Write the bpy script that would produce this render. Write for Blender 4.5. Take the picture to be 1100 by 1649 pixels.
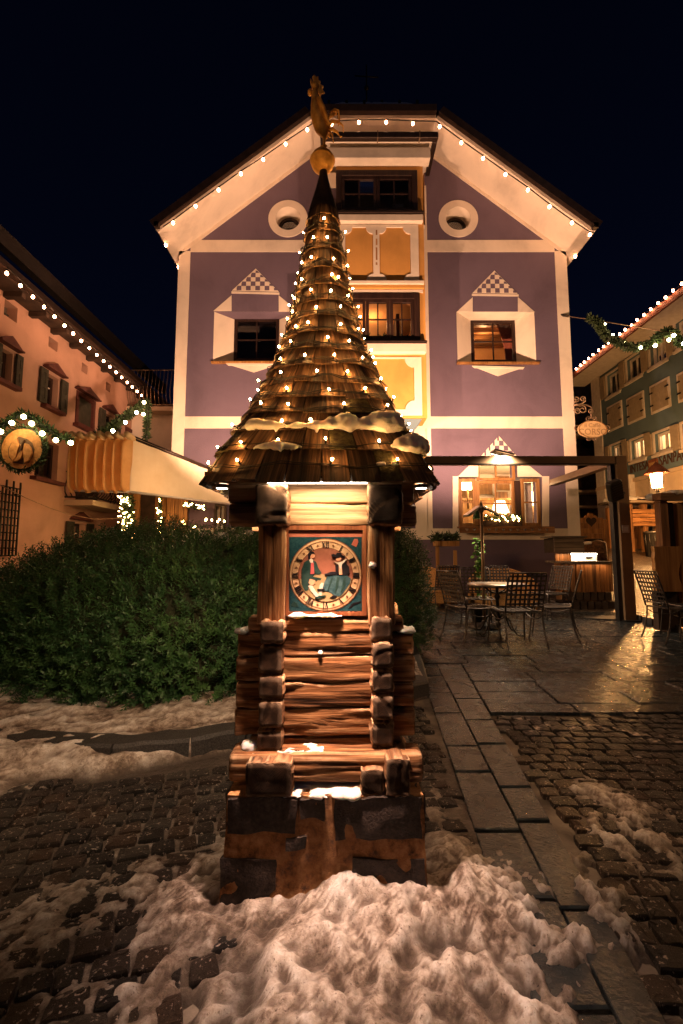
import bpy, bmesh, math, random
import numpy as np
from mathutils import Vector, Matrix, noise as mnoise

R = random.Random(7)
rad = math.radians
scene = bpy.context.scene
for o in list(bpy.data.objects):
    bpy.data.objects.remove(o, do_unlink=True)
COL = scene.collection

# ------------------------------------------------------------------ camera
F, CX, CY, EYE = 715.0, 550.0, 824.5, 1.0
PITCH = math.atan(68 / 715)
cam_data = bpy.data.cameras.new('camera')
cam = bpy.data.objects.new('camera', cam_data)
COL.objects.link(cam)
cam.location = (0, 0, EYE)
cam.rotation_euler = (rad(90) + PITCH, 0, 0)
cam_data.sensor_fit = 'VERTICAL'
cam_data.sensor_height = 36.0
cam_data.lens = F / 1649 * 36.0
cam_data.clip_start = 0.05
cam_data.clip_end = 600
scene.camera = cam

# ------------------------------------------------------------------ night sky, moon, exposure
world = bpy.data.worlds.new('World')
scene.world = world
world.use_nodes = True
wn = world.node_tree
bg = wn.nodes['Background']
sky = wn.nodes.new('ShaderNodeTexSky')
sky.sky_type = 'NISHITA'
sky.sun_disc = False
sky.sun_elevation = rad(35)
sky.sun_rotation = rad(200)
tint = wn.nodes.new('ShaderNodeMix')
tint.data_type = 'RGBA'
tint.blend_type = 'MULTIPLY'
tint.inputs[0].default_value = 1.0
tint.inputs[7].default_value = (0.30, 0.33, 0.72, 1)
wn.links.new(sky.outputs[0], tint.inputs[6])
wn.links.new(tint.outputs[2], bg.inputs[0])
bg.inputs[1].default_value = 0.0023
moon_data = bpy.data.lights.new('moon', 'SUN')
moon_data.energy = 0.012
moon_data.angle = rad(0.5)
moon_data.color = (0.75, 0.83, 1.0)
moon = bpy.data.objects.new('moon', moon_data)
moon.rotation_euler = (rad(55), 0, rad(20))
COL.objects.link(moon)

scene.view_settings.view_transform = 'Standard'
scene.view_settings.look = 'None'
scene.view_settings.exposure = 0.0
scene.view_settings.gamma = 1.0
scene.view_settings.use_curve_mapping = False
scene.render.engine = 'CYCLES'
cy = scene.cycles
cy.use_denoising = True
cy.max_bounces = 6
cy.diffuse_bounces = 3
cy.glossy_bounces = 3
cy.transmission_bounces = 4
cy.transparent_max_bounces = 10
cy.caustics_reflective = False
cy.caustics_refractive = False
cy.sample_clamp_indirect = 4.0
cy.sample_clamp_direct = 0.0

# power of the seen and the added lamps, in one spot for tuning
P_EAVE, P_EAVE_SPOT, P_EAVE_SIDE = 2.2, 125.0, 68.0
P_FLOOD, P_STREET, P_FILL, P_FILL_GLOBE = 1500.0, 2000.0, 40.0, 190.0
E_FAIRY, E_BIG = 430.0, 70.0
WARM = (1.0, 0.56, 0.24)

# ------------------------------------------------------------------ helpers
CP, SP = math.cos(PITCH), math.sin(PITCH)

def ray(px, py):
    u = (px - CX) / F; v = (CY - py) / F
    return u, CP - v * SP, SP + v * CP

def W(px, py, Y):                 # point seen at a photo position, at depth Y
    u, dy, dz = ray(px, py); t = Y / dy
    return Vector((u * t, Y, EYE + dz * t))

def PXX(px, py, X):               # the same on a plane of constant X
    u, dy, dz = ray(px, py); t = X / u
    return Vector((X, dy * t, EYE + dz * t))

def G(px, py, z=0.0):             # the same on level ground
    u, dy, dz = ray(px, py); t = (z - EYE) / dz
    return Vector((u * t, dy * t, z))

def fbm(p, octv=4):
    s = 0; a = 0.5
    for _ in range(octv):
        s += a * mnoise.noise(p); p = p * 2.03; a *= 0.5
    return s

WLOC = {}
def wloc(o):
    v = Vector((0, 0, 0))
    while o is not None:
        v = v + o.location; o = o.parent
    return v

def tag(o, label=None, cat=None, group=None, kind=None):
    if label: o['label'] = label
    if cat: o['category'] = cat
    if group: o['group'] = group
    if kind: o['kind'] = kind
    return o

def thing(name, label, cat, loc=(0, 0, 0), group=None, rotz=0.0):
    o = bpy.data.objects.new(name, None)
    o.empty_display_size = 0.1
    COL.objects.link(o)
    o.location = loc
    o.rotation_euler = (0, 0, rotz)
    return tag(o, label, cat, group)

def copy_tree(o, parent=None):
    c = o.copy(); COL.objects.link(c)
    if parent is not None: c.parent = parent
    for ch in list(o.children): copy_tree(ch, c)
    return c

class MB:
    """Collects geometry and links it as one mesh object."""
    def __init__(self):
        self.v = []; self.f = []; self.m = []; self.mi = 0; self.M = None; self.smooth = []
    def add(self, verts, faces, sm=False):
        b = len(self.v)
        for p in verts:
            p = Vector(p)
            if self.M is not None: p = self.M @ p
            self.v.append(p)
        for f in faces:
            self.f.append([b + i for i in f]); self.m.append(self.mi); self.smooth.append(sm)
        return self
    def box(self, x0, x1, y0, y1, z0, z1):
        x0, x1 = min(x0, x1), max(x0, x1); y0, y1 = min(y0, y1), max(y0, y1); z0, z1 = min(z0, z1), max(z0, z1)
        v = [(x0,y0,z0),(x1,y0,z0),(x1,y1,z0),(x0,y1,z0),(x0,y0,z1),(x1,y0,z1),(x1,y1,z1),(x0,y1,z1)]
        return self.add(v, [(0,3,2,1),(4,5,6,7),(0,1,5,4),(1,2,6,5),(2,3,7,6),(3,0,4,7)])
    def tube(self, pts, r, n=8, flat=None, closed=False):
        pts = [Vector(p) for p in pts]
        k = len(pts)
        rs = r if isinstance(r, (list, tuple)) else [r] * k
        rings = []
        up = Vector((0.13, 0.21, 0.97)).normalized()
        for i in range(k):
            a = pts[i - 1] if (i > 0 or closed) else pts[i]
            b = pts[(i + 1) % k] if (i < k - 1 or closed) else pts[i]
            d = (b - a)
            d = d.normalized() if d.length > 1e-9 else Vector((0, 0, 1))
            s = d.cross(up)
            if s.length < 1e-3: s = d.cross(Vector((1, 0, 0)))
            s.normalize(); t = s.cross(d)
            ring = []
            for j in range(n):
                an = 2 * math.pi * j / n
                ring.append(pts[i] + s * (math.cos(an) * rs[i]) + t * (math.sin(an) * rs[i] * (flat or 1)))
            rings.append(ring)
        vs = [p for rg in rings for p in rg]
        fs = []
        rng = k if closed else k - 1
        for i in range(rng):
            i2 = (i + 1) % k
            for j in range(n):
                fs.append((i*n+j, i*n+(j+1)%n, i2*n+(j+1)%n, i2*n+j))
        if not closed:
            fs.append(tuple(range(n))[::-1]); fs.append(tuple((k-1)*n + j for j in range(n)))
        return self.add(vs, fs, True)
    def lathe(self, prof, c=(0, 0, 0), n=24, a0=0.0, a1=None):
        c = Vector(c); full = a1 is None
        a1 = a0 + 2 * math.pi if full else a1
        k = len(prof); cols = n if full else n + 1
        vs = []
        for j in range(cols):
            an = a0 + (a1 - a0) * j / n
            for r, z in prof: vs.append(c + Vector((r * math.cos(an), r * math.sin(an), z)))
        fs = []
        for j in range(n):
            j2 = (j + 1) % cols
            for i in range(k - 1): fs.append((j*k+i, j2*k+i, j2*k+i+1, j*k+i+1))
        return self.add(vs, fs, True)
    def ball(self, c, r, n=8, sq=1.0, m=5):
        prof = [(r * math.sin(math.pi * i / m) + 1e-5, -r * sq * math.cos(math.pi * i / m)) for i in range(m + 1)]
        return self.lathe(prof, c, n)
    def plate(self, outer, holes, y0, y1):
        """2D loops in (x,z), extruded from y0 (front) to y1."""
        bm = bmesh.new(); loops = []
        es = []
        for lp in [outer] + list(holes):
            vs = [bm.verts.new((p[0], 0, p[1])) for p in lp]
            loops.append(vs)
            for i in range(len(vs)): es.append(bm.edges.new((vs[i], vs[(i + 1) % len(vs)])))
        bmesh.ops.triangle_fill(bm, use_beauty=True, use_dissolve=False, edges=es)
        bm.verts.index_update()
        P = [(v.co.x, v.co.z) for v in bm.verts]
        tris = [[v.index for v in f.verts] for f in bm.faces]
        lidx = [[v.index for v in lp] for lp in loops]
        bm.free()
        n = len(P)
        vs = [(x, y0, z) for x, z in P] + [(x, y1, z) for x, z in P]
        fs = [tuple(t) for t in tris] + [tuple(i + n for i in t[::-1]) for t in tris]
        for lp in lidx:
            for i in range(len(lp)):
                a, b = lp[i], lp[(i + 1) % len(lp)]
                fs.append((a, b, b + n, a + n))
        return self.add(vs, fs)
    def build(self, name, mats, parent=None, loc=None, local=False, bevel=0.0, kind=None, label=None):
        me = bpy.data.meshes.new(name)
        off = Vector((0, 0, 0))
        if not local:
            off = wloc(parent) if parent is not None else Vector((0, 0, 0))
        L = Vector(loc) if loc is not None else Vector((0, 0, 0))
        me.from_pydata([tuple(p - (off if loc is None else Vector((0, 0, 0)))) for p in self.v], [], self.f)
        if not isinstance(mats, (list, tuple)): mats = [mats]
        for m in mats: me.materials.append(m)
        me.polygons.foreach_set('material_index', self.m)
        me.polygons.foreach_set('use_smooth', self.smooth)
        bm = bmesh.new(); bm.from_mesh(me)
        bmesh.ops.recalc_face_normals(bm, faces=bm.faces)
        bm.to_mesh(me); bm.free()
        o = bpy.data.objects.new(name, me)
        COL.objects.link(o)
        if loc is not None: o.location = L - (off if not local else Vector((0, 0, 0)))
        if parent is not None: o.parent = parent
        if bevel > 0:
            b = o.modifiers.new('bevel', 'BEVEL'); b.width = bevel; b.segments = 2; b.limit_method = 'ANGLE'
        if kind: o['kind'] = kind
        if label: o['label'] = label
        return o

def facade_matrix(origin, u, out):
    """local (u, -out, z): x along the facade, y into the wall, z up."""
    u = Vector(u); out = Vector(out)
    M = Matrix(((u.x, -out.x, 0, origin[0]), (u.y, -out.y, 0, origin[1]), (0, 0, 1, origin[2]), (0, 0, 0, 1)))
    return M

def numpy_mesh(name, V, Fq, mat, parent=None, smooth=False, kind=None):
    """V (n,3), Fq (m,k) equal-sized faces."""
    me = bpy.data.meshes.new(name)
    V = np.asarray(V, dtype=np.float32)
    if parent is not None: V = V - np.array(wloc(parent), dtype=np.float32)
    Fq = np.asarray(Fq, dtype=np.int32)
    me.vertices.add(len(V)); me.vertices.foreach_set('co', V.ravel())
    k = Fq.shape[1]
    me.loops.add(Fq.size); me.loops.foreach_set('vertex_index', Fq.ravel())
    me.polygons.add(len(Fq)); me.polygons.foreach_set('loop_start', np.arange(0, Fq.size, k, dtype=np.int32))
    me.polygons.foreach_set('use_smooth', np.full(len(Fq), smooth))
    me.update(calc_edges=True)
    me.materials.append(mat)
    o = bpy.data.objects.new(name, me); COL.objects.link(o)
    if parent is not None: o.parent = parent
    if kind: o['kind'] = kind
    return o

SIDE = bpy.data.scenes.new('workbench')          # small side scene: modifiers are evaluated here, it is removed at the end
def side_dg():
    with bpy.context.temp_override(scene=SIDE, view_layer=SIDE.view_layers[0]):
        dg = bpy.context.evaluated_depsgraph_get(); dg.update()
        return dg

def lamp(name, kind, loc, power, color=WARM, parent=None, size=0.05, target=None, spot=None, sizey=None, blend=0.6):
    d = bpy.data.lights.new(name, kind)
    d.energy = power; d.color = color
    if kind == 'AREA':
        d.shape = 'RECTANGLE' if sizey else 'SQUARE'
        d.size = size
        if sizey: d.size_y = sizey
    elif kind in ('POINT', 'SPOT'):
        d.shadow_soft_size = size
    if kind == 'SPOT':
        d.spot_size = rad(spot or 90); d.spot_blend = blend
    o = bpy.data.objects.new(name, d); COL.objects.link(o)
    off = wloc(parent) if parent is not None else Vector((0, 0, 0))
    o.location = Vector(loc) - off
    if target is not None:
        o.rotation_euler = (Vector(target) - Vector(loc)).to_track_quat('-Z', 'Y').to_euler()
    if parent is not None: o.parent = parent
    return o

# ------------------------------------------------------------------ materials
def newmat(name):
    m = bpy.data.materials.new(name); m.use_nodes = True
    nt = m.node_tree
    return m, nt, nt.nodes['Principled BSDF']

def N(nt, t, **kw):
    n = nt.nodes.new('ShaderNode' + t)
    for k, v in kw.items():
        if k in ('operation', 'blend_type', 'data_type', 'noise_dimensions', 'feature', 'wave_type', 'bands_direction', 'rings_direction', 'wave_profile'):
            setattr(n, k, v)
    return n

def ramp(nt, pts):
    r = nt.nodes.new('ShaderNodeValToRGB')
    e = r.color_ramp.elements
    while len(e) < len(pts): e.new(0.5)
    for i, (p, c) in enumerate(pts):
        e[i].position = p
        e[i].color = tuple(c) + (1,) if len(c) == 3 else c
    return r

def coords(nt, scale=(1, 1, 1), randomize=True, space='Object'):
    tc = nt.nodes.new('ShaderNodeTexCoord')
    src = tc.outputs[space]
    if randomize:
        oi = nt.nodes.new('ShaderNodeObjectInfo')
        mu = N(nt, 'Math', operation='MULTIPLY'); mu.inputs[1].default_value = 37.0
        nt.links.new(oi.outputs['Random'], mu.inputs[0])
        ad = N(nt, 'VectorMath', operation='ADD')
        nt.links.new(src, ad.inputs[0]); nt.links.new(mu.outputs[0], ad.inputs[1])
        src = ad.outputs[0]
    mp = nt.nodes.new('ShaderNodeMapping')
    mp.inputs['Scale'].default_value = scale
    nt.links.new(src, mp.inputs['Vector'])
    return mp.outputs[0]

def noise_n(nt, vec, scale, detail=5, rough=0.6, dist=0.0):
    n = nt.nodes.new('ShaderNodeTexNoise')
    n.inputs['Scale'].default_value = scale
    n.inputs['Detail'].default_value = detail
    n.inputs['Roughness'].default_value = rough
    n.inputs['Distortion'].default_value = dist
    nt.links.new(vec, n.inputs['Vector'])
    return n.outputs[0]

def bump(nt, bsdf, hts, strength=0.4, dist=0.01):
    b = nt.nodes.new('ShaderNodeBump')
    b.inputs['Strength'].default_value = strength
    b.inputs['Distance'].default_value = dist
    nt.links.new(hts, b.inputs['Height'])
    nt.links.new(b.outputs[0], bsdf.inputs['Normal'])

def mat_noise(name, c1, c2, scale=6, rough=0.8, bstr=0.25, bscale=None, bdist=0.004, space='Object', metal=0.0, spec=0.4, rnd=True, lo=0.35, hi=0.65, rough2=None):
    m, nt, b = newmat(name)
    vec = coords(nt, randomize=rnd, space=space)
    n = noise_n(nt, vec, scale)
    r = ramp(nt, [(lo, c1), (hi, c2)])
    nt.links.new(n, r.inputs[0]); nt.links.new(r.outputs[0], b.inputs['Base Color'])
    b.inputs['Roughness'].default_value = rough
    b.inputs['Metallic'].default_value = metal
    b.inputs['Specular IOR Level'].default_value = spec
    if rough2 is not None:
        rr = ramp(nt, [(0.35, (rough,) * 3), (0.65, (rough2,) * 3)])
        n3 = noise_n(nt, vec, scale * 1.7)
        nt.links.new(n3, rr.inputs[0]); nt.links.new(rr.outputs[0], b.inputs['Roughness'])
    if bstr > 0:
        n2 = noise_n(nt, vec, bscale or scale * 8, 6)
        bump(nt, b, n2, bstr, bdist)
    return m

def painted_relief(nt, col, edge):  # puts lit edges and shaded cracks into the wood colour
    """ridges and arrises painted pale as if lit, cracks painted dark as if shaded"""
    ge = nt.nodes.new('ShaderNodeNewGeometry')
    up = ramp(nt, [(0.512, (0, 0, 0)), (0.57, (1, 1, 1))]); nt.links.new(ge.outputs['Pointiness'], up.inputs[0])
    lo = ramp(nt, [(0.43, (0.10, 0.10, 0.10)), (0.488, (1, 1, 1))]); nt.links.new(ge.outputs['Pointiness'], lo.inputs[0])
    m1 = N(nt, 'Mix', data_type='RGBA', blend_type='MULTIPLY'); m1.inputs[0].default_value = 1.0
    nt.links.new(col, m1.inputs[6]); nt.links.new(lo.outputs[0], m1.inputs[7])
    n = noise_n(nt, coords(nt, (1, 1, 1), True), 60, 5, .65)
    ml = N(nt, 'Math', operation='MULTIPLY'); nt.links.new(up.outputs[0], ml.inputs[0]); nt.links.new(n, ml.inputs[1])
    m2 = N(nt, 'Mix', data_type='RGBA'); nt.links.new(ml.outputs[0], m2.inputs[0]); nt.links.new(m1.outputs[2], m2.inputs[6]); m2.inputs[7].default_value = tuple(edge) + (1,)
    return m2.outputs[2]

def mat_wood(name, dark, mid, light, axis='X', scale=1.0, rough=0.65, bstr=0.6, bdist=0.006, var=0.35, spec=0.35, edge=None):
    m, nt, b = newmat(name)
    s_along, s_cross = 4.0 * scale, 105.0 * scale
    sc = {'X': (s_along, s_cross, s_cross), 'Y': (s_cross, s_along, s_cross), 'Z': (s_cross, s_cross, s_along)}[axis]
    v1 = coords(nt, sc)
    grain = noise_n(nt, v1, 1.0, 6, 0.62, 0.6)
    v2 = coords(nt, tuple(s * (0.22 if s > s_along else 0.45) for s in sc))
    broad = noise_n(nt, v2, 1.0, 3, 0.5, 0.8)
    add = N(nt, 'Math', operation='MULTIPLY_ADD'); add.inputs[1].default_value = 0.55
    nt.links.new(broad, add.inputs[0])
    half = N(nt, 'Math', operation='MULTIPLY'); half.inputs[1].default_value = 0.5
    nt.links.new(grain, half.inputs[0]); nt.links.new(half.outputs[0], add.inputs[2])
    r = ramp(nt, [(0.38, dark), (0.53, mid), (0.68, light)])
    nt.links.new(add.outputs[0], r.inputs[0])
    oi = nt.nodes.new('ShaderNodeObjectInfo')
    mr = nt.nodes.new('ShaderNodeMapRange'); mr.inputs[3].default_value = 1 - var; mr.inputs[4].default_value = 1 + var * 0.6
    nt.links.new(oi.outputs['Random'], mr.inputs[0])
    mx = N(nt, 'VectorMath', operation='SCALE')
    nt.links.new(r.outputs[0], mx.inputs[0]); nt.links.new(mr.outputs[0], mx.inputs['Scale'])
    col = mx.outputs[0]
    if edge: col = painted_relief(nt, col, edge)
    nt.links.new(col, b.inputs['Base Color'])
    b.inputs['Roughness'].default_value = rough
    b.inputs['Specular IOR Level'].default_value = spec
    bump(nt, b, add.outputs[0], bstr, bdist)
    return m

def mat_rings(name, dark, light, axis='X', edge=(0.5, 0.36, 0.25)):
    m, nt, b = newmat(name)
    vec = coords(nt, (1, 1, 1), False)
    w = N(nt, 'TexWave', wave_type='RINGS', rings_direction=axis)
    w.inputs['Scale'].default_value = 95; w.inputs['Distortion'].default_value = 7; w.inputs['Detail'].default_value = 4
    w.inputs['Detail Scale'].default_value = 0.5
    nt.links.new(vec, w.inputs['Vector'])
    n = noise_n(nt, vec, 45, 5)
    mul = N(nt, 'Math', operation='MULTIPLY'); nt.links.new(w.outputs[1], mul.inputs[0]); nt.links.new(n, mul.inputs[1])
    r = ramp(nt, [(0.1, dark), (0.6, light)])
    nt.links.new(mul.outputs[0], r.inputs[0]); nt.links.new(painted_relief(nt, r.outputs[0], edge), b.inputs['Base Color'])
    b.inputs['Roughness'].default_value = 0.92; b.inputs['Specular IOR Level'].default_value = 0.12
    bump(nt, b, mul.outputs[0], 0.6, 0.006)
    return m

def mat_emit(name, color, strength):
    m, nt, b = newmat(name)
    b.inputs['Base Color'].default_value = (0.8, 0.7, 0.5, 1)
    b.inputs['Emission Color'].default_value = tuple(color) + (1,)
    b.inputs['Emission Strength'].default_value = strength
    return m

def mat_glass(name, tintc=(0.9, 0.9, 0.9)):
    m = bpy.data.materials.new(name); m.use_nodes = True
    nt = m.node_tree; nt.nodes.clear()
    out = nt.nodes.new('ShaderNodeOutputMaterial')
    tr = nt.nodes.new('ShaderNodeBsdfTransparent'); tr.inputs[0].default_value = tuple(tintc) + (1,)
    gl = nt.nodes.new('ShaderNodeBsdfGlossy'); gl.inputs['Roughness'].default_value = 0.03
    fr = nt.nodes.new('ShaderNodeFresnel'); fr.inputs[0].default_value = 1.5
    mx = nt.nodes.new('ShaderNodeMixShader')
    nt.links.new(fr.outputs[0], mx.inputs[0]); nt.links.new(tr.outputs[0], mx.inputs[1]); nt.links.new(gl.outputs[0], mx.inputs[2])
    nt.links.new(mx.outputs[0], out.inputs[0])
    return m

def mat_stucco(name, c, var=0.12, bstr=0.25):
    """rendered wall: broad cloudy tone, rain streaks and a trowelled surface"""
    m, nt, b = newmat(name)
    vec = coords(nt, randomize=False)
    n = noise_n(nt, vec, 0.9, 7, 0.62, 0.6)
    st = noise_n(nt, coords(nt, (1.6, 1.6, 0.3), False), 1.0, 7, 0.6)
    ad = N(nt, 'Math', operation='MULTIPLY_ADD'); ad.inputs[1].default_value = 0.3
    hf = N(nt, 'Math', operation='MULTIPLY'); hf.inputs[1].default_value = 0.7
    nt.links.new(n, hf.inputs[0]); nt.links.new(st, ad.inputs[0]); nt.links.new(hf.outputs[0], ad.inputs[2])
    r = ramp(nt, [(0.34, tuple(x * (1 - 2.0 * var) for x in c)), (0.5, c), (0.66, tuple(min(1, x * (1 + var)) for x in c))])
    nt.links.new(ad.outputs[0], r.inputs[0]); nt.links.new(r.outputs[0], b.inputs['Base Color'])
    b.inputs['Roughness'].default_value = 0.9; b.inputs['Specular IOR Level'].default_value = 0.2
    h1 = noise_n(nt, vec, 28, 8, 0.7)
    bump(nt, b, h1, bstr, 0.02)
    return m

M = {}
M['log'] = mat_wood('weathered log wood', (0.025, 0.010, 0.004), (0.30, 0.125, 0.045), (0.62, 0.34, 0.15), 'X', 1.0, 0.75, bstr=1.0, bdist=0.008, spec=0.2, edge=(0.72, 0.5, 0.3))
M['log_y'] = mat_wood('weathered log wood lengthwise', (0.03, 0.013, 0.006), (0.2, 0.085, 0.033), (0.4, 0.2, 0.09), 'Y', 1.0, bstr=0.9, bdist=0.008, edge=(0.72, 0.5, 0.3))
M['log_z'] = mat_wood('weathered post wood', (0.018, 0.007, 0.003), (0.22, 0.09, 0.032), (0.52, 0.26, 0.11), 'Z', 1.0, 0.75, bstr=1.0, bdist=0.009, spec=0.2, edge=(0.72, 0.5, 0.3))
M['pale_log'] = mat_wood('pale lintel wood', (0.14, 0.07, 0.03), (0.46, 0.28, 0.14), (0.62, 0.42, 0.24), 'X', 1.0, bstr=0.8, bdist=0.006, var=0.1)
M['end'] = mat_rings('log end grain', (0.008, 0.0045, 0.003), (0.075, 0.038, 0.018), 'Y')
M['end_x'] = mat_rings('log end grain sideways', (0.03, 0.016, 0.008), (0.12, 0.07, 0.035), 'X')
M['shingle'] = mat_wood('roof shingle wood', (0.010, 0.006, 0.004), (0.085, 0.043, 0.021), (0.30, 0.165, 0.08), 'X', 1.2, bstr=1.0, bdist=0.005, var=0.5)
M['moss'] = mat_noise('mossy shingle', (0.03, 0.02, 0.012), (0.10, 0.085, 0.03), 60, 0.95, 0.8, 160, 0.006)
M['cap_metal'] = mat_noise('dark lead sheet', (0.03, 0.02, 0.017), (0.075, 0.05, 0.038), 14, 0.5, 0.15, metal=0.5)
M['gold'] = mat_noise('gilded metal', (0.6, 0.27, 0.05), (0.95, 0.55, 0.15), 24, 0.38, 0.25, 70, 0.003, metal=0.35, rough2=0.55)
M['cable'] = mat_noise('dark cable', (0.006, 0.006, 0.005), (0.016, 0.015, 0.012), 30, 0.5, 0.0)
M['wire_pale'] = mat_noise('thin metal wire', (0.2, 0.13, 0.08), (0.35, 0.24, 0.15), 30, 0.45, 0.0, metal=0.6)
M['bulb'] = mat_emit('fairy light glass', (1.0, 0.47, 0.13), E_FAIRY)
M['big_bulb'] = mat_emit('festoon bulb glass', (1.0, 0.44, 0.22), E_BIG)
M['tiny_bulb'] = mat_emit('tiny garland light glass', (1.0, 0.60, 0.20), 40.0)
M['garland_bulb'] = mat_emit('garland bulb glass', (1.0, 0.8, 0.36), E_BIG * 0.8)
M['lamp_glow'] = mat_emit('lamp glass lit', (1.0, 0.68, 0.36), 9.0)
M['street_glow'] = mat_emit('street lantern glass lit', (1.0, 0.56, 0.20), 26.0)
M['white_glow'] = mat_emit('cool lamp glass lit', (1.0, 0.86, 0.66), 25.0)
M['cream'] = mat_stucco('cream plaster', (0.76, 0.67, 0.56))
M['purple'] = mat_stucco('mauve plaster', (0.150, 0.113, 0.162), 0.1, 0.35)
M['ochre'] = mat_stucco('ochre plaster', (0.60, 0.31, 0.085))
M['salmon'] = mat_stucco('salmon plaster', (0.50, 0.30, 0.22))
M['teal'] = mat_stucco('grey green plaster', (0.125, 0.185, 0.22), 0.1)
M['greybeige'] = mat_stucco('beige plaster', (0.58, 0.46, 0.34))
M['white_paint'] = mat_noise('white paint', (0.6, 0.54, 0.48), (0.72, 0.66, 0.6), 5, 0.7, 0.1)
M['brown_frame'] = mat_wood('dark brown window wood', (0.012, 0.006, 0.005), (0.03, 0.014, 0.01), (0.05, 0.024, 0.016), 'Z', 0.5, 0.5, 0.15, 0.002, 0.2)
M['oak'] = mat_wood('warm oak wood', (0.16, 0.07, 0.02), (0.33, 0.16, 0.05), (0.46, 0.25, 0.09), 'Z', 0.4, 0.5, 0.2, 0.002, 0.2)
M['plank'] = mat_wood('brown planks', (0.045, 0.02, 0.008), (0.2, 0.09, 0.032), (0.36, 0.18, 0.07), 'Z', 0.5, 0.5, 0.4, 0.004, 0.3)
M['plank_x'] = mat_wood('brown planks sideways', (0.06, 0.026, 0.01), (0.24, 0.11, 0.04), (0.42, 0.21, 0.08), 'X', 0.5, 0.5, 0.4, 0.004, 0.3)
M['grey_wood'] = mat_wood('greyed planks', (0.05, 0.04, 0.03), (0.13, 0.1, 0.075), (0.24, 0.19, 0.14), 'X', 0.4, 0.55, 0.4, 0.004, 0.25)
M['dark_soffit'] = mat_noise('dark roof boards', (0.02, 0.012, 0.008), (0.055, 0.032, 0.02), 5, 0.8, 0.3)
M['gutter'] = mat_noise('dark brown gutter metal', (0.028, 0.018, 0.014), (0.05, 0.032, 0.025), 8, 0.4, 0.05, metal=0.5)
M['roof_tile'] = mat_noise('dark roof tiles', (0.02, 0.014, 0.013), (0.06, 0.035, 0.028), 8, 0.8, 0.4)
M['roof_red'] = mat_noise('red brown eave board', (0.16, 0.055, 0.03), (0.25, 0.09, 0.045), 6, 0.7, 0.2)
M['pediment'] = mat_noise('dark red pediment', (0.07, 0.02, 0.015), (0.12, 0.034, 0.026), 9, 0.7, 0.2)
M['shutter'] = mat_noise('dark green brown shutter', (0.025, 0.025, 0.016), (0.05, 0.045, 0.03), 9, 0.7, 0.2)
M['shutter_pale'] = mat_noise('beige shutter', (0.3, 0.24, 0.17), (0.38, 0.31, 0.22), 6, 0.7, 0.2)
M['glass'] = mat_glass('window glass', (0.85, 0.85, 0.85))
M['dark_room'] = mat_noise('unlit room', (0.05, 0.04, 0.035), (0.14, 0.11, 0.085), 1.5, 0.9, 0.0)
M['warm_room'] = mat_noise('warm room wall', (0.5, 0.26, 0.1), (0.7, 0.4, 0.18), 1.2, 0.8, 0.0)
M['pale_room'] = mat_noise('pale room wall', (0.66, 0.55, 0.42), (0.8, 0.7, 0.55), 1.2, 0.8, 0.0)
M['iron'] = mat_noise('black wrought iron', (0.012, 0.01, 0.009), (0.03, 0.026, 0.023), 20, 0.42, 0.1, metal=0.6)
M['iron_chair'] = mat_noise('painted iron chair metal', (0.07, 0.06, 0.053), (0.14, 0.12, 0.105), 20, 0.38, 0.1, metal=0.7)
M['post_metal'] = mat_noise('brown powder coated steel', (0.20, 0.125, 0.07), (0.27, 0.175, 0.10), 3, 0.38, 0.05, metal=0.3)
M['black_plastic'] = mat_noise('black plastic', (0.01, 0.01, 0.01), (0.025, 0.022, 0.02), 12, 0.4, 0.05)
M['steel'] = mat_noise('brushed steel', (0.35, 0.33, 0.31), (0.6, 0.57, 0.53), 20, 0.3, 0.05, metal=1.0)
M['canvas'] = mat_noise('cream canvas', (0.62, 0.5, 0.34), (0.74, 0.62, 0.44), 3, 0.85, 0.3, 5, 0.03)
M['canvas_fold'] = mat_noise('ochre canvas', (0.5, 0.27, 0.1), (0.64, 0.37, 0.16), 4, 0.85, 0.2, 12, 0.01)
def mat_canvas(name, c1, c2):
    m = mat_noise(name, c1, c2, 3, 0.85, 0.3, 6, 0.02)
    nt = m.node_tree; b = nt.nodes['Principled BSDF']; out = nt.nodes['Material Output']
    tl = nt.nodes.new('ShaderNodeBsdfTranslucent'); mx = nt.nodes.new('ShaderNodeMixShader'); mx.inputs[0].default_value = 0.22
    nt.links.new(b.inputs['Base Color'].links[0].from_socket, tl.inputs[0])
    nt.links.new(b.outputs[0], mx.inputs[1]); nt.links.new(tl.outputs[0], mx.inputs[2]); nt.links.new(mx.outputs[0], out.inputs[0])
    return m
M['canvas'] = mat_canvas('cream canvas', (0.74, 0.64, 0.48), (0.82, 0.73, 0.58))
M['canvas_fold'] = mat_canvas('ochre canvas', (0.6, 0.34, 0.13), (0.72, 0.45, 0.2))
M['snow'] = None
M['slab'] = mat_noise('wet stone slab', (0.010, 0.014, 0.016), (0.032, 0.038, 0.040), 7, 0.10, 0.7, 70, 0.006, rough2=0.36, spec=0.42)
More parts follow.
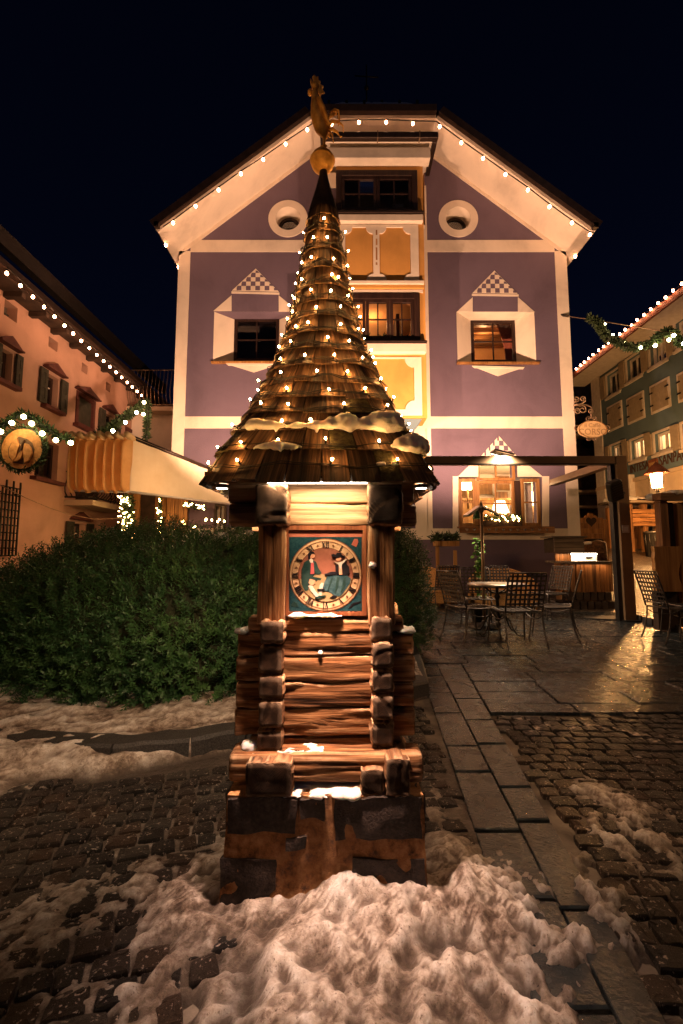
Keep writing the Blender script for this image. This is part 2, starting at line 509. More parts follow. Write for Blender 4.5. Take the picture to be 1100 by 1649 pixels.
def cobble_mat():
    m = mat_noise('wet porphyry cobble', (0.4, 0.4, 0.4), (1.5, 1.5, 1.5), 22, 0.28, 1.0, 60, 0.008, rough2=0.6, spec=0.4)
    nt = m.node_tree; b = nt.nodes['Principled BSDF']
    oi = nt.nodes.new('ShaderNodeObjectInfo')
    r = ramp(nt, [(0.0, (0.012, 0.010, 0.010)), (0.35, (0.026, 0.019, 0.016)), (0.6, (0.045, 0.027, 0.018)), (0.8, (0.022, 0.02, 0.019)), (1.0, (0.05, 0.042, 0.035))])
    nt.links.new(oi.outputs['Random'], r.inputs[0])
    mx = N(nt, 'Mix', data_type='RGBA', blend_type='MULTIPLY'); mx.inputs[0].default_value = 1.0
    nt.links.new(r.outputs[0], mx.inputs[6]); nt.links.new(b.inputs['Base Color'].links[0].from_socket, mx.inputs[7])
    vec = coords(nt, (1, 1, 1), True)
    fr = ramp(nt, [(0.60, (0, 0, 0)), (0.66, (1, 1, 1))]); nt.links.new(noise_n(nt, coords(nt, (.09, .08, 1), True), 70, 4, .65), fr.inputs[0])
    m2 = N(nt, 'Mix', data_type='RGBA'); nt.links.new(fr.outputs[0], m2.inputs[0])
    nt.links.new(mx.outputs[2], m2.inputs[6]); m2.inputs[7].default_value = (0.5, 0.43, 0.38, 1)
    nt.links.new(m2.outputs[2], b.inputs['Base Color'])
    return m
M['cobble'] = cobble_mat()
M['granite'] = mat_noise('dark speckled granite', (0.018, 0.017, 0.018), (0.075, 0.068, 0.064), 140, 0.5, 0.8, 190, 0.006)
M['dirt'] = mat_noise('dark joint sand', (0.025, 0.018, 0.014), (0.07, 0.052, 0.04), 9, 0.75, 0.7, 60, 0.01)
M['yew'] = mat_noise('yew needles', (0.016, 0.06, 0.02), (0.055, 0.135, 0.036), 5, 0.5, 0.0)
M['yew_core'] = mat_noise('yew twigs', (0.018, 0.022, 0.010), (0.035, 0.042, 0.018), 25, 0.9, 0.6)
M['fir'] = mat_noise('fir garland needles', (0.018, 0.035, 0.012), (0.045, 0.07, 0.022), 9, 0.7, 0.0)
M['vine'] = mat_noise('bright green leaves', (0.06, 0.2, 0.03), (0.12, 0.36, 0.05), 20, 0.4, 0.0)
M['wicker'] = mat_noise('woven wicker', (0.4, 0.2, 0.06), (0.66, 0.38, 0.15), 60, 0.55, 0.9, 90, 0.008)
M['sign_blue'] = mat_noise('blue sign paint', (0.03, 0.08, 0.2), (0.05, 0.1, 0.26), 9, 0.4, 0.0)
M['sign_white'] = mat_noise('white sign paint', (0.62, 0.6, 0.56), (0.72, 0.7, 0.66), 9, 0.4, 0.0)
M['sign_cream'] = mat_noise('cream sign board', (0.62, 0.42, 0.2), (0.75, 0.54, 0.3), 9, 0.5, 0.1)
M['letter'] = mat_noise('dark brown lettering', (0.05, 0.022, 0.012), (0.08, 0.036, 0.02), 9, 0.5, 0.0)
M['letter_gold'] = mat_noise('faded gold lettering', (0.33, 0.2, 0.09), (0.42, 0.26, 0.12), 9, 0.5, 0.0)
M['carving'] = mat_noise('carved orange wood', (0.5, 0.18, 0.05), (0.75, 0.32, 0.11), 20, 0.6, 0.4)
M['rubber'] = mat_noise('black rubber', (0.012, 0.011, 0.01), (0.03, 0.027, 0.025), 15, 0.55, 0.3)
M['bark'] = mat_noise('log bark', (0.05, 0.025, 0.012), (0.2, 0.1, 0.045), 14, 0.85, 0.9, 30, 0.02)
M['clay'] = mat_noise('warm clay', (0.35, 0.2, 0.1), (0.5, 0.3, 0.16), 9, 0.7, 0.1)

def snow_mat(name, dirt=0.5):
    m, nt, b = newmat(name)
    vec = coords(nt, randomize=False)
    if dirt <= 0:
        n = noise_n(nt, vec, 9, 6, 0.6)
        r = ramp(nt, [(0.3, (0.74, 0.7, 0.66)), (0.6, (0.83, 0.8, 0.78))])
        nt.links.new(n, r.inputs[0]); base = r.outputs[0]
    else:
        big = noise_n(nt, vec, 3.6, 8, 0.66, 0.6)
        mid = noise_n(nt, vec, 42, 9, 0.72, 0.3)
        mx = N(nt, 'Math', operation='MULTIPLY_ADD'); mx.inputs[1].default_value = 0.42
        hf = N(nt, 'Math', operation='MULTIPLY'); hf.inputs[1].default_value = 0.74
        nt.links.new(big, hf.inputs[0]); nt.links.new(mid, mx.inputs[0]); nt.links.new(hf.outputs[0], mx.inputs[2])
        r = ramp(nt, [(0.43, (0.09, 0.063, 0.05)), (0.505, (0.30, 0.23, 0.185)), (0.585, (0.66, 0.58, 0.52)), (0.68, (0.88, 0.85, 0.83))])
        nt.links.new(mx.outputs[0], r.inputs[0])
        sp = noise_n(nt, vec, 160, 3, 0.6)
        sr = ramp(nt, [(0.30, (0.25, 0.2, 0.17)), (0.40, (1, 1, 1))])
        nt.links.new(sp, sr.inputs[0])
        mul = N(nt, 'Mix', data_type='RGBA', blend_type='MULTIPLY'); mul.inputs[0].default_value = 0.85
        nt.links.new(r.outputs[0], mul.inputs[6]); nt.links.new(sr.outputs[0], mul.inputs[7])
        # relief painted by curvature: hollows dark with dirt and shade, ridges white
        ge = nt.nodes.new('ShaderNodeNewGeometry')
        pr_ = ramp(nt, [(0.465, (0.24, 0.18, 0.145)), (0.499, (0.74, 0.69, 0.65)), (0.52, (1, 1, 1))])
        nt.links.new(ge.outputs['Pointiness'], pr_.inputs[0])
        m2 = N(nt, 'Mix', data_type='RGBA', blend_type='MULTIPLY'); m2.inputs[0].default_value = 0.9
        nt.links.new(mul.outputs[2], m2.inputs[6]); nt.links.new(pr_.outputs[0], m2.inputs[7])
        # thin layers are grey slush
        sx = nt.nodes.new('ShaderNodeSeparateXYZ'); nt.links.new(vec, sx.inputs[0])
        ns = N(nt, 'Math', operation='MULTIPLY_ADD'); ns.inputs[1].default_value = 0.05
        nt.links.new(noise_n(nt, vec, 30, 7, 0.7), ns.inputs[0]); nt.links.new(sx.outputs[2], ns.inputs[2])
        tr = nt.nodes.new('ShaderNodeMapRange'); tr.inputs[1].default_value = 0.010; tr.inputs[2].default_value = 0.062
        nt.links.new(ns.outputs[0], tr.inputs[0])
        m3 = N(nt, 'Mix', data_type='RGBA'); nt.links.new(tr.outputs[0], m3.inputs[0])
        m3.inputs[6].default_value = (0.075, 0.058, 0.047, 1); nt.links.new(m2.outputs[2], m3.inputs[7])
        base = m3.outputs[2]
    nt.links.new(base, b.inputs['Base Color'])
    b.inputs['Roughness'].default_value = 0.38 if dirt > 0 else 0.6
    if dirt <= 0:
        b.inputs['Subsurface Weight'].default_value = 0.25; b.inputs['Subsurface Radius'].default_value = (1, .7, .5); b.inputs['Subsurface Scale'].default_value = 0.03
    b.inputs['Specular IOR Level'].default_value = 0.45
    h1 = noise_n(nt, vec, 48, 10, 0.75, 0.4)
    bump(nt, b, h1, 1.0 if dirt > 0 else 0.6, 0.014 if dirt > 0 else 0.01)
    return m
M['snow'] = snow_mat('clean snow', 0)
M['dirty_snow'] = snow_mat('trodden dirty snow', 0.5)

def plinth_mat():
    m, nt, b = newmat('plinth rubble stone and mortar')
    vec = coords(nt, randomize=False)
    n = noise_n(nt, vec, 26, 8, 0.7)
    r = ramp(nt, [(0.33, (0.05, 0.02, 0.01)), (0.5, (0.38, 0.17, 0.06)), (0.66, (0.58, 0.33, 0.15))])
    nt.links.new(n, r.inputs[0]); nt.links.new(r.outputs[0], b.inputs['Base Color'])
    b.inputs['Roughness'].default_value = 0.85
    bump(nt, b, noise_n(nt, vec, 70, 8, 0.7), 0.9, 0.01)
    return m
M['mortar'] = plinth_mat()
M['basalt'] = mat_noise('dark block stone', (0.012, 0.008, 0.007), (0.05, 0.032, 0.024), 90, 0.6, 0.9, 150, 0.006)

# ================================================================== GROUND
def street_rise(x, y):
    s = min(1.0, max(0.0, (x - 4.6) / 1.2)); s = s * s * (3 - 2 * s)
    return s * 0.118 * max(0.0, y - 7.4) if y < 40 else s * 0.118 * 32.6

def axis_pts(a, b, fine0, fine1, fs, cs):
    out = []; v = a
    while v < b:
        out.append(v); v += fs if fine0 <= v <= fine1 else cs
    out.append(b); return out
gx = axis_pts(-120, 120, 3, 16, 0.5, 6.0)
gy = axis_pts(-60, 200, 6, 45, 0.7, 6.0)
gv = [(x, y, -0.05 + street_rise(x, y)) for y in gy for x in gx]
nx = len(gx)
gf = [(j*nx+i, j*nx+i+1, (j+1)*nx+i+1, (j+1)*nx+i) for j in range(len(gy)-1) for i in range(nx-1)]

def street_mat():
    m, nt, b = newmat('wet street setts')
    vec = coords(nt, (1, 1, 1), False)
    br = nt.nodes.new('ShaderNodeTexBrick')
    br.inputs['Scale'].default_value = 2.2; br.inputs['Mortar Size'].default_value = 0.03
    br.inputs['Color1'].default_value = (0.06, 0.045, 0.035, 1); br.inputs['Color2'].default_value = (0.035, 0.028, 0.024, 1)
    br.inputs['Mortar'].default_value = (0.012, 0.01, 0.009, 1)
    nt.links.new(vec, br.inputs['Vector'])
    nt.links.new(br.outputs['Color'], b.inputs['Base Color'])
    n = noise_n(nt, vec, 30, 6)
    sb = N(nt, 'Math', operation='SUBTRACT'); nt.links.new(n, sb.inputs[0]); nt.links.new(br.outputs['Fac'], sb.inputs[1])
    b.inputs['Roughness'].default_value = 0.3
    bump(nt, b, sb.outputs[0], 0.9, 0.03)
    return m
M['street'] = street_mat()
g = numpy_mesh('ground', gv, gf, M['street'], kind='structure')

def xa(y): return 0.508 + (y - 1.996) * 0.0893      # left edge of the slab strip
def xb(y): return 0.68 + (y - 2.0) * 0.088
def xc(y): return 0.82 + (y - 2.0) * 0.128

M['joint'] = mat_noise('pale joint grit', (0.05, 0.04, 0.032), (0.24, 0.20, 0.16), 5, 0.8, 0.5, 60, 0.006)
mb = MB()
mb.add([(-4.0, 0.2, -0.022), (7.4, 0.2, -0.022), (7.4, 7.6, -0.022), (5.0, 9.98, -0.022), (-4.0, 9.98, -0.022)], [(0, 1, 2, 3, 4)])
bed = mb.build('paving_bed', M['joint'], kind='structure')

terrace = thing('terrace_paving', 'wet dark stone slab terrace in long rows beside the wooden clock tower', 'paving', (2.5, 5.0, 0))
terrace['kind'] = 'structure'
def slab(q, mat=None):
    """q: four ground corners anticlockwise; a slab with chamfered rim."""
    c = sum((Vector((p[0], p[1], 0)) for p in q), Vector((0, 0, 0))) / 4
    tz = R.uniform(-0.003, 0.003); tx, ty = R.uniform(-0.006, 0.006), R.uniform(-0.006, 0.006)
    def at(p, inset, z):
        d = Vector((p[0], p[1], 0)) - c
        L = max(d.length, 1e-6)
        d = d * (1 - inset / L)
        return (d.x, d.y, z + d.x * tx + d.y * ty)
    vs = [at(p, 0.007, -0.04) for p in q] + [at(p, 0.007, tz - 0.004) for p in q] + [at(p, 0.014, tz) for p in q]
    fs = [(0,1,5,4),(1,2,6,5),(2,3,7,6),(3,0,4,7),(4,5,9,8),(5,6,10,9),(6,7,11,10),(7,4,8,11),(8,9,10,11)]
    m_ = MB(); m_.add(vs, fs)
    return m_.build('paving_slab', mat or M['slab'], terrace, loc=c)
# the two-column strip along the cobbles
for fa, fb, ys in ((xa, xb, [0.72, 1.08, 1.40, 1.72, 2.16, 2.44, 2.92, 3.34, 3.80, 4.20]), (xb, xc, [0.72, 0.98, 1.36, 1.78, 2.02, 2.46, 2.80, 3.20, 3.62, 4.20])):
    for a, b in zip(ys[:-1], ys[1:]):
        slab([(fa(a), a), (fb(a), a), (fb(b), b), (fa(b), b)])
# rows across the terrace
rows = [2.93, 3.10, 3.36, 3.62, 3.90, 4.20, 4.52, 4.82, 5.2, 5.55, 5.95, 6.35, 6.8, 7.25, 7.75, 8.3, 8.9, 9.5, 9.96]
for a, b in zip(rows[:-1], rows[1:]):
    x = xc(a) if b <= 4.21 else xa(a) + 0.02
    first = True
    xmax = 5.7 if a < 7 else 4.7
    while x < xmax:
        w = R.uniform(0.5, 1.05) if a < 6 else R.uniform(0.7, 1.4)
        if first and b > 4.21: w = R.uniform(0.2, 0.45)
        sh = 0.10 * (b - a)
        if first and b <= 4.21: l0, l1 = xc(a), xc(b)
        else: l0, l1 = x, x + sh
        x2 = min(x + w, 6.0)
        slab([(l0, a), (x2, a), (x2 + sh, b), (l1, b)])
        x = x2; first = False

# cobbles: eight shared meshes, one object per stone
def cobble_mesh(k):
    n = 12; vs = []
    for ring, (s, z) in enumerate(((1.0, -0.06), (0.985, -0.006), (0.93, 0.0), (0.55, 0.002))):
        for j in range(n):
            a = 2 * math.pi * j / n
            c_, s_ = math.cos(a), math.sin(a)
            e = 2 / 9.0
            px = math.copysign(abs(c_) ** e, c_); py = math.copysign(abs(s_) ** e, s_)
            jit = 1 + 0.16 * mnoise.noise(Vector((c_ * 1.6 + k * 7, s_ * 1.6, 0)))
            vs.append((px * 0.5 * s * jit, py * 0.5 * s * jit, z + (0.006 * mnoise.noise(Vector((px * 2.6, py * 2.6, k * 3.3))) if ring > 0 else 0)))
    fs = []
    for r_ in range(3):
        for j in range(n):
            fs.append((r_*n+j, r_*n+(j+1)%n, (r_+1)*n+(j+1)%n, (r_+1)*n+j))
    fs.append(tuple(3*n + j for j in range(n)))
    me = bpy.data.meshes.new('cobblestone'); me.from_pydata(vs, [], fs)
    me.materials.append(M['cobble'])
    return me
COB = [cobble_mesh(k) for k in range(8)]

KX = [-4.2, -2.6, -1.9, -1.5, -1.1, -0.75, -0.5, 0.05, 0.5, 0.63]
KY = [3.1, 2.75, 2.40, 2.26, 2.22, 2.30, 2.42, 2.80, 3.20, 3.30]
def kerb_y(x): return float(np.interp(x, KX, KY))

def cobbles(name, label, cx, cyy, ang, du, dv, nu, nv, inside):
    t = thing(name, label, 'paving', (cx, cyy, 0)); t['kind'] = 'structure'
    ca, sa = math.cos(ang), math.sin(ang); lst = []
    for j in range(-nv, nv + 1):
        u = -nu * du + R.uniform(0, 1) * du
        while u < nu * du:
            w = du * R.uniform(0.75, 1.3)
            uc = u + w / 2; v_ = j * dv + .006 * math.sin(uc * 5 + j)
            x = cx + uc * ca - v_ * sa + R.uniform(-.004, .004); y = cyy + uc * sa + v_ * ca + R.uniform(-.004, .004)
            u += w
            if inside(x, y): lst.append((x * x + y * y, x, y, w))
    lst.sort(); rest = MB()
    for n, (_, x, y, w) in enumerate(lst):
        me = R.choice(COB); loc = Vector((x - cx, y - cyy, R.uniform(-0.004, 0.003)))
        rot = (R.uniform(-.03, .03), R.uniform(-.03, .03), ang + R.uniform(-.12, .12)); sc = (w - 0.008, dv - R.uniform(.004, .012), 1)
        if n < 300:
            o = bpy.data.objects.new('cobblestone', me); COL.objects.link(o)
            o.parent = t; o.location = loc; o.rotation_euler = rot; o.scale = sc
        else:
            Mx = Matrix.Translation(loc) @ Matrix.Rotation(rot[2], 4, 'Z') @ Matrix.Diagonal((sc[0], sc[1], 1, 1))
            rest.add([Mx @ v.co for v in me.vertices], [tuple(p.vertices) for p in me.polygons])
    if rest.v: rest.build('far_cobbles', M['cobble'], t, local=True, kind='stuff')
    return t
plinth_zone = lambda x, y: -0.38 < x < 0.28 and 1.32 < y < 2.02
cobbles('cobbled_path', 'dark cobblestone path left of the clock tower below the hedge kerb', -1.2, 1.7, rad(15), 0.086, 0.073, 19, 15,
        lambda x, y: -2.25 < x < -0.30 and 0.90 < y < kerb_y(x) - 0.16 and not plinth_zone(x, y))
cobbles('cobbled_strip', 'narrow strip of snow jointed cobbles between clock tower and wet slabs', 0.4, 2.2, rad(6), 0.085, 0.075, 9, 17,
        lambda x, y: 0.24 < x < xa(y) - 0.045 and 1.35 < y < min(3.15, kerb_y(x) - 0.1) and not plinth_zone(x, y))
cobbles('cobbled_yard', 'patch of cobbles with snowy footprints right of the wet slabs', 1.6, 1.95, rad(-3), 0.092, 0.078, 22, 18,
        lambda x, y: xc(y) + 0.03 < x < 2.75 and 0.85 < y < 2.88)

# kerb stones round the hedge bed
kerb = thing('kerb', 'curved dark granite kerb round the hedge bed', 'kerb', (-0.6, 2.4, 0)); kerb['kind'] = 'structure'
poly = [Vector((x, y, 0)) for x, y in zip(KX[1:], KY[1:])] + [Vector((0.70, 3.9, 0)), Vector((0.76, 4.6, 0))]
def kerb_stone(a, b):
    d = (b - a); L = d.length; d.normalize(); nrm = Vector((-d.y, d.x, 0))
    k = 7; vs = []; fs = []
    prof = [(-0.0, -0.05), (-0.0, 0.075), (0.014, 0.09), (0.12, 0.092), (0.13, -0.05)]
    for i in range(k):
        p = a + d * (0.006 + (L - 0.012) * i / (k - 1))
        for w, z in prof:
            q = p + nrm * w
            nz = mnoise.noise(q * 9 + Vector((0, 0, z * 12)))
            vs.append((q.x + nrm.x * nz * .006, q.y + nrm.y * nz * .006, z + nz * 0.008))
    m_ = len(prof)
    for i in range(k - 1):
        for j in range(m_ - 1): fs.append((i*m_+j, (i+1)*m_+j, (i+1)*m_+j+1, i*m_+j+1))
    fs.append(tuple(range(m_))); fs.append(tuple((k-1)*m_ + j for j in range(m_)))
    m2 = MB(); m2.add(vs, fs); c = (a + b) / 2
    m2.v = [p - c for p in m2.v]
    m2.build('kerb_stone', M['granite'], kerb, loc=c)
for a, b in zip(poly[:-1], poly[1:]):
    n = max(1, round((b - a).length / 0.5))
    for i in range(n):
        kerb_stone(a + (b - a) * i / n, a + (b - a) * (i + 1) / n)

# ---- snow
def sst(a, b, x):
    t = np.clip((x - a) / (b - a), 0, 1); return t * t * (3 - 2 * t)
def np_noise(X, Y, sc, seed=0, octv=5, gain=0.55):
    """smooth value noise on numpy arrays"""
    rs = np.random.RandomState(seed); tab = rs.rand(256, 256)
    out = np.zeros_like(X); amp = 1.0; tot = 0
    for o_ in range(octv):
        x = X * sc + 37.1 * o_; y = Y * sc + 11.7 * o_
        xi = np.floor(x).astype(int); yi = np.floor(y).astype(int)
        fx = x - xi; fy = y - yi
        fx = fx * fx * (3 - 2 * fx); fy = fy * fy * (3 - 2 * fy)
        a = tab[xi & 255, yi & 255]; b = tab[(xi + 1) & 255, yi & 255]
        c = tab[xi & 255, (yi + 1) & 255]; d = tab[(xi + 1) & 255, (yi + 1) & 255]
        out += amp * ((a * (1 - fx) + b * fx) * (1 - fy) + (c * (1 - fx) + d * fx) * fy)
        tot += amp; amp *= gain; sc *= 2.05
    return out / tot - 0.5
def snow_height(X, Y):
    n1 = np_noise(X, Y, 3.2, 3, 4, .45); n2 = np_noise(X, Y, 8.0, 5, 4, .45); n3 = np_noise(X, Y, 30.0, 9, 4); n4 = np_noise(X, Y, 75.0, 31, 3)
    # drag marks fan out from the foot of the plinth
    th = np.arctan2(X - 0.04, 1.62 - Y); rr_ = np.hypot(X - 0.04, Y - 1.62)
    fan = np_noise(th * 7.0 + 3, rr_ * 1.6, 1.6, 12, 4)
    h = -0.019 + 0.008 * n1 + 0.012 * n2 + 0.007 * np.exp(-((X + 0.05) / 0.8) ** 2 - ((Y - 1.5) / 0.7) ** 2)
    cover = np.exp(-((X - 0.0) / 0.44) ** 2 - ((Y - 1.12) / 0.40) ** 2)
    h += cover * (0.016 + 0.06 * n1 + 0.036 * n2 + 0.007 * n3 + 0.005 * fan)
    thin = np.exp(-((X - 0.0) / 0.72) ** 2 - ((Y - 1.02) / 0.46) ** 2)
    h += thin * (0.003 + 0.05 * n2 + 0.02 * n3 + 0.012 * fan + 0.03 * n1)
    heap = np.exp(-(np.abs(X - 0.05) / 0.25) ** 2.4) * np.exp(-(np.maximum(0, 1.40 - Y) / 0.21) ** 2) * (Y < 1.6)
    h += heap * (0.056 + 0.03 * n2 + 0.004 * n3 + 0.008 * fan + 0.06 * n1)
    h += 0.045 * np.exp(-((X + 0.40) / 0.08) ** 2 - ((Y - 1.42) / 0.2) ** 2) * (1 + 2 * n2)
    h += 0.020 * np.exp(-((X - 0.34) / 0.11) ** 2 - ((Y - 1.40) / 0.20) ** 2) * (1 + 2 * n2)
    h += 0.030 * np.exp(-((X - 1.10) / 0.33) ** 2 - ((Y - 1.75) / 0.32) ** 2) * (0.75 + 2.6 * n1 + 2.4 * n2 + 1.4 * n3)
    for fx, fy, fa in ((0.98, 1.74, .3), (1.04, 1.60, .2), (0.80, 1.5, -.4), (1.3, 1.5, .1), (0.50, 1.22, .6), (0.33, 1.08, .5), (0.12, 1.04, -.3), (-0.22, 1.14, .2), (-0.48, 1.2, -.6), (0.70, 1.26, .3), (-0.05, 1.16, .9), (0.2, 1.2, -.7), (-0.35, 1.06, .1), (0.55, 1.04, -.1)):
        c_, s_ = math.cos(fa), math.sin(fa); u = (X - fx) * c_ + (Y - fy) * s_; v = -(X - fx) * s_ + (Y - fy) * c_
        q = (u / 0.040) ** 2 + (v / 0.075) ** 2
        h += -0.024 * np.exp(-q ** 1.5) + 0.007 * np.exp(-((np.sqrt(q) - 1.45) / 0.35) ** 2) * (h > -.012)
    h += 0.016 * np.exp(-((X + 0.70) / 0.4) ** 2 - ((Y - 1.40) / 0.28) ** 2) * (0.8 + 2.5 * n2 + 2 * n3)
    h += 0.014 * np.exp(-((X - 0.38) / 0.12) ** 2 - ((Y - 1.75) / 0.5) ** 2) * (1 + 2 * n2)
    clear = sst(0.0, 0.08, X - (0.50 + (Y - 1.99) * 0.09)) * sst(1.50, 1.85, Y + 0.5 * n1 + .3 * n2) * (1 - sst(0.0, 0.12, X - (0.88 + (Y - 2.0) * 0.13)))
    h -= 0.06 * clear
    h -= 0.03 * sst(0.55, 1.0, X) * (1 - sst(1.3, 1.7, Y)) * (1 + 2 * n2)
    h += 0.034 * np.exp(-((X - 0.66) / 0.32) ** 2 - ((Y - 1.32) / 0.30) ** 2) * (0.62 + 2.4 * n2 + 2.2 * n3 + 1.2 * n1)
    h -= 0.05 * sst(2.3, 2.6, Y)
    on = sst(-.016, .006, h)
    h += 0.007 * n3 + 0.006 * n4
    return h
def snow_sheet(name, x0, x1, y0, y1, st, fn, mat, cut=None):
    xs = np.arange(x0, x1, st); ys = np.arange(y0, y1, st)
    X, Y = np.meshgrid(xs, ys); Z = fn(X, Y)
    V = np.stack([X.ravel(), Y.ravel(), Z.ravel()], 1)
    a = np.arange((len(ys) - 1) * len(xs)).reshape(len(ys) - 1, len(xs))[:, :-1]
    q = np.stack([a, a + 1, a + 1 + len(xs), a + len(xs)], -1).reshape(-1, 4)
    zq = Z.ravel()[q].max(1); keep = zq > (cut if cut is not None else -1)
    return numpy_mesh(name, V, q[keep], mat, smooth=True, kind='stuff')
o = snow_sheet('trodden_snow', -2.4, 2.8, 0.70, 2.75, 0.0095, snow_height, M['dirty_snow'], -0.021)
tag(o, 'trodden dirty snow heaped against the stone plinth and over the cobbles', 'snow')
def bank_height(X, Y):
    n1 = np_noise(X, Y, 2.6, 21, 5); n2 = np_noise(X, Y, 8.0, 22, 5); n3 = np_noise(X, Y, 30.0, 23, 3)
    ca, sa = math.cos(0.35), math.sin(0.35)
    st = np_noise((X * ca + Y * sa) * 1.6, (-X * sa + Y * ca) * 7, 2.0, 24, 4)
    ky = np.interp(X, KX, KY)
    d = Y - ky
    left = sst(-1.15, -1.75, X)
    h = 0.058 + 0.075 * sst(0.02, 0.55, d) + 0.055 * n1 + 0.05 * n2 + 0.012 * n3 + 0.05 * st
    edge = sst(0.0, 0.13, d + 0.10 * n1 + 0.05 + 0.14 * sst(-0.7, -1.3, X))
    hl = 0.075 + 0.04 * sst(-0.4, 0.4, d) + 0.09 * n1 + 0.07 * n2 + 0.07 * st
    h = h * edge + (1 - edge) * (-0.06)
    return np.maximum(h * (1 - left) + hl * left * sst(-0.75, -0.1, d + 0.3 * n1) - 0.06 * left * (1 - sst(-0.75, -0.1, d + 0.3 * n1)), -0.08)
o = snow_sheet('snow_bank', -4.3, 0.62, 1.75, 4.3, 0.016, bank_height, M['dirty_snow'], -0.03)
tag(o, 'bank of old snow on the bed between the hedge and the dark kerb', 'snow')

# ================================================================== CLOCK TOWER
AX, AY = -0.067, 1.66
tower = thing('clock_tower', 'rustic wooden clock tower of stacked logs with a tall pointed shingle roof', 'clock tower', (AX, AY, 0))

def axis_steps(h, r, n):
    core = [(-h + r) + (2 * h - 2 * r) * i / n for i in range(n + 1)]
    return [-h, -h + 0.35 * r] + core + [h - 0.35 * r, h]
def log(name, x0, x1, y0, y1, z0, z1, axis='X', mat=None, end=None, r=0.012, rough=0.004, parent=None, res=0.011, seed=None):
    """A hewn log: rounded subdivided block with grain ridges and cracks along its axis."""
    c = Vector(((x0 + x1) / 2, (y0 + y1) / 2, (z0 + z1) / 2))
    h = [abs(x1 - x0) / 2, abs(y1 - y0) / 2, abs(z1 - z0) / 2]
    ai = 'XYZ'.index(axis)
    r = min(r, min(h) * 0.45)
    st = [axis_steps(h[i], r, max(2, int(2 * h[i] / (res * (3.0 if i == ai else 0.8))))) for i in range(3)]
    sd = Vector((R.uniform(0, 50), R.uniform(0, 50), R.uniform(0, 50)))
    verts = []; faces = []; mats = []
    def disp(p):
        q = Vector([max(-(h[i] - r), min(h[i] - r, p[i])) for i in range(3)])
        d = p - q
        nn = d.normalized() if d.length > 1e-9 else Vector((0, 0, 0))
        base = q + nn * min(d.length, r) if d.length > r else p
        s = Vector([p[i] * (5.0 if i == ai else 60.0) for i in range(3)]) + sd
        g_ = mnoise.noise(s) * 0.7 + mnoise.noise(s * 2.3) * 0.45
        s2 = Vector([p[i] * (2.6 if i == ai else 17.0) for i in range(3)]) + sd * 1.7
        w = mnoise.noise(s2)
        crack = -max(0.0, 1 - abs(w) * 9) * 1.6
        amp = rough * (g_ + crack * 0.8 + 0.8 * mnoise.noise(p * 9 + sd))
        if abs(nn[ai]) > 0.8 or abs(abs(p[ai]) - h[ai]) < 1e-6: amp = rough * (.25 * mnoise.noise(p * 22 + sd) - .7 * max(0, 1 - abs(mnoise.noise(p * 7 + sd * 3)) * 22))
        return base + nn * amp
    for fi in range(3):
        a, b = (fi + 1) % 3, (fi + 2) % 3
        for sgn in (-1, 1):
            A, B = st[a], st[b]; base = len(verts)
            for u in A:
                for v in B:
                    p = [0, 0, 0]; p[fi] = sgn * h[fi]; p[a] = u; p[b] = v
                    verts.append(disp(Vector(p)))
            nb = len(B)
            for i in range(len(A) - 1):
                for j in range(nb - 1):
                    f = (base+i*nb+j, base+(i+1)*nb+j, base+(i+1)*nb+j+1, base+i*nb+j+1)
                    faces.append(f if sgn > 0 else f[::-1]); mats.append(1 if fi == ai else 0)
    me = bpy.data.meshes.new(name); me.from_pydata(verts, [], faces)
    mat = mat or M[{'X': 'log', 'Y': 'log_y', 'Z': 'log_z'}[axis]]
    end = end or M['end' if axis == 'Y' else 'end_x']
    me.materials.append(mat); me.materials.append(end)
    me.polygons.foreach_set('material_index', mats)
    me.polygons.foreach_set('use_smooth', [True] * len(faces))
    bm = bmesh.new(); bm.from_mesh(me); bmesh.ops.remove_doubles(bm, verts=bm.verts, dist=1e-5); bm.to_mesh(me); bm.free()
    o = bpy.data.objects.new(name, me); COL.objects.link(o)
    p_ = parent or tower
    o.location = c - wloc(p_); o.parent = p_
    return o
def zz(y, Y): return W(528, y, Y).z
def xx(x, y, Y): return W(x, y, Y).x

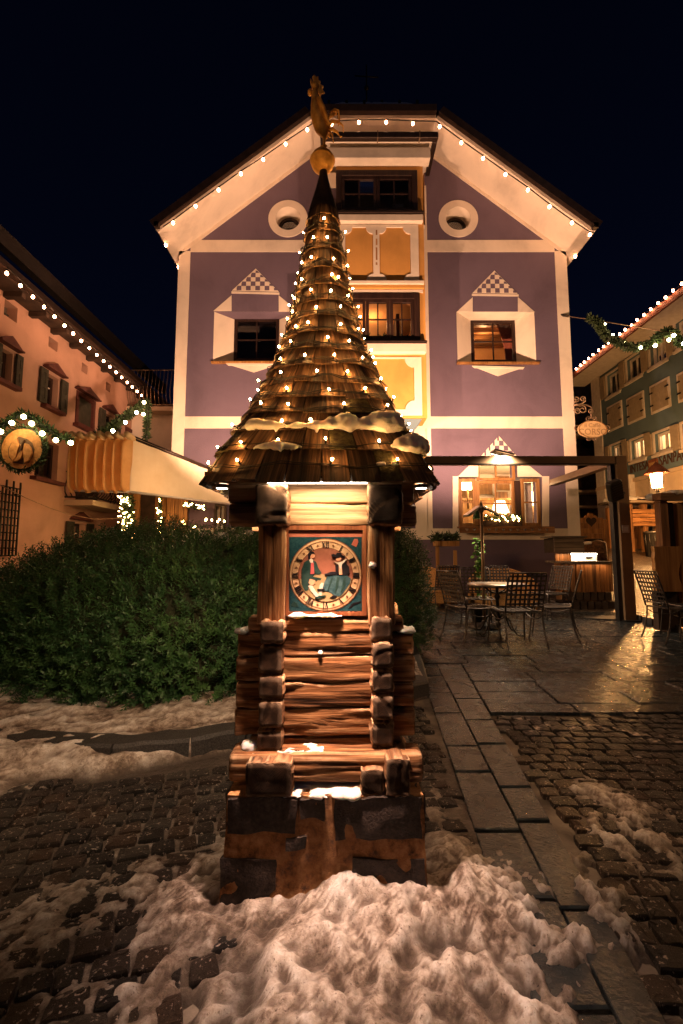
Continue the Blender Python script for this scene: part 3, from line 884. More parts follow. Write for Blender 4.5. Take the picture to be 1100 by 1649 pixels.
# stone plinth: mortar core with dark blocks set in it
def rough_block(name, x0, x1, y0, y1, z0, z1, mat, parent, amp=0.010, n=14, taper=0.0):
    vs = []; fs = []
    sd = Vector((R.uniform(0, 50),) * 3); cxm = (x0 + x1) / 2; cym = (y0 + y1) / 2
    dims = [(x0, x1), (y0, y1), (z0, z1)]
    for fi in range(3):
        a, b = (fi + 1) % 3, (fi + 2) % 3
        na = max(3, int(n * (dims[a][1] - dims[a][0]) / 0.3)); nb = max(3, int(n * (dims[b][1] - dims[b][0]) / 0.3))
        for s in (0, 1):
            base = len(vs)
            for i in range(na + 1):
                for j in range(nb + 1):
                    p = [0, 0, 0]; p[fi] = dims[fi][s]
                    p[a] = dims[a][0] + (dims[a][1] - dims[a][0]) * i / na
                    p[b] = dims[b][0] + (dims[b][1] - dims[b][0]) * j / nb
                    p = Vector(p)
                    k = 1 + taper * (1 - (p.z - z0) / (z1 - z0))
                    p.x = cxm + (p.x - cxm) * k; p.y = cym + (p.y - cym) * k
                    d = fbm(p * 11 + sd, 4)
                    d2 = Vector((mnoise.noise(p * 14 + sd), mnoise.noise(p * 14 + sd * 2), mnoise.noise(p * 14 + sd * 3)))
                    vs.append(p + d2 * amp + (p - Vector((cxm, cym, p.z))).normalized() * d * amp)
            for i in range(na):
                for j in range(nb):
                    f = (base+i*(nb+1)+j, base+(i+1)*(nb+1)+j, base+(i+1)*(nb+1)+j+1, base+i*(nb+1)+j+1)
                    fs.append(f if s else f[::-1])
    m_ = MB(); m_.add(vs, fs, True)
    c = Vector((cxm, cym, (z0 + z1) / 2)); m_.v = [v - c for v in m_.v]
    return m_.build(name, mat, parent, loc=c)
PX0, PX1 = -0.334, 0.238
plinth = rough_block('stone_plinth', PX0, PX1, 1.362, 1.958, -0.05, 0.302, M['mortar'], tower, 0.006, 26, 0.035)
for bx0, bx1, bz0, bz1 in ((-0.33, -0.13, 0.205, 0.298), (-0.120, -0.045, 0.235, 0.298), (-0.02, 0.232, 0.185, 0.30), (-0.342, -0.19, -0.04, 0.135), (0.03, 0.24, 0.02, 0.135), (-0.16, -0.10, 0.165, 0.195)):
    rough_block('plinth_stone', bx0, bx1, 1.353, 1.47, bz0, bz1, M['basalt'], plinth, 0.011, 34)
for bz0, bz1, by0, by1 in ((0.17, 0.29, 1.40, 1.66), (0.0, 0.14, 1.52, 1.90), (0.18, 0.29, 1.72, 1.94)):
    rough_block('plinth_stone', PX0 - 0.012, PX0 + 0.08, by0, by1, bz0, bz1, M['basalt'], plinth, 0.010, 24)
    rough_block('plinth_stone', PX1 - 0.08, PX1 + 0.012, by0, by1, bz0, bz1, M['basalt'], plinth, 0.010, 24)

# sill logs and stub ends under them
zs0, zs1 = zz(1262, 1.39), zz(1207, 1.42)
log('sill_log', -0.34, 0.247, 1.385, 1.49, zs0, zs1, r=0.022, rough=0.005)
log('sill_log', -0.34, 0.247, 1.83, 1.93, zs0, zs1, r=0.02, res=0.03)
zb0 = 0.304
log('foot_block', xx(393, 1250, 1.345), xx(470, 1250, 1.345), 1.345, 1.96, zb0 - 0.002, zz(1228, 1.345), 'Y', r=0.012, rough=0.006)
log('foot_block', xx(581, 1250, 1.36), xx(618, 1250, 1.36), 1.36, 1.96, zb0 - 0.002, zz(1240, 1.36), 'Y', r=0.01, rough=0.006)
log('foot_block', xx(621, 1250, 1.35), xx(661, 1250, 1.35), 1.35, 1.96, zb0 - 0.002, zz(1222, 1.35), 'Y', r=0.01, rough=0.006)
log('foot_log', -0.30, 0.2, 1.46, 1.55, zb0 - 0.004, zs0 + 0.004, r=0.008, res=0.02)
# front wall logs, running through the corners
YF = 1.45
edges = [994, 1018, 1057, 1099, 1141, 1188]
for i in range(5):
    z1, z0 = zz(edges[i], YF), zz(edges[i + 1], YF)
    log('wall_log', -0.300 if i == 0 else -0.335 + R.uniform(-.004, .006), 0.20 if i == 0 else 0.232 + R.uniform(-.006, .004), YF + R.uniform(-.004, .004), YF + 0.085, z0 + 0.002, z1 - 0.001, r=0.009, rough=0.0062)
    log('wall_log', -0.335, 0.232, 1.83, 1.91, z0 + 0.002, z1 - 0.001, r=0.014, rough=0.005, res=0.03)
z1, z0 = zz(1188, YF), zz(1200, YF)
log('wall_log', -0.29, 0.19, YF + 0.012, YF + 0.085, z0 - 0.012, z1 - 0.004, r=0.006, res=0.02)
# side wall logs: their dark ends stack at the corners
YT = 1.405
for (xa0, xa1, ed) in ((414, 456, [998, 1040, 1088, 1129, 1176, 1214]), (598, 636, [992, 1034, 1079, 1119, 1164, 1208])):
    for i in range(5):
        yt = YT + R.uniform(-.008, .008)
        z1, z0 = zz(ed[i], yt), zz(ed[i + 1], yt)
        dx = R.uniform(-.004, .004)
        log('corner_log', xx(xa0, 1100, yt) + dx, xx(xa1, 1100, yt) + dx, yt, 1.955 + R.uniform(-.01, .01), z0 + 0.0015, z1 - 0.0015, 'Y', r=0.016, rough=0.005)
# posts of the clock storey
zp0, zp1 = zz(1003, 1.43), zz(846, 1.43)
for xa0, xa1 in ((415, 460), (592, 636)):
    log('corner_post', xx(xa0, 920, 1.43), xx(xa1, 920, 1.43), 1.43, 1.525, zp0 - 0.01, zp1 + 0.004, 'Z', r=0.008, rough=0.0045)
    log('corner_post', xx(xa0, 920, 1.43), xx(xa1, 920, 1.43), 1.82, 1.905, zp0 - 0.01, zp1 + 0.004, 'Z', r=0.008, res=0.03)
# side walls of the clock storey
for sx in (-0.262, 0.125):
    for k in range(3):
        log('side_board', sx, sx + 0.03, 1.52, 1.83, zp0 + (zp1 - zp0) * k / 3 + .001, zp0 + (zp1 - zp0) * (k + 1) / 3 - .001, 'Y', r=0.006, res=0.03)
for k in range(3):
    log('side_board', -0.2, 0.08, 1.86, 1.89, zp0 + (zp1 - zp0) * k / 3 + .001, zp0 + (zp1 - zp0) * (k + 1) / 3 - .001, 'X', r=0.006, res=0.03)
# lintel logs and their ends
zl0, zl1 = zz(846, 1.44), zz(774, 1.44)
zm = zl0 + (zl1 - zl0) * 0.49
log('lintel_log', xx(368, 812, 1.44), xx(671, 812, 1.44), 1.44, 1.53, zl0, zm - .0015, mat=M['pale_log'], r=0.010, rough=0.0045)
log('lintel_log', xx(366, 812, 1.44), xx(668, 812, 1.44), 1.442, 1.53, zm + .0015, zl1 + 0.03, mat=M['pale_log'], r=0.010, rough=0.0045)
for k in range(2):
    log('lintel_log', -0.37, 0.245, 1.82, 1.91, zl0 + 0.08 * k, zl0 + 0.08 * k + 0.077, r=0.01, res=0.03)
log('lintel_end', xx(410, 812, 1.372), xx(464, 812, 1.372), 1.372, 1.96, zz(845, 1.372), zz(779, 1.372), 'Y', r=0.009, rough=0.0062)
log('lintel_end', xx(592, 812, 1.372), xx(648, 812, 1.372), 1.372, 1.96, zz(845, 1.372), zz(779, 1.372), 'Y', r=0.009, rough=0.0062)
# dark inner core so that no light leaks between the logs
MB().box(-0.21, 0.10, 1.535, 1.815, 0.31, 1.26).build('inner_core', M['dark_soffit'], tower)

# ---- clock
YC = 1.452
cw0, cw1 = W(461, 990, YC), W(592, 850, YC)
clock = MB().box(cw0.x, cw1.x, YC + 0.004, YC + 0.03, cw0.z - 0.004, cw1.z).build('clock', M['clay'], tower)
M['cl_frame'] = mat_wood('red brown clock frame', (0.12, 0.035, 0.015), (0.26, 0.085, 0.035), (0.36, 0.14, 0.06), 'Z', 1, 0.35, 0.2, 0.002, 0.1)
M['cl_teal'] = mat_noise('teal clock corner paint', (0.008, 0.032, 0.042), (0.022, 0.065, 0.072), 25, 0.25, 0.1, space='Generated', spec=0.6)
M['cl_red'] = mat_noise('salmon painted band', (0.35, 0.09, 0.06), (0.5, 0.17, 0.1), 18, 0.3, 0.1, spec=0.6)
M['cl_ring'] = mat_noise('cream dial ring', (0.60, 0.36, 0.19), (0.72, 0.47, 0.27), 14, 0.25, 0.06, spec=0.6)
M['cl_sky'] = mat_noise('rose painted background', (0.22, 0.075, 0.045), (0.33, 0.125, 0.075), 16, 0.3, 0.06, spec=0.6)
M['cl_soil'] = mat_noise('straw painted ground', (0.24, 0.16, 0.07), (0.34, 0.24, 0.12), 16, 0.3, 0.06, spec=0.6)
M['cl_line'] = mat_noise('dark dial paint', (0.012, 0.01, 0.012), (0.03, 0.024, 0.024), 20, 0.35, 0.0)
M['cl_brown'] = mat_noise('brown dial line', (0.15, 0.05, 0.02), (0.22, 0.08, 0.03), 20, 0.35, 0.0)
M['cl_coat'] = mat_noise('dark green coat paint', (0.008, 0.025, 0.022), (0.03, 0.06, 0.05), 40, 0.3, 0.0)
M['cl_skin'] = mat_noise('painted skin', (0.55, 0.25, 0.13), (0.66, 0.34, 0.2), 30, 0.3, 0.0)
M['cl_skirt'] = mat_noise('blue green skirt paint', (0.010, 0.036, 0.042), (0.06, 0.11, 0.115), 55, 0.3, 0.0)
M['cl_white'] = mat_noise('painted white cloth', (0.5, 0.42, 0.32), (0.62, 0.54, 0.44), 30, 0.3, 0.0)
M['cl_pink'] = mat_noise('painted rose cloth', (0.4, 0.07, 0.07), (0.55, 0.13, 0.12), 30, 0.3, 0.0)
M['cl_black'] = mat_noise('painted black cloth', (0.008, 0.007, 0.008), (0.02, 0.017, 0.02), 30, 0.3, 0.0)
# picture pixel of the 170 px wide crop -> point on the board
def cp(u, v): p = W(450 + u * 170 / 1100, 840 + v * 170 / 1100, YC); return (p.x, p.z)
def board(name, pts, mat, lay, holes=(), parent=clock):
    return MB().plate([cp(*p) for p in pts], [[cp(*p) for p in h] for h in holes], YC - 0.0009 * lay, YC + 0.0036).build(name, mat, parent)
def circ(u, v, r, n=48): return [(u + r * math.cos(2 * math.pi * i / n), v + r * math.sin(2 * math.pi * i / n)) for i in range(n)]
fr = [(58, 70), (905, 70), (905, 990), (58, 990)]
board('dial_board', fr, M['cl_frame'], 0)
board('frame_moulding', [(62, 40), (905, 40), (905, 975), (62, 975)], M['cl_frame'], 9, [[(98, 88), (866, 88), (866, 940), (98, 940)]])
board('corner_field', [(102, 160), (858, 160), (858, 932), (102, 932)], M['cl_teal'], 1)
board('painted_band', [(102, 98), (858, 98), (858, 160), (102, 160)], M['cl_red'], 1)
CU, CV = 481, 555
board('dial_rim', circ(CU, CV, 380), M['cl_brown'], 2)
board('dial_ring', circ(CU, CV, 370), M['cl_ring'], 3)
board('dial_line', circ(CU, CV, 352), M['cl_brown'], 4, [circ(CU, CV, 347)])
board('dial_line', circ(CU, CV, 286), M['cl_brown'], 4, [circ(CU, CV, 278)])
board('painted_scene', circ(CU, CV, 278), M['cl_sky'], 4)
gr_ = [(CU + 277 * math.cos(t), CV + 277 * math.sin(t)) for t in [rad(a) for a in range(8, 173, 6)]]
board('painted_ground', gr_ + [(240, 590), (330, 560), (430, 545), (520, 560), (640, 575)], M['cl_soil'], 5)
# numerals: strokes drawn with thick and thin bars and serifs
def numeral(txt, hour):
    a = rad(hour * 30)
    rc = 316; hgt = 58
    glyph = {'I': 19, 'V': 40, 'X': 42}
    wtot = sum(glyph[c] for c in txt); x = -wtot / 2
    m_ = MB()
    def stroke(x0, y0, x1, y1, w):
        d = Vector((x1 - x0, y1 - y0)); n = Vector((-d.y, d.x)).normalized() * w / 2
        q = [(x0 + n.x, y0 + n.y), (x1 + n.x, y1 + n.y), (x1 - n.x, y1 - n.y), (x0 - n.x, y0 - n.y)]
        pts = []
        for qx, qy in q:
            px = CU + qx * math.cos(a) + (rc + qy) * math.sin(a)
            py = CV + qx * math.sin(a) - (rc + qy) * math.cos(a)
            pts.append(cp(px, py))
        m_.plate(pts, [], YC - 0.0052, YC - 0.003)
    H2 = hgt / 2
    for c in txt:
        w = glyph[c]; xm = x + w / 2
        if c == 'I':
            stroke(xm, -H2, xm, H2, 7.5); stroke(xm - 7, -H2, xm + 7, -H2, 4); stroke(xm - 7, H2, xm + 7, H2, 4)
        elif c == 'V':
            stroke(xm - 13, H2, xm, -H2, 9); stroke(xm + 13, H2, xm, -H2, 4)
        else:
            stroke(xm - 14, H2, xm + 14, -H2, 9); stroke(xm + 14, H2, xm - 14, -H2, 4)
        x += w
    m_.build('numeral', M['cl_line'], clock)
    b2 = rad(hour * 30 + 15)
    u, v = CU + 316 * math.sin(b2), CV - 316 * math.cos(b2)
    k = 14
    star = []
    for i in range(8):
        rr = k if i % 2 == 0 else k * 0.4
        star.append((u + rr * math.cos(b2 + i * math.pi / 4), v + rr * math.sin(b2 + i * math.pi / 4)))
    board('dial_star', star, M['cl_brown'], 5)
for i, t in enumerate(['I', 'II', 'III', 'IV', 'V', 'VI', 'VII', 'VIII', 'IX', 'X', 'XI', 'XII']): numeral(t, i + 1)
# painted couple, as thin paint layers
def paint(name, pts, mat, lay): board(name, pts, mat, lay)
paint('painted_man', [(262, 420), (300, 400), (345, 400), (385, 420), (405, 480), (440, 530), (420, 550), (370, 545), (350, 575), (400, 590), (395, 615), (320, 600), (312, 660), (300, 715), (268, 720), (232, 650), (232, 500)], M['cl_coat'], 6)
paint('painted_man', [(330, 430), (358, 425), (366, 540), (325, 545)], M['cl_pink'], 7)
paint('painted_man', [(310, 400), (322, 425), (350, 440), (352, 400), (335, 380)], M['cl_white'], 7)
paint('painted_man', circ(343, 352, 30, 16), M['cl_skin'], 7)
paint('painted_man', [(300, 375), (302, 330), (325, 308), (362, 318), (372, 335), (340, 332), (325, 360), (318, 392), (302, 392)], M['cl_black'], 8)
paint('painted_man', [(305, 640), (318, 595), (370, 610), (376, 640), (340, 665)], M['cl_skin'], 7)
paint('painted_man', [(302, 668), (338, 655), (372, 715), (412, 765), (395, 792), (370, 770), (325, 715)], M['cl_white'], 7)
paint('painted_man', [(372, 785), (440, 770), (485, 765), (470, 780), (400, 802)], M['cl_coat'], 8)
paint('painted_man', [(420, 660), (440, 635), (462, 640), (448, 700), (438, 770), (405, 768), (415, 720)], M['cl_white'], 6)
paint('painted_woman', [(505, 560), (580, 555), (700, 555), (742, 590), (735, 640), (700, 690), (650, 760), (620, 780), (560, 760), (520, 730), (470, 720), (452, 690), (470, 630)], M['cl_skirt'], 6)
for q in ([(540, 590), (560, 580), (520, 690), (500, 715)], [(600, 580), (625, 575), (610, 690), (575, 745)], [(670, 580), (690, 580), (690, 660), (640, 740)]):
    paint('skirt_fold', q, M['cl_coat'], 7)
paint('painted_woman', [(582, 460), (610, 440), (690, 430), (725, 470), (728, 540), (690, 558), (600, 555), (585, 520)], M['cl_black'], 7)
paint('painted_woman', [(618, 450), (650, 440), (655, 550), (622, 550)], M['cl_skin'], 8)
paint('painted_woman', [(565, 415), (610, 440), (640, 500), (655, 440), (705, 395), (690, 390), (640, 420), (600, 425)], M['cl_white'], 9)
paint('painted_woman', circ(615, 378, 30, 16), M['cl_skin'], 8)
paint('painted_woman', [(540, 345), (560, 335), (590, 345), (598, 325), (645, 325), (652, 350), (680, 360), (682, 385), (640, 360), (590, 372), (555, 365)], M['cl_black'], 10)
paint('painted_woman', [(585, 520), (600, 545), (490, 560), (470, 545), (545, 520)], M['cl_black'], 8)
paint('painted_woman', [(395, 700), (470, 695), (475, 715), (400, 715)], M['cl_black'], 8)
paint('painted_woman', [(525, 790), (570, 765), (600, 772), (570, 795)], M['cl_black'], 7)
paint('painted_bench', [(330, 570), (440, 590), (430, 610), (320, 590)], M['cl_coat'], 5.5)
paint('painted_bell', [(750, 240), (780, 180), (815, 180), (822, 215), (800, 265)], M['cl_red'], 2)
paint('painted_bird', [(720, 900), (760, 850), (850, 828), (835, 845), (775, 870), (740, 900)], M['cl_black'], 2)
paint('painted_flower', [(120, 870), (150, 828), (185, 850), (200, 885), (160, 890)], M['cl_coat'], 2)
clock_glass = None

# ---- shingled roof
ZR = [1.223, 1.316, 1.395, 1.46, 1.52, 1.60, 1.68, 1.74, 1.80, 1.86, 1.93, 2.00, 2.10, 2.17, 2.29, 2.366]
RR = [0.357, 0.326, 0.288, 0.262, 0.240, 0.212, 0.184, 0.164, 0.146, 0.131, 0.115, 0.102, 0.083, 0.074, 0.056, 0.050]
EE = [12.0, 9.0, 7.0, 5.5, 4.6, 3.6, 3.0, 2.7, 2.4, 2.2, 2.1, 2.0, 2.0, 2.0, 2.0, 2.0]
def rprof(z): return float(np.interp(z, ZR, RR)), float(np.interp(z, ZR, EE))
def rpt(t, z, off=0.0):
    """t in [0,1) round the roof by arc, starting at the back and passing the front at 0.5."""
    r, e = rprof(z)
    tab = rpt.tab.setdefault(round(e, 2), None)
    if tab is None:
        th = np.linspace(0, 2 * np.pi, 721); c_ = np.cos(th); s_ = np.sin(th)
        k = (np.abs(c_) ** e + np.abs(s_) ** e) ** (-1 / e)
        x = k * c_; y = k * s_; L = np.concatenate([[0], np.cumsum(np.hypot(np.diff(x), np.diff(y)))]); L /= L[-1]
        tab = rpt.tab[round(e, 2)] = (L, th)
    th = float(np.interp((t % 1.0), tab[0], tab[1])) + math.pi / 2
    c_, s_ = math.cos(th), math.sin(th)
    k = (abs(c_) ** e + abs(s_) ** e) ** (-1 / e)
    rr = r * k + off
    lean = -0.008 * max(0, (z - 1.6))
    return Vector((AX + lean + rr * c_, AY + rr * s_, z))
rpt.tab = {}
roof = MB()
zsamp = [1.228 + (2.36 - 1.228) * i / 30 for i in range(31)]
vs = [rpt(j / 64, z, -0.016) for z in zsamp for j in range(64)]
roof.add(vs, [(i*64+j, i*64+(j+1) % 64, (i+1)*64+(j+1) % 64, (i+1)*64+j) for i in range(30) for j in range(64)], True)
roof = roof.build('roof', M['dark_soffit'], tower)
CZ = [1.216, 1.318, 1.392, 1.452, 1.512, 1.575, 1.645, 1.715, 1.785, 1.855, 1.925, 1.995, 2.075, 2.160, 2.245, 2.31, 2.37]
CNT = [30, 28, 26, 24, 24, 22, 20, 18, 17, 15, 14, 12, 11, 10, 9, 8]
shingle_mats = [M['shingle']] * 9 + [M['moss']]  # plain and mossy shingle wood
for k in range(len(CZ) - 1):
    n = CNT[k]; z0 = CZ[k]; z1 = CZ[k + 1] + (CZ[k + 1] - CZ[k]) * 0.22
    z1 = min(z1, 2.375)
    ws = [R.uniform(0.65, 1.35) for _ in range(n)]; tot = sum(ws); t0 = R.uniform(0, 1)
    rnow = rprof(z0)[0]
    th = 0.013 if k < 3 else (0.010 if k < 9 else 0.007)
    for w in ws:
        dt = w / tot; ta, tb = t0, t0 + dt; t0 += dt
        gap = 0.05 * dt
        ta += gap * 0.5; tb -= gap * 0.5
        jz = R.uniform(-0.007, 0.004) if k else R.uniform(-0.008, 0.006)
        lift = R.uniform(0.0, 0.006)
        nb = 3
        lo = [rpt(ta + (tb - ta) * i / nb, z0 + jz, th + 0.004 + lift + R.uniform(-.0012, .0012)) for i in range(nb + 1)]
        li = [rpt(ta + (tb - ta) * i / nb, z0 + jz, 0.004 + lift) for i in range(nb + 1)]
        hi = [rpt(ta + (tb - ta) * i / nb, z1, 0.002) for i in range(nb + 1)]
        hj = [rpt(ta + (tb - ta) * i / nb, z1, -0.006) for i in range(nb + 1)]
        mid_o = [(lo[i] + hi[i]) / 2 + Vector((0, 0, 0)) for i in range(nb + 1)]
        mid_i = [(li[i] + hj[i]) / 2 for i in range(nb + 1)]
        c = (lo[1] + hi[1]) / 2
        ux = (hi[1] - lo[1]).normalized(); uy = (lo[-1] - lo[0]); uy = (uy - ux * uy.dot(ux)).normalized(); uz = ux.cross(uy)
        Rm = Matrix((ux, uy, uz)).transposed()
        inv = Rm.transposed()
        V_ = []
        for row in (lo, mid_o, hi, hj, mid_i, li): V_ += [inv @ (p - c) for p in row]
        q = nb + 1; Fc = []
        for r_ in range(6):
            r2 = (r_ + 1) % 6
            for i in range(nb): Fc.append((r_*q+i, r_*q+i+1, r2*q+i+1, r2*q+i))
        for e_ in (0, nb): Fc.append(tuple(r_*q + e_ for r_ in range(6)))
        me = bpy.data.meshes.new('shingle'); me.from_pydata([tuple(p) for p in V_], [], Fc)
        cornerish = k < 4 and min(abs(((ta + tb) / 2 % 0.25) - 0.125), 1) < 0.012
        me.materials.append(M['moss'] if (cornerish or (k < 4 and R.random() < 0.06)) else M['shingle'])
        bm = bmesh.new(); bm.from_mesh(me); bmesh.ops.recalc_face_normals(bm, faces=bm.faces); bm.to_mesh(me); bm.free()
        o = bpy.data.objects.new('shingle', me); COL.objects.link(o)
        o.parent = roof
        o.matrix_local = Matrix.Translation(c - wloc(tower)) @ Rm.to_4x4()
# soffit boards under the eave, and rafters
sm = MB()
for k in range(9):
    x0 = AX - 0.345 + 0.69 * k / 9
    for s in (0, 1):
        ya, yb = (AY - 0.345, AY - 0.21) if s == 0 else (AY + 0.21, AY + 0.345)
        sm.box(x0 + .001, x0 + 0.075, ya, yb, 1.235, 1.247)
    ya = AY - 0.20 + 0.4 * k / 9
    sm.box(AX - 0.345, AX - 0.25, ya, ya + 0.043, 1.235, 1.247); sm.box(AX + 0.25, AX + 0.345, ya, ya + 0.043, 1.235, 1.247)
sm.build('soffit_board', M['plank_x'], roof)
# lead cap, gilded ball
cap = MB().lathe([(0.062, 2.352), (0.058, 2.366), (0.046, 2.41), (0.032, 2.46), (0.020, 2.51), (0.0145, 2.545), (0.012, 2.56)], (AX - 0.006, AY, 0), 20).build('spire_cap', M['cap_metal'], tower)
bl = MB()
pr = [(0.0005, -0.048)] + [(0.048 * math.sin(rad(a)), -0.048 * math.cos(rad(a))) for a in range(15, 86, 10)] + [(0.0505, -0.001), (0.0515, 0.002), (0.0505, 0.006)] + [(0.047 * math.sin(rad(a)), -0.047 * math.cos(rad(a))) for a in range(98, 172, 9)] + [(0.0005, 0.047)]
bl.lathe(pr, (AX - 0.010, AY, 2.588), 32)
bl.build('gilded_ball', M['gold'], tower)

# ---- gilded rooster
roo = thing('weathercock', 'gilded sheet metal rooster standing on the gilded ball of the clock tower', 'weathercock', W(521, 237, AY))
def rp(px, py, dy=0.0):
    p = W(px, py, AY); return Vector((p.x, AY + dy, p.z))
def rposs(lst): return [rp(480 + u * 240 / 1100, 100 + v * 240 / 1100) for u, v in lst]
def sheet(name, pts, th, mat=None):
    P_ = [rp(480 + u * 240 / 1100, 100 + v * 240 / 1100) for u, v in pts]
    return MB().plate([(p.x, p.z) for p in P_], [], AY - th, AY + th).build(name, mat or M['gold'], roo, bevel=0.002)
bt = MB(); bt.tube(rposs([(128, 190), (125, 225), (124, 265), (128, 310), (140, 370), (155, 430), (175, 490), (195, 530), (205, 565)]),
        [0.009, 0.012, 0.014, 0.019, 0.027, 0.030, 0.028, 0.018, 0.006], 14)
bt.build('body', M['gold'], roo)
wg = MB(); wg.tube([p + Vector((0.004, -0.024, 0)) for p in rposs([(135, 300), (150, 330), (175, 400), (205, 470), (228, 515)])], [0.006, 0.016, 0.020, 0.014, 0.003], 10, 0.5)
wg.build('wing', M['gold'], roo)
wg = MB(); wg.tube([p + Vector((0.004, 0.024, 0)) for p in rposs([(135, 300), (150, 330), (175, 400), (205, 470), (228, 515)])], [0.006, 0.016, 0.020, 0.014, 0.003], 10, 0.5)
wg.build('wing', M['gold'], roo)
hd = MB(); hd.ball(rp(480 + 128 * .218, 100 + 185 * .218), 0.0155, 12, 1.15, 8)
hd.build('head', M['gold'], roo)
sheet('comb', [(100, 165), (112, 135), (104, 112), (122, 97), (133, 112), (150, 108), (152, 135), (168, 145), (162, 168), (190, 180), (178, 200), (198, 228), (172, 232), (168, 262), (150, 235), (140, 200), (118, 180)], 0.004)
sheet('beak', [(112, 160), (92, 118), (88, 140), (96, 175), (112, 190)], 0.004)
wt = MB(); wt.ball(rp(480 + 88 * .218, 100 + 224 * .218), 0.0105, 10, 1.4, 6); wt.build('wattle', M['gold'], roo)
for pts, r0 in (([(205, 480), (215, 420), (240, 365), (275, 350), (300, 380), (305, 430), (296, 470)], 0.010), ([(210, 470), (235, 410), (262, 388), (285, 395), (296, 425)], 0.009),
                ([(212, 485), (250, 450), (290, 440), (318, 455), (332, 490), (335, 515)], 0.008), ([(215, 495), (255, 490), (290, 510), (312, 540), (325, 566)], 0.008),
                ([(212, 505), (235, 520), (252, 550), (263, 592)], 0.007)):
    tf = MB(); k = len(pts)
    tf.tube([p + Vector((0, R.uniform(-.012, .012), 0)) for p in rposs(pts)], [r0 * (1.0 - 0.85 * (i / (k - 1)) ** 2) for i in range(k)], 8, 0.35)
    tf.build('tail_feather', M['gold'], roo)
lg = MB(); lg.tube(rposs([(192, 540), (195, 580), (190, 628)]), [0.010, 0.006, 0.005], 8); lg.tube(rposs([(165, 622), (190, 618), (215, 622)]), 0.004, 6)
lg.build('leg', M['gold'], roo)

# ---- fairy lights round the roof
fl = thing('fairy_lights', 'string of warm fairy lights wound round the shingle roof of the clock tower', 'string lights', (AX, AY, 1.35))
cab = MB(); pts = []
levels = [1.262] + [z + 0.012 for z in CZ[1:15]]
holders = MB(); nb_ = 0
bulb_mesh = {}
def bulb_at(p, d, parent, mat, r, hold, sink=None):
    """A tiny lit bulb with its holder; bulbs share one mesh."""
    if mat.name not in bulb_mesh:
        b = MB(); b.ball((0, 0, 0), 1.0, 8, 1.5, 6); o = b.build('bulb', mat, None); bulb_mesh[mat.name] = o.data; bpy.data.objects.remove(o)
    o = bpy.data.objects.new('bulb', bulb_mesh[mat.name]); COL.objects.link(o)
    o.parent = parent; o.location = p + d * (hold + r) - wloc(parent)
    o.rotation_euler = d.to_track_quat('Z', 'Y').to_euler(); o.scale = (r, r, r)
    if sink is not None: sink.tube([p, p + d * (hold + 0.001)], [0.0028, 0.0034], 6)
cnt_lv = [12, 17, 16, 15, 15, 14, 14, 13, 12, 11, 11, 10, 9, 7, 5]
for li, z in enumerate(levels):
    ring = [rpt(j / 48, z + 0.006 * math.sin(j * 0.9 + li) + 0.004 * math.sin(j * 2.1), 0.018 + 0.004 * math.sin(j * 1.7 + li * 2)) for j in range(48)]
    cab.tube(ring, 0.0015, 5, closed=True)
    ring2 = [p + Vector((R.uniform(-.002, .002), R.uniform(-.002, .002), 0.006 + R.uniform(-.003, .003))) for p in ring]
    cab.tube(ring2, 0.0013, 5, closed=True)
    n = cnt_lv[li]; ph = R.uniform(0, 1)
    for j in range(n):
        t = ((j + R.uniform(-.3, .3)) / n + ph) % 1.0
        p = rpt(t, z + 0.006, 0.015)
        out = (p - Vector((AX, AY, p.z))).normalized()
        d = (out * R.uniform(0.1, 0.7) + Vector((R.uniform(-.4, .4), R.uniform(-.3, .3), R.uniform(0.2, 1.0)))).normalized()
        bulb_at(p, d, fl, M['bulb'], 0.0034, R.uniform(.007, .014), holders)
cab.build('cable', M['cable'], fl); holders.build('bulb_holder', M['cable'], fl, kind='stuff')

# ---- lamps under the eave
el = thing('eave_lamp', 'bright strip lamp under the front eave above the clock lintel', 'lamp', (AX, 1.375, 1.23))
MB().box(-0.235, 0.085, 1.352, 1.376, 1.223, 1.233).build('housing', M['steel'], el)
MB().box(-0.23, 0.08, 1.355, 1.373, 1.2195, 1.2228).build('tube', M['white_glow'], el)
lamp('eave_light', 'AREA', (-0.075, 1.364, 1.2185), P_EAVE, (1.0, 0.70, 0.42), el, 0.30, (-0.075, 1.33, 0), sizey=0.02)
lamp('eave_spot', 'SPOT', (-0.075, 1.316, 1.207), P_EAVE_SPOT, (1.0, 0.62, 0.45), el, 0.03, (0.03, 1.24, 0), 70, blend=1.0)
for sx, nm, pw in ((-1, 'bright spot lamp under the left eave of the clock tower', 1.0), (1, 'small spot lamp under the right eave of the clock tower', 0.7)):
    xs_ = AX + sx * 0.335
    sl = thing('spot_lamp', nm, 'lamp', (xs_, 1.48, 1.232))
    MB().lathe([(0.020, 0.0), (0.024, -0.012), (0.020, -0.014)], (xs_, 1.48, 1.234), 14).build('housing', M['steel'], sl)
    MB().lathe([(0.0005, -0.004), (0.018, -0.002), (0.019, 0.004)], (xs_, 1.48, 1.222), 14).build('lens', M['white_glow'], sl)
    lamp('spot_light', 'SPOT', (xs_, 1.48, 1.208), P_EAVE_SIDE * pw, (1.0, 0.66, 0.40) if sx < 0 else (1.0, 0.60, 0.33), sl, 0.012, (xs_ + sx * .60, 2.65, 0.0), 108, blend=0.8)

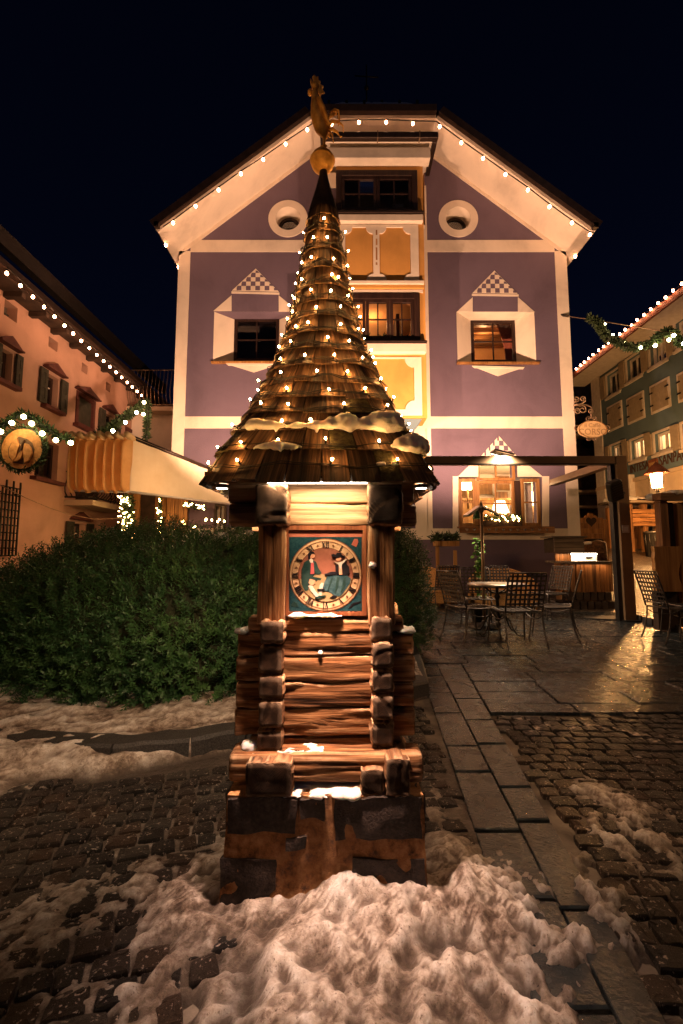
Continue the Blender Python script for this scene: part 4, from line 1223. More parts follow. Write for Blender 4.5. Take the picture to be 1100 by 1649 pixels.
# ---- snow lying on the tower
def snow_mass(name, label, balls, voxel=0.005, amp=0.006, seed=0.0):
    """soft snow: overlapping balls fused by a voxel remesh, then roughened"""
    bm = bmesh.new()
    for c, r, sq in balls:
        q = bmesh.ops.create_icosphere(bm, subdivisions=2, radius=r)
        for v in q['verts']: v.co = Vector((v.co.x, v.co.y, v.co.z * sq)) + Vector(c)
    me0 = bpy.data.meshes.new(name); bm.to_mesh(me0); bm.free()
    tmp = bpy.data.objects.new(name, me0); SIDE.collection.objects.link(tmp)
    rm = tmp.modifiers.new('remesh', 'REMESH'); rm.mode = 'VOXEL'; rm.voxel_size = voxel
    sm_ = tmp.modifiers.new('smooth', 'SMOOTH'); sm_.iterations = 5; sm_.factor = .5
    dg = side_dg()
    me = bpy.data.meshes.new_from_object(tmp.evaluated_get(dg)); bpy.data.objects.remove(tmp)
    me.name = name
    for v in me.vertices:
        n = v.normal.copy(); p = v.co * 38 + Vector((seed, 0, 0))
        v.co = v.co + n * amp * (mnoise.noise(p) + .5 * mnoise.noise(p * 2.2))
    me.polygons.foreach_set('use_smooth', [True] * len(me.polygons)); me.materials.clear(); me.materials.append(M['snow'])
    o = bpy.data.objects.new(name, me); COL.objects.link(o)
    return tag(o, label, 'snow')
def ledge_snow(label, z, ta, tb, prof, seed, drip=0.35):
    balls = []; n = max(6, int((tb - ta) * 2.2 / .011))
    rr = random.Random(int(seed * 10))
    for i in range(n + 1):
        s_ = i / n; t = ta + (tb - ta) * s_
        r = float(np.interp(s_, [p[0] for p in prof], [p[1] for p in prof])) * (0.85 + .5 * mnoise.noise(Vector((s_ * 9, seed, 0))))
        if r < .005: continue
        balls.append((rpt(t, z + r * .55, 0.020), r, .85))
        balls.append((rpt(t, z + r * .2 + rr.uniform(-.004, .004), 0.026), r * .7, .8))
        if rr.random() < .25 * drip: balls.append((rpt(t, z - r * .6, 0.024), r * .5, 1.5))
    return snow_mass('roof_snow', label, balls, 0.005, 0.005, seed)
ledge_snow('broad lumpy ledge of snow over the right half of the shingle roof', 1.394, 0.455, 0.612, [(0, .010), (.12, .017), (.3, .020), (.42, .028), (.55, .036), (.62, .026), (.74, .030), (.82, .042), (.95, .044), (1, .02)], 3.1)
ledge_snow('smooth ledge of snow at the upper left of the shingle roof', 1.394, 0.392, 0.452, [(0, .012), (.2, .024), (.6, .022), (1, .010)], 8.7)
ledge_snow('snow lump on the lower right corner of the shingle roof', 1.322, 0.588, 0.640, [(0, .012), (.3, .028), (.6, .040), (.9, .034), (1, .02)], 14.2)
ledge_snow('thin snow strip low on the left half of the shingle roof', 1.320, 0.425, 0.478, [(0, .008), (.25, .016), (.5, .018), (.8, .014), (1, .008)], 22.9, 1.0)
ledge_snow('slim snow streak low at the right on the bottom shingles', 1.262, 0.560, 0.590, [(0, .004), (.3, .010), (.8, .008), (1, .005)], 31.0)
def lump(name, label, c, r, seed, sq=(1, 1, 1), parent=None):
    bm = bmesh.new(); bmesh.ops.create_icosphere(bm, subdivisions=3, radius=1)
    for v in bm.verts:
        d = 1 + 0.45 * fbm(v.co * 1.6 + Vector((seed, 0, 0)), 4)
        v.co = Vector((v.co.x * sq[0], v.co.y * sq[1], v.co.z * sq[2])) * (r * d)
    me = bpy.data.meshes.new(name); bm.to_mesh(me); bm.free()
    me.polygons.foreach_set('use_smooth', [True] * len(me.polygons)); me.materials.append(M['snow'])
    o = bpy.data.objects.new(name, me); COL.objects.link(o); o.location = c
    return tag(o, label, 'snow')
lump('snow_lump', 'small snowball stuck on the right post beside the clock', W(600, 910, 1.425), 0.012, 2)
lump('snow_lump', 'tiny snow crumb stuck to the middle wall log below the clock', W(516, 1051, 1.445), 0.007, 5)
lump('snow_lump', 'snow blob stuck high on the shingles right of centre', W(562, 602, 1.46), 0.012, 7, (1, .6, 1.2))
lump('snow_lump', 'snow lump on the sill log at the left corner of the tower', W(402, 1201, 1.44), 0.026, 9, (1.1, 1, .7))
def snow_strip(label, x0, x1, y0, y1, z, h, seed):
    rr = random.Random(seed); balls = []; st_ = max(.009, h * .35); n = int(max(8, (x1 - x0) / st_)); ny_ = max(1, int((y1 - y0) / (st_ * 1.7)))
    for i in range(n + 1):
        for j in range(ny_ + 1):
            x = x0 + (x1 - x0) * i / n; y = y0 + (y1 - y0) * j / ny_
            k = 0.75 + 1.1 * mnoise.noise(Vector((x * 26, y * 20, seed * 1.7)))
            r = h * max(0.0, k) * (.75 + .25 * rr.random())
            if r > .003: balls.append(((x, y + rr.uniform(-.004, .004), z + r * .15), max(r, .006), .8))
    return snow_mass('ledge_snow', label, balls, 0.0045 if h < .05 else .012, 0.004, seed)
snow_strip('strip of snow on the ledge right below the clock', -0.195, 0.0, 1.437, 1.452, zz(993, 1.43), 0.013, 3)
snow_strip('snow on the plinth top between the foot blocks', -0.165, 0.05, 1.356, 1.47, 0.302, 0.013, 11)
snow_strip('dusting of snow along the sill log', -0.19, -0.06, 1.405, 1.45, zs1 - 0.002, 0.010, 17)
snow_strip('snow cap on the left stub logs of the tower wall', -0.337, -0.285, 1.452, 1.53, zz(1018, 1.45), 0.012, 19)
snow_strip('snow cap on the right stub logs of the tower wall', 0.185, 0.235, 1.452, 1.53, zz(1018, 1.45), 0.012, 23)

# ================================================================== MAUVE HOUSE
HY = 10.0
house = thing('mauve_house', 'tall mauve and cream gabled house with a yellow bay strung with bulbs', 'house', (0.74, HY, 0))
def hp(px, py, Y=HY): p = W(px, py, Y); return (p.x, p.z)
def hr(px0, py0, px1, py1, Y=HY):
    a = hp(px0, py1, Y); b = hp(px1, py0, Y); m_ = hp((px0 + px1) / 2, (py0 + py1) / 2, Y)
    l = hp(px0, (py0 + py1) / 2, Y); r = hp(px1, (py0 + py1) / 2, Y)
    return (l[0], a[1], r[0], b[1])           # x0, z0, x1, z1
def rect(q): return [(q[0], q[1]), (q[2], q[1]), (q[2], q[3]), (q[0], q[3])]
HXL, HXR, HXC = -3.885, 5.37, 0.74
ZE = 8.20; ZT = 10.82; XT0, XT1 = -0.66, 2.14
def hplate(name, outer, holes, mat, out0, out1, parent=house, bevel=0.0):
    """out = metres proud of the wall face"""
    return MB().plate(outer, holes, HY - out1, HY - out0).build(name, mat, parent, bevel=bevel)
# openings: upper windows, ground window, round windows
NL = hr(344, 502, 480, 584); NR = hr(736, 502, 862, 585)
win_round = []
for px in (464, 738):
    c = hp(px, 352.5); win_round.append(c)
def circle(c, r, n=40): return [(c[0] + r * math.cos(2*math.pi*i/n), c[1] + r * math.sin(2*math.pi*i/n)) for i in range(n)]
RI = 0.30; RO = 0.475
NG = hr(738, 768, 873, 848); GC = hr(770, 735, 833, 769)
ground_hole = [(NG[0], NG[1]), (NG[2], NG[1]), (NG[2], NG[3]), (GC[2], NG[3]), (GC[2], GC[3]), (GC[0], GC[3]), (GC[0], NG[3]), (NG[0], NG[3])]
outline = [(HXL, -0.05), (HXR, -0.05), (HXR, ZE), (XT1, ZT), (XT0, ZT), (HXL, ZE)]
wall = MB().plate(outline, [rect(NL), rect(NR), ground_hole, circle(win_round[0], RI), circle(win_round[1], RI), rect(hr(548, 480, 672, 548)), rect(hr(548, 283, 668, 340))], HY, HY + 0.45).build('front_wall', M['purple'], house)
MB().box(HXL, HXL + 0.4, HY + 0.45, HY + 9, -0.05, ZE - 0.05).build('side_wall', M['cream'], house)
MB().box(HXR - 0.4, HXR, HY + 0.45, HY + 9, -0.05, ZE - 0.05).build('side_wall', M['cream'], house)
# cream bands, just proud of the plaster
zb1 = hp(600, 402)[1]; zb1b = hp(600, 390)[1]
zA0, zA1 = hp(307, 406)[1], hp(307, 387)[1]
zB0, zB1 = hp(300, 690)[1], hp(300, 671)[1]
zC0, zC1 = hp(700, 869)[1], hp(700, 851)[1]
PW = 0.27
def band(x0, x1, z0, z1, nm='trim_band', o=0.014): hplate(nm, [(x0, z0), (x1, z0), (x1, z1), (x0, z1)], [], M['cream'], 0.0, o)
for x0, x1 in ((HXL - 0.004, HXL + PW), (HXR - PW, HXR + 0.004)):
    band(x0, x1, zC0, ZE + 0.02, 'corner_pilaster', 0.02)
BX0, BX1 = hp(543, 500, 9.35)[0], hp(684, 500, 9.35)[0]
for z0, z1 in ((zA0, zA1), (zB0, zB1), (zC0, zC1)):
    band(HXL + PW, HXR - PW, z0, z1)
band(hp(682, 500)[0], hp(690, 500)[0], zC1, ZT - 0.9, 'trim_band', 0.012)
band(hp(668, 780)[0], hp(688, 780)[0], zC1, zB0, 'trim_band', 0.012)
# gable rake trim under the soffit
for s in (-1, 1):
    xo, xi = (HXL, XT0) if s < 0 else (HXR, XT1)
    hplate('gable_trim', [(xo, ZE), (xi, ZT), (xi, ZT - 0.10), (xo, ZE - 0.10)] if s > 0 else [(xo, ZE), (xo, ZE - 0.1), (xi, ZT - 0.1), (xi, ZT)], [], M['cream'], 0.0, 0.02)
# round windows
for c in win_round:
    f = hplate('round_window', circle(c, RO), [circle(c, RI)], M['cream'], 0.0, 0.02)
    m_ = MB()
    m_.lathe([(RI, 0), (RI - 0.03, 0.32)], (0, 0, 0), 40)
    m_.v = [Vector((c[0] + p.x, HY + p.z, c[1] + p.y)) for p in m_.v]
    m_.build('reveal', M['cream'], f)
    m_ = MB(); m_.plate(circle(c, RI - 0.03), [circle(c, RI - 0.09)], HY + 0.30, HY + 0.34); m_.build('frame', M['brown_frame'], f)
    m_ = MB(); m_.plate(circle(c, RI - 0.06), [], HY + 0.325, HY + 0.332); m_.build('pane', M['glass'], f)
    MB().box(c[0] - .4, c[0] + .4, HY + 0.62, HY + 0.7, c[1] - .4, c[1] + .4).build('dark_backing', M['dark_room'], f)

def room(name, x0, x1, z0, z1, y0, depth, mat, parent):
    m_ = MB()
    v = [(x0,y0,z0),(x1,y0,z0),(x1,y0,z1),(x0,y0,z1),(x0,y0+depth,z0),(x1,y0+depth,z0),(x1,y0+depth,z1),(x0,y0+depth,z1)]
    m_.add(v, [(4,5,6,7),(0,1,5,4),(3,7,6,2),(0,4,7,3),(1,2,6,5)])
    return m_.build(name, mat, parent)
def sash(name, x0, x1, z0, z1, y, parent, mat, fw=0.07, cols=2, rws=2, th=0.06, bar=0.028, leaves=1):
    """window sash set in plane y: frame, glazing bars, panes"""
    w = MB(); w.plate([(x0, z0), (x1, z0), (x1, z1), (x0, z1)], [[(x0+fw, z0+fw), (x1-fw, z0+fw), (x1-fw, z1-fw), (x0+fw, z1-fw)]], y, y + th)
    f = w.build(name, mat, parent, bevel=0.006)
    b = MB()
    for i in range(1, cols):
        xm = x0 + fw + (x1 - x0 - 2*fw) * i / cols; b.box(xm - bar/2, xm + bar/2, y + 0.012, y + th - 0.012, z0 + fw, z1 - fw)
    for i in range(1, rws):
        zm_ = z0 + fw + (z1 - z0 - 2*fw) * i / rws; b.box(x0 + fw, x1 - fw, y + 0.014, y + th - 0.014, zm_ - bar/2, zm_ + bar/2)
    if cols > 1 or rws > 1: b.build('glazing_bar', mat, f)
    for i in range(cols):
        for j in range(rws):
            xa_, xb_ = x0 + fw + (x1-x0-2*fw)*i/cols + bar/2, x0 + fw + (x1-x0-2*fw)*(i+1)/cols - bar/2
            za_, zb_ = z0 + fw + (z1-z0-2*fw)*j/rws + bar/2, z0 + fw + (z1-z0-2*fw)*(j+1)/rws - bar/2
            ty = R.uniform(-.002, .002)
            q = MB(); q.add([(xa_, y+th*.5+ty, za_), (xb_, y+th*.5-ty, za_), (xb_, y+th*.5+ty*.5, zb_), (xa_, y+th*.5, zb_)], [(0,1,2,3)])
            q.build('pane', M['glass'], f)
    return f
def niche(N_, px_c, apex, tri, band_y, shoulder, sill_r, orn, wq, mats, lit):
    """painted surround, splayed niche, sash, sill, apron and chequered gable above an upper window"""
    x0, z0, x1, z1 = N_
    yb = HY + 0.36
    wx0, wz0, wx1, wz1 = wq
    m_ = MB()
    o = [(x0, HY - 0.001, z0), (x1, HY - 0.001, z0), (x1, HY - 0.001, z1), (x0, HY - 0.001, z1)]
    i_ = [(wx0, yb, wz0), (wx1, yb, wz0), (wx1, yb, wz1), (wx0, yb, wz1)]
    m_.add(o + i_, [(0,1,5,4), (1,2,6,5), (2,3,7,6), (3,0,4,7)])
    m_.build('window_reveal', M['cream'], house)
    w = sash('window', wx0 - 0.01, wx1 + 0.01, wz0 - 0.01, wz1 + 0.01, yb - 0.03, house, M['brown_frame'], 0.075)
    # sill board and apron ornament
    s0 = hp(sill_r[0], sill_r[2]); s1 = hp(sill_r[1], sill_r[2])
    MB().box(s0[0], s1[0], HY - 0.07, HY + 0.34, z0 - 0.035, z0 + 0.012).build('window_sill', M['oak'], house, bevel=0.006)
    hplate('apron', [hp(*p) for p in orn], [], M['cream'], 0.0, 0.03)
    hplate('apron', [hp(*p) for p in [(orn[0][0] - 3, orn[0][1] - 1), (orn[1][0] + 3, orn[1][1] - 1), (orn[1][0] + 1, orn[1][1] + 2), (orn[0][0] + 1, orn[0][1] + 2)]], [], M['cream'], 0.0, 0.045)
    # shoulders and chequered gable
    for sh in shoulder: hplate('surround', [hp(*p) for p in sh], [], M['cream'], 0.0, 0.014)
    a, b, c = hp(*tri[0]), hp(*tri[1]), hp(*apex)
    hplate('gable_panel', [a, b, c], [], M['cream'], 0.0, 0.012)
    bz = hp(px_c, band_y)[1]
    nrow = 5; hgt = c[1] - a[1]; cell = (b[0] - a[0]) / 10.0
    for r_ in range(nrow):
        za, zb = a[1] + hgt * r_ / nrow, a[1] + hgt * (r_ + 1) / nrow
        for k in range(-6, 6):
            if (k + r_) % 2: continue
            xa_, xb_ = c[0] + k * cell, c[0] + (k + 1) * cell
            # clip the square by the sloping sides
            pl = []
            half = lambda z: (b[0] - a[0]) / 2 * (1 - (z - a[1]) / hgt) - 0.02
            for z in (za, (za + zb) / 2, zb):
                pl.append((max(xa_, c[0] - half(z)), min(xb_, c[0] + half(z)), z))
            if pl[0][1] - pl[0][0] < 0.02: continue
            pts = [(p[0], p[2]) for p in pl if p[1] > p[0]] + [(p[1], p[2]) for p in reversed(pl) if p[1] > p[0]]
            if len(pts) >= 4: hplate('chequer', pts, [], M['purple'], 0.0125, 0.0165)
    return w
wqR = hr(759, 517, 829, 584, HY + 0.36); wqL = hr(378, 514, 449, 582, HY + 0.36)
niche(NR, 797, (796, 436), ((761, 472), (833, 473)), 474.5, [[(736, 502), (761, 479), (761, 502)], [(834, 479), (861, 503), (834, 503)], [(760, 473.5), (835, 474.5), (835, 477.5), (760, 476.5)]],
      (735, 868, 586), [(763, 591), (841, 593), (802, 606)], wqR, None, True)
niche(NL, 413, (412, 433), ((374, 468), (449, 470)), 471, [[(344, 501), (373, 476), (373, 501)], [(449, 476), (480, 502), (449, 502)], [(373, 469.5), (450, 471.5), (450, 474.5), (373, 472.5)]],
      (341, 482, 582), [(367, 587), (446, 588), (409, 600)], wqL, None, False)
# rooms behind
rr_ = room('lit_room', wqR[0] - 0.5, wqR[2] + 0.7, wqR[1] - 0.4, wqR[3] + 0.25, HY + 0.5, 1.6, M['warm_room'], house)
cu = MB()
for k in range(9):
    x = wqR[2] - 0.22 + 0.035 * k; cu.tube([(x - 0.1, HY + 0.56, wqR[3]), (x + 0.05, HY + 0.57, (wqR[1] + wqR[3]) / 2), (x + .1, HY + 0.56, wqR[1] - .1)], 0.024, 6)
cu.build('curtain', M['cl_red'], rr_)
bm_ = MB()
for k in range(4): bm_.box(wqR[0] - .4, wqR[2] + .6, HY + 0.7 + .35 * k, HY + 0.82 + .35 * k, wqR[3] + 0.08, wqR[3] + 0.2)
bm_.build('ceiling_beam', M['plank_x'], rr_)
ls = MB(); ls.lathe([(0.16, 0), (0.07, 0.2)], (wqR[0] + 0.45, HY + 1.0, wqR[1] + 0.02), 16); ls.build('lamp_shade', M['lamp_glow'], rr_)
lamp('room_light', 'POINT', (wqR[0] + 0.55, HY + 1.1, wqR[3] - 0.1), 26, (1, .5, .2), rr_, 0.08)
room('dark_room', wqL[0] - 0.4, wqL[2] + 0.4, wqL[1] - 0.3, wqL[3] + 0.2, HY + 0.5, 1.4, M['dark_room'], house)

# ---- ground-floor window
gx0, gz0, gx1, gz1 = NG
for pts in ([(729, 767), (738, 767), (738, 851), (729, 851)], [(873, 767), (884, 767), (884, 851), (873, 851)], [(738, 767), (770, 735), (770, 768), (738, 768)], [(833, 735), (873, 767), (873, 768), (833, 768)]):
    hplate('surround', [hp(*p) for p in pts], [], M['cream'], 0.0, 0.014)
a, b, c = hp(775, 734), hp(832, 735), hp(803, 702)
hplate('gable_panel', [a, b, c], [], M['cream'], 0.0, 0.012)
cell = (b[0] - a[0]) / 8; hg = c[1] - a[1]
for r_ in range(4):
    for k in range(-4, 4):
        if (k + r_) % 2: continue
        za = a[1] + hg * r_ / 4; zb = a[1] + hg * (r_ + 1) / 4
        hf = (b[0] - a[0]) / 2 * (1 - (r_ + 0.6) / 4)
        xa_, xb_ = max(c[0] + k * cell, c[0] - hf), min(c[0] + (k + 1) * cell, c[0] + hf)
        if xb_ - xa_ > 0.03: hplate('chequer', [(xa_, za), (xb_, za), (xb_, zb), (xa_, zb)], [], M['purple'], 0.0125, 0.0165)
lc = hr(740, 770, 768, 847); cc = hr(770, 773, 832, 847); ct = hr(770, 737, 832, 771); rc_ = hr(841, 770, 872, 847)
sash('window', lc[0], lc[2], lc[1], lc[3], HY + 0.05, house, M['oak'], 0.075, 1, 2, bar=0.035)
sash('window', cc[0], cc[2], cc[1], cc[3], HY + 0.09, house, M['oak'], 0.07, 2, 2, bar=0.035)
sash('window', ct[0], ct[2], ct[1] - 0.02, ct[3], HY + 0.09, house, M['oak'], 0.06, 2, 1, bar=0.035)
sash('window', rc_[0], rc_[2], rc_[1], rc_[3], HY + 0.05, house, M['oak'], 0.075, 1, 2, bar=0.035)
MB().box(cc[2] + 0.004, rc_[0] - 0.004, HY + 0.06, HY + 0.14, cc[1], cc[3]).build('window_post', M['brown_frame'], house)
MB().box(lc[2] + 0.002, cc[0] - 0.002, HY + 0.06, HY + 0.14, cc[1], cc[3]).build('window_post', M['oak'], house)
gr2 = room('lit_room', gx0 - 0.5, gx1 + 0.5, gz0 - 0.4, hp(800, 730)[1], HY + 0.5, 2.2, M['pale_room'], house)
def inroom(name, mat, fn):
    m_ = MB(); fn(m_); return m_.build(name, mat, gr2)
def gpt(px, py, Y): return W(px, py, Y)
q0, q1 = gpt(745, 806, HY + 1.6), gpt(826, 850, HY + 1.6)
inroom('wooden_settle', M['oak'], lambda m_: (m_.box(q0.x, q1.x, HY + 1.6, HY + 1.75, gz0 - .3, q0.z), m_.box(q0.x - .05, q1.x + .05, HY + 1.55, HY + 1.78, q0.z, q0.z + .06)))
inroom('wall_picture', M['oak'], lambda m_: [m_.box(gpt(px, py, HY + 2.6).x - .18, gpt(px, py, HY + 2.6).x + .18, HY + 2.62, HY + 2.66, gpt(px, py, HY + 2.6).z - .2, gpt(px, py, HY + 2.6).z + .2) for px, py in ((783, 785), (811, 778), (752, 790))])
inroom('wall_panel', M['plank'], lambda m_: m_.box(gpt(800, 800, HY + 2.3).x, gpt(818, 800, HY + 2.3).x, HY + 2.3, HY + 2.4, gz0, gpt(800, 792, HY + 2.3).z))
for px, py, w_, h_, sh in ((753, 780, .16, .26, 0), (805, 816, .22, .30, 1), (857, 803, .13, .34, 1)):
    p = gpt(px, py, HY + 1.2)
    inroom('lamp_shade', M['lamp_glow'], lambda m_: m_.lathe([(w_, -h_ / 2), (w_ * (0.55 if sh else 0.98), h_ / 2)], p, 16))
    inroom('lamp_stem', M['oak'], lambda m_: m_.tube([p + Vector((0, 0, -h_ / 2)), p + Vector((0, 0, -h_ / 2 - .5))], 0.025, 8))
def bust(m_):
    p = gpt(857, 838, HY + 0.9)
    m_.lathe([(0.2, -.25), (0.17, 0.0), (0.10, 0.12), (0.02, 0.16)], p, 14)
inroom('cushion', M['clay'], bust)
def curtain(m_):
    for k in range(8):
        p = gpt(846 + k * 1.1, 800, HY + 0.75); m_.tube([(p.x, p.y, gz1 - .02), (p.x + .01, p.y, gz0 + .1)], 0.035, 6)
    for k in range(6):
        p = gpt(822 + k * 1.6, 830, HY + 0.75); m_.tube([(p.x, p.y, (gz0 + gz1) / 2), (p.x + .01, p.y, gz0 + .1)], 0.03, 6)
inroom('curtain', M['white_paint'], curtain)
lamp('room_light', 'POINT', (gpt(770, 790, HY + 1.1).x, HY + 0.95, gz1 - 0.1), 30, (1, .68, .36), gr2, 0.1)
lamp('room_light', 'POINT', (gpt(840, 790, HY + 1.1).x, HY + 1.3, gz1 - 0.1), 34, (1, .68, .36), gr2, 0.1)
# heart board under the window, with cut-out hearts
hb = hr(736, 848.5, 886, 859)
hearts = thing('heart_board', 'wooden sill board with a row of cut out hearts under the lit window', 'board', ((hb[0] + hb[2]) / 2, HY - 0.12, hb[1]))
def heart(c, s, n=20):
    out = []
    for i in range(n):
        t = 2 * math.pi * i / n
        out.append((c[0] + s * 16 * math.sin(t) ** 3 / 16, c[1] + s * (13 * math.cos(t) - 5 * math.cos(2*t) - 2 * math.cos(3*t) - math.cos(4*t)) / 16))
    return out
hcs = [(hb[0] + (hb[2] - hb[0]) * (0.08 + 0.84 * i / 11), (hb[1] + hb[3]) / 2) for i in range(12)]
MB().plate(rect(hb), [heart(c, 0.040) for c in hcs], HY - 0.22, HY - 0.19).build('board', M['plank_x'], hearts)
MB().plate(rect((hb[0] + .02, hb[1] + .01, hb[2] - .02, hb[3] - .01)), [], HY - 0.183, HY - 0.17).build('backing', M['white_paint'], hearts)
MB().box(hb[0], hb[2], HY - 0.168, HY - 0.01, hb[3] - 0.03, hb[3] + 0.004).build('shelf', M['plank_x'], hearts)
# planter with lit sprigs on the sill
fb = thing('flower_box', 'window box of evergreen sprigs with glowing bulbs on the heart board', 'planter', (hp(805, 847)[0], HY - 0.1, hb[3]))
fx0, fx1 = hp(776, 840)[0], hp(835, 840)[0]
MB().box(fx0, fx1, HY - 0.17, HY - 0.02, hb[3] + 0.006, hb[3] + 0.13).build('box', M['brown_frame'], fb, bevel=0.008)
def needles(mbx, centre_fn, n, ln, wd, seed):
    rr = random.Random(seed)
    for _ in range(n):
        c, d0 = centre_fn(rr)
        d = Vector((rr.gauss(0, 1), rr.gauss(0, 1), rr.gauss(0, 1))).normalized() + d0
        d.normalize(); s = d.cross(Vector((rr.gauss(0, 1), rr.gauss(0, 1), rr.gauss(0, 1)))).normalized() * wd
        L = ln * rr.uniform(.6, 1.2)
        mbx.add([c - s * .3, c + s * .3, c + d * L * .55 + s, c + d * L, c + d * L * .55 - s], [(0, 1, 2, 3, 4)])
sp = MB(); needles(sp, lambda r_: (Vector((r_.uniform(fx0, fx1), HY - .1 + r_.uniform(-.06, .06), hb[3] + .12 + r_.uniform(0, .14) * (1 - abs((r_.random() - .5)))) ), Vector((0, 0, .6))), 700, 0.09, 0.008, 4)
sp.build('sprigs', M['fir'], fb, kind='stuff')
for i in range(26):
    u = R.random(); p = Vector((fx0 + (fx1 - fx0) * u, HY - 0.17 + R.uniform(-.04, .03), hb[3] + 0.10 + R.uniform(0, .20) * math.sin(math.pi * (0.25 + .6 * u))))
    bulb_at(p, Vector((0, -1, .3)).normalized(), fb, M['tiny_bulb'], 0.013, 0.0)

# ---- yellow bay
BY = 9.38
bay = house
def bp(px, py): p = W(px, py, BY); return (p.x, p.z)
def brr(px0, py0, px1, py1): return hr(px0, py0, px1, py1, BY)
def bplate(name, outer, holes, mat, o0, o1): return MB().plate(outer, holes, BY - o1, BY - o0).build(name, mat, house)
bx0, bx1 = bp(541, 450)[0], bp(684, 450)[0]
bzb, bzt = bp(600, 673)[1], bp(600, 262)[1]
BW1 = brr(541, 474, 676, 553); BW0 = brr(541, 277, 672, 346)
MB().plate([(bx0, bzb), (bx1, bzb), (bx1, bzt), (bx0, bzt)], [rect((bx0 + 0.06, BW1[1], BW1[2], BW1[3])), rect((bx0 + .06, BW0[1], BW0[2], BW0[3]))], BY, BY + 0.16).build('bay_wall', M['ochre'], house)
MB().box(bx0, bx0 + 0.1, BY + 0.162, HY - 0.002, bzb, bzt).build('bay_wall', M['ochre'], house)
MB().box(bx1 - 0.1, bx1, BY + 0.162, HY - 0.002, bzb, bzt).build('bay_wall', M['ochre'], house)
def scallop(x0, z0, x1, z1, r, corners='abcd', n=7):
    pts = []
    for k, (cx_, cz_, a0) in enumerate(((x0, z0, 90), (x1, z0, 180), (x1, z1, 270), (x0, z1, 360))):
        if 'abcd'[k] in corners:
            seq = [rad(a0 - 90 * i / n) for i in range(n + 1)]
            arc = [(cx_ + r * math.cos(t), cz_ + r * math.sin(t)) for t in seq]
            pts += arc
        else: pts.append((cx_, cz_))
    return pts
# upper panel field
u0 = brr(541, 363, 674, 455)
pl_ = brr(556, 367, 601, 453); pr_ = brr(611, 367, 661, 453)
bplate('bay_panel', rect((bx0 + .05, u0[1], u0[2], u0[3])), [scallop(*pl_, 0.16), scallop(*pr_, 0.16)], M['cream'], 0.0, 0.03)
u1 = brr(541, 576, 679, 670)
p1 = brr(560, 578, 667, 660)
bplate('bay_panel', rect((bx0 + .05, u1[1], u1[2], u1[3])), [scallop(*p1, 0.2)], M['cream'], 0.0, 0.03)
# worn strip with flaking paint on the middle mullion
for py0, py1 in ((372, 380), (386, 396), (400, 420), (424, 428)):
    q = brr(605, py0, 607.5, py1); bplate('worn_patch', rect(q), [], M['oak'], 0.031, 0.033)
# sills, mouldings (stacked strips of growing depth)
def strip(name, py0, py1, o, mat=M['cream'], xl=537, xr=686):
    q = brr(xl, py0, xr, py1)
    MB().box(q[0], q[2], BY - o, BY + 0.02 if o > 0.05 else BY - 0.001, q[1], q[3]).build(name, mat, house, bevel=0.012)
strip('bay_sill', 347, 350.5, 0.16, M['gutter'], 537, 681)
strip('bay_moulding', 351, 361.5, 0.12, M['cream'], 538, 680)
strip('bay_moulding', 455.5, 461, 0.10, M['cream'], 538, 682)
strip('bay_moulding', 461.5, 467, 0.07, M['ochre'], 538, 682)
strip('bay_moulding', 467.5, 472.5, 0.04, M['cream'], 538, 681)
strip('bay_sill', 553.5, 556.5, 0.17, M['gutter'], 537, 686)
strip('bay_moulding', 557, 571, 0.13, M['cream'], 538, 685)
strip('bay_moulding', 670.5, 674, 0.05, M['ochre'], 540, 682)
# top: soffit cove, gutter and its downpipe side
strip('bay_cornice', 251, 268, 0.22, M['cream'], 530, 690)
q = brr(517, 239, 700, 248.5)
gut = MB(); gut.box(q[0], q[2], BY - 0.42, BY - 0.30, q[1], q[3])
gut.build('bay_gutter', M['gutter'], house, bevel=0.02)
MB().box(q[2] - 0.10, q[2], BY - 0.298, HY - 0.02, q[1] + .002, q[3] - .002).build('bay_gutter', M['gutter'], house, bevel=0.02)
MB().box(q[0], q[0] + 0.1, BY - 0.298, HY - 0.02, q[1] + .002, q[3] - .002).build('bay_gutter', M['gutter'], house, bevel=0.02)
for px in (537, 606, 671):
    p = bp(px, 244); MB().box(p[0] - .012, p[0] + .012, BY - 0.425, BY - 0.29, q[1] - .01, q[3] + .012).build('gutter_bracket', M['post_metal'], house)
MB().box(q[0] + .1, q[2] - .1, BY - 0.29, HY - 0.02, q[3] - 0.05, q[3] - .01).build('bay_roof', M['cream'], house)
MB().add([(q[0], BY - 0.40, q[3] + .006), (q[2], BY - 0.40, q[3] + .006), (q[2] - .1, HY - .02, q[3] + 0.2), (q[0] + .1, HY - .02, q[3] + 0.2)], [(0, 1, 2, 3)]).build('bay_roof', M['roof_tile'], house)
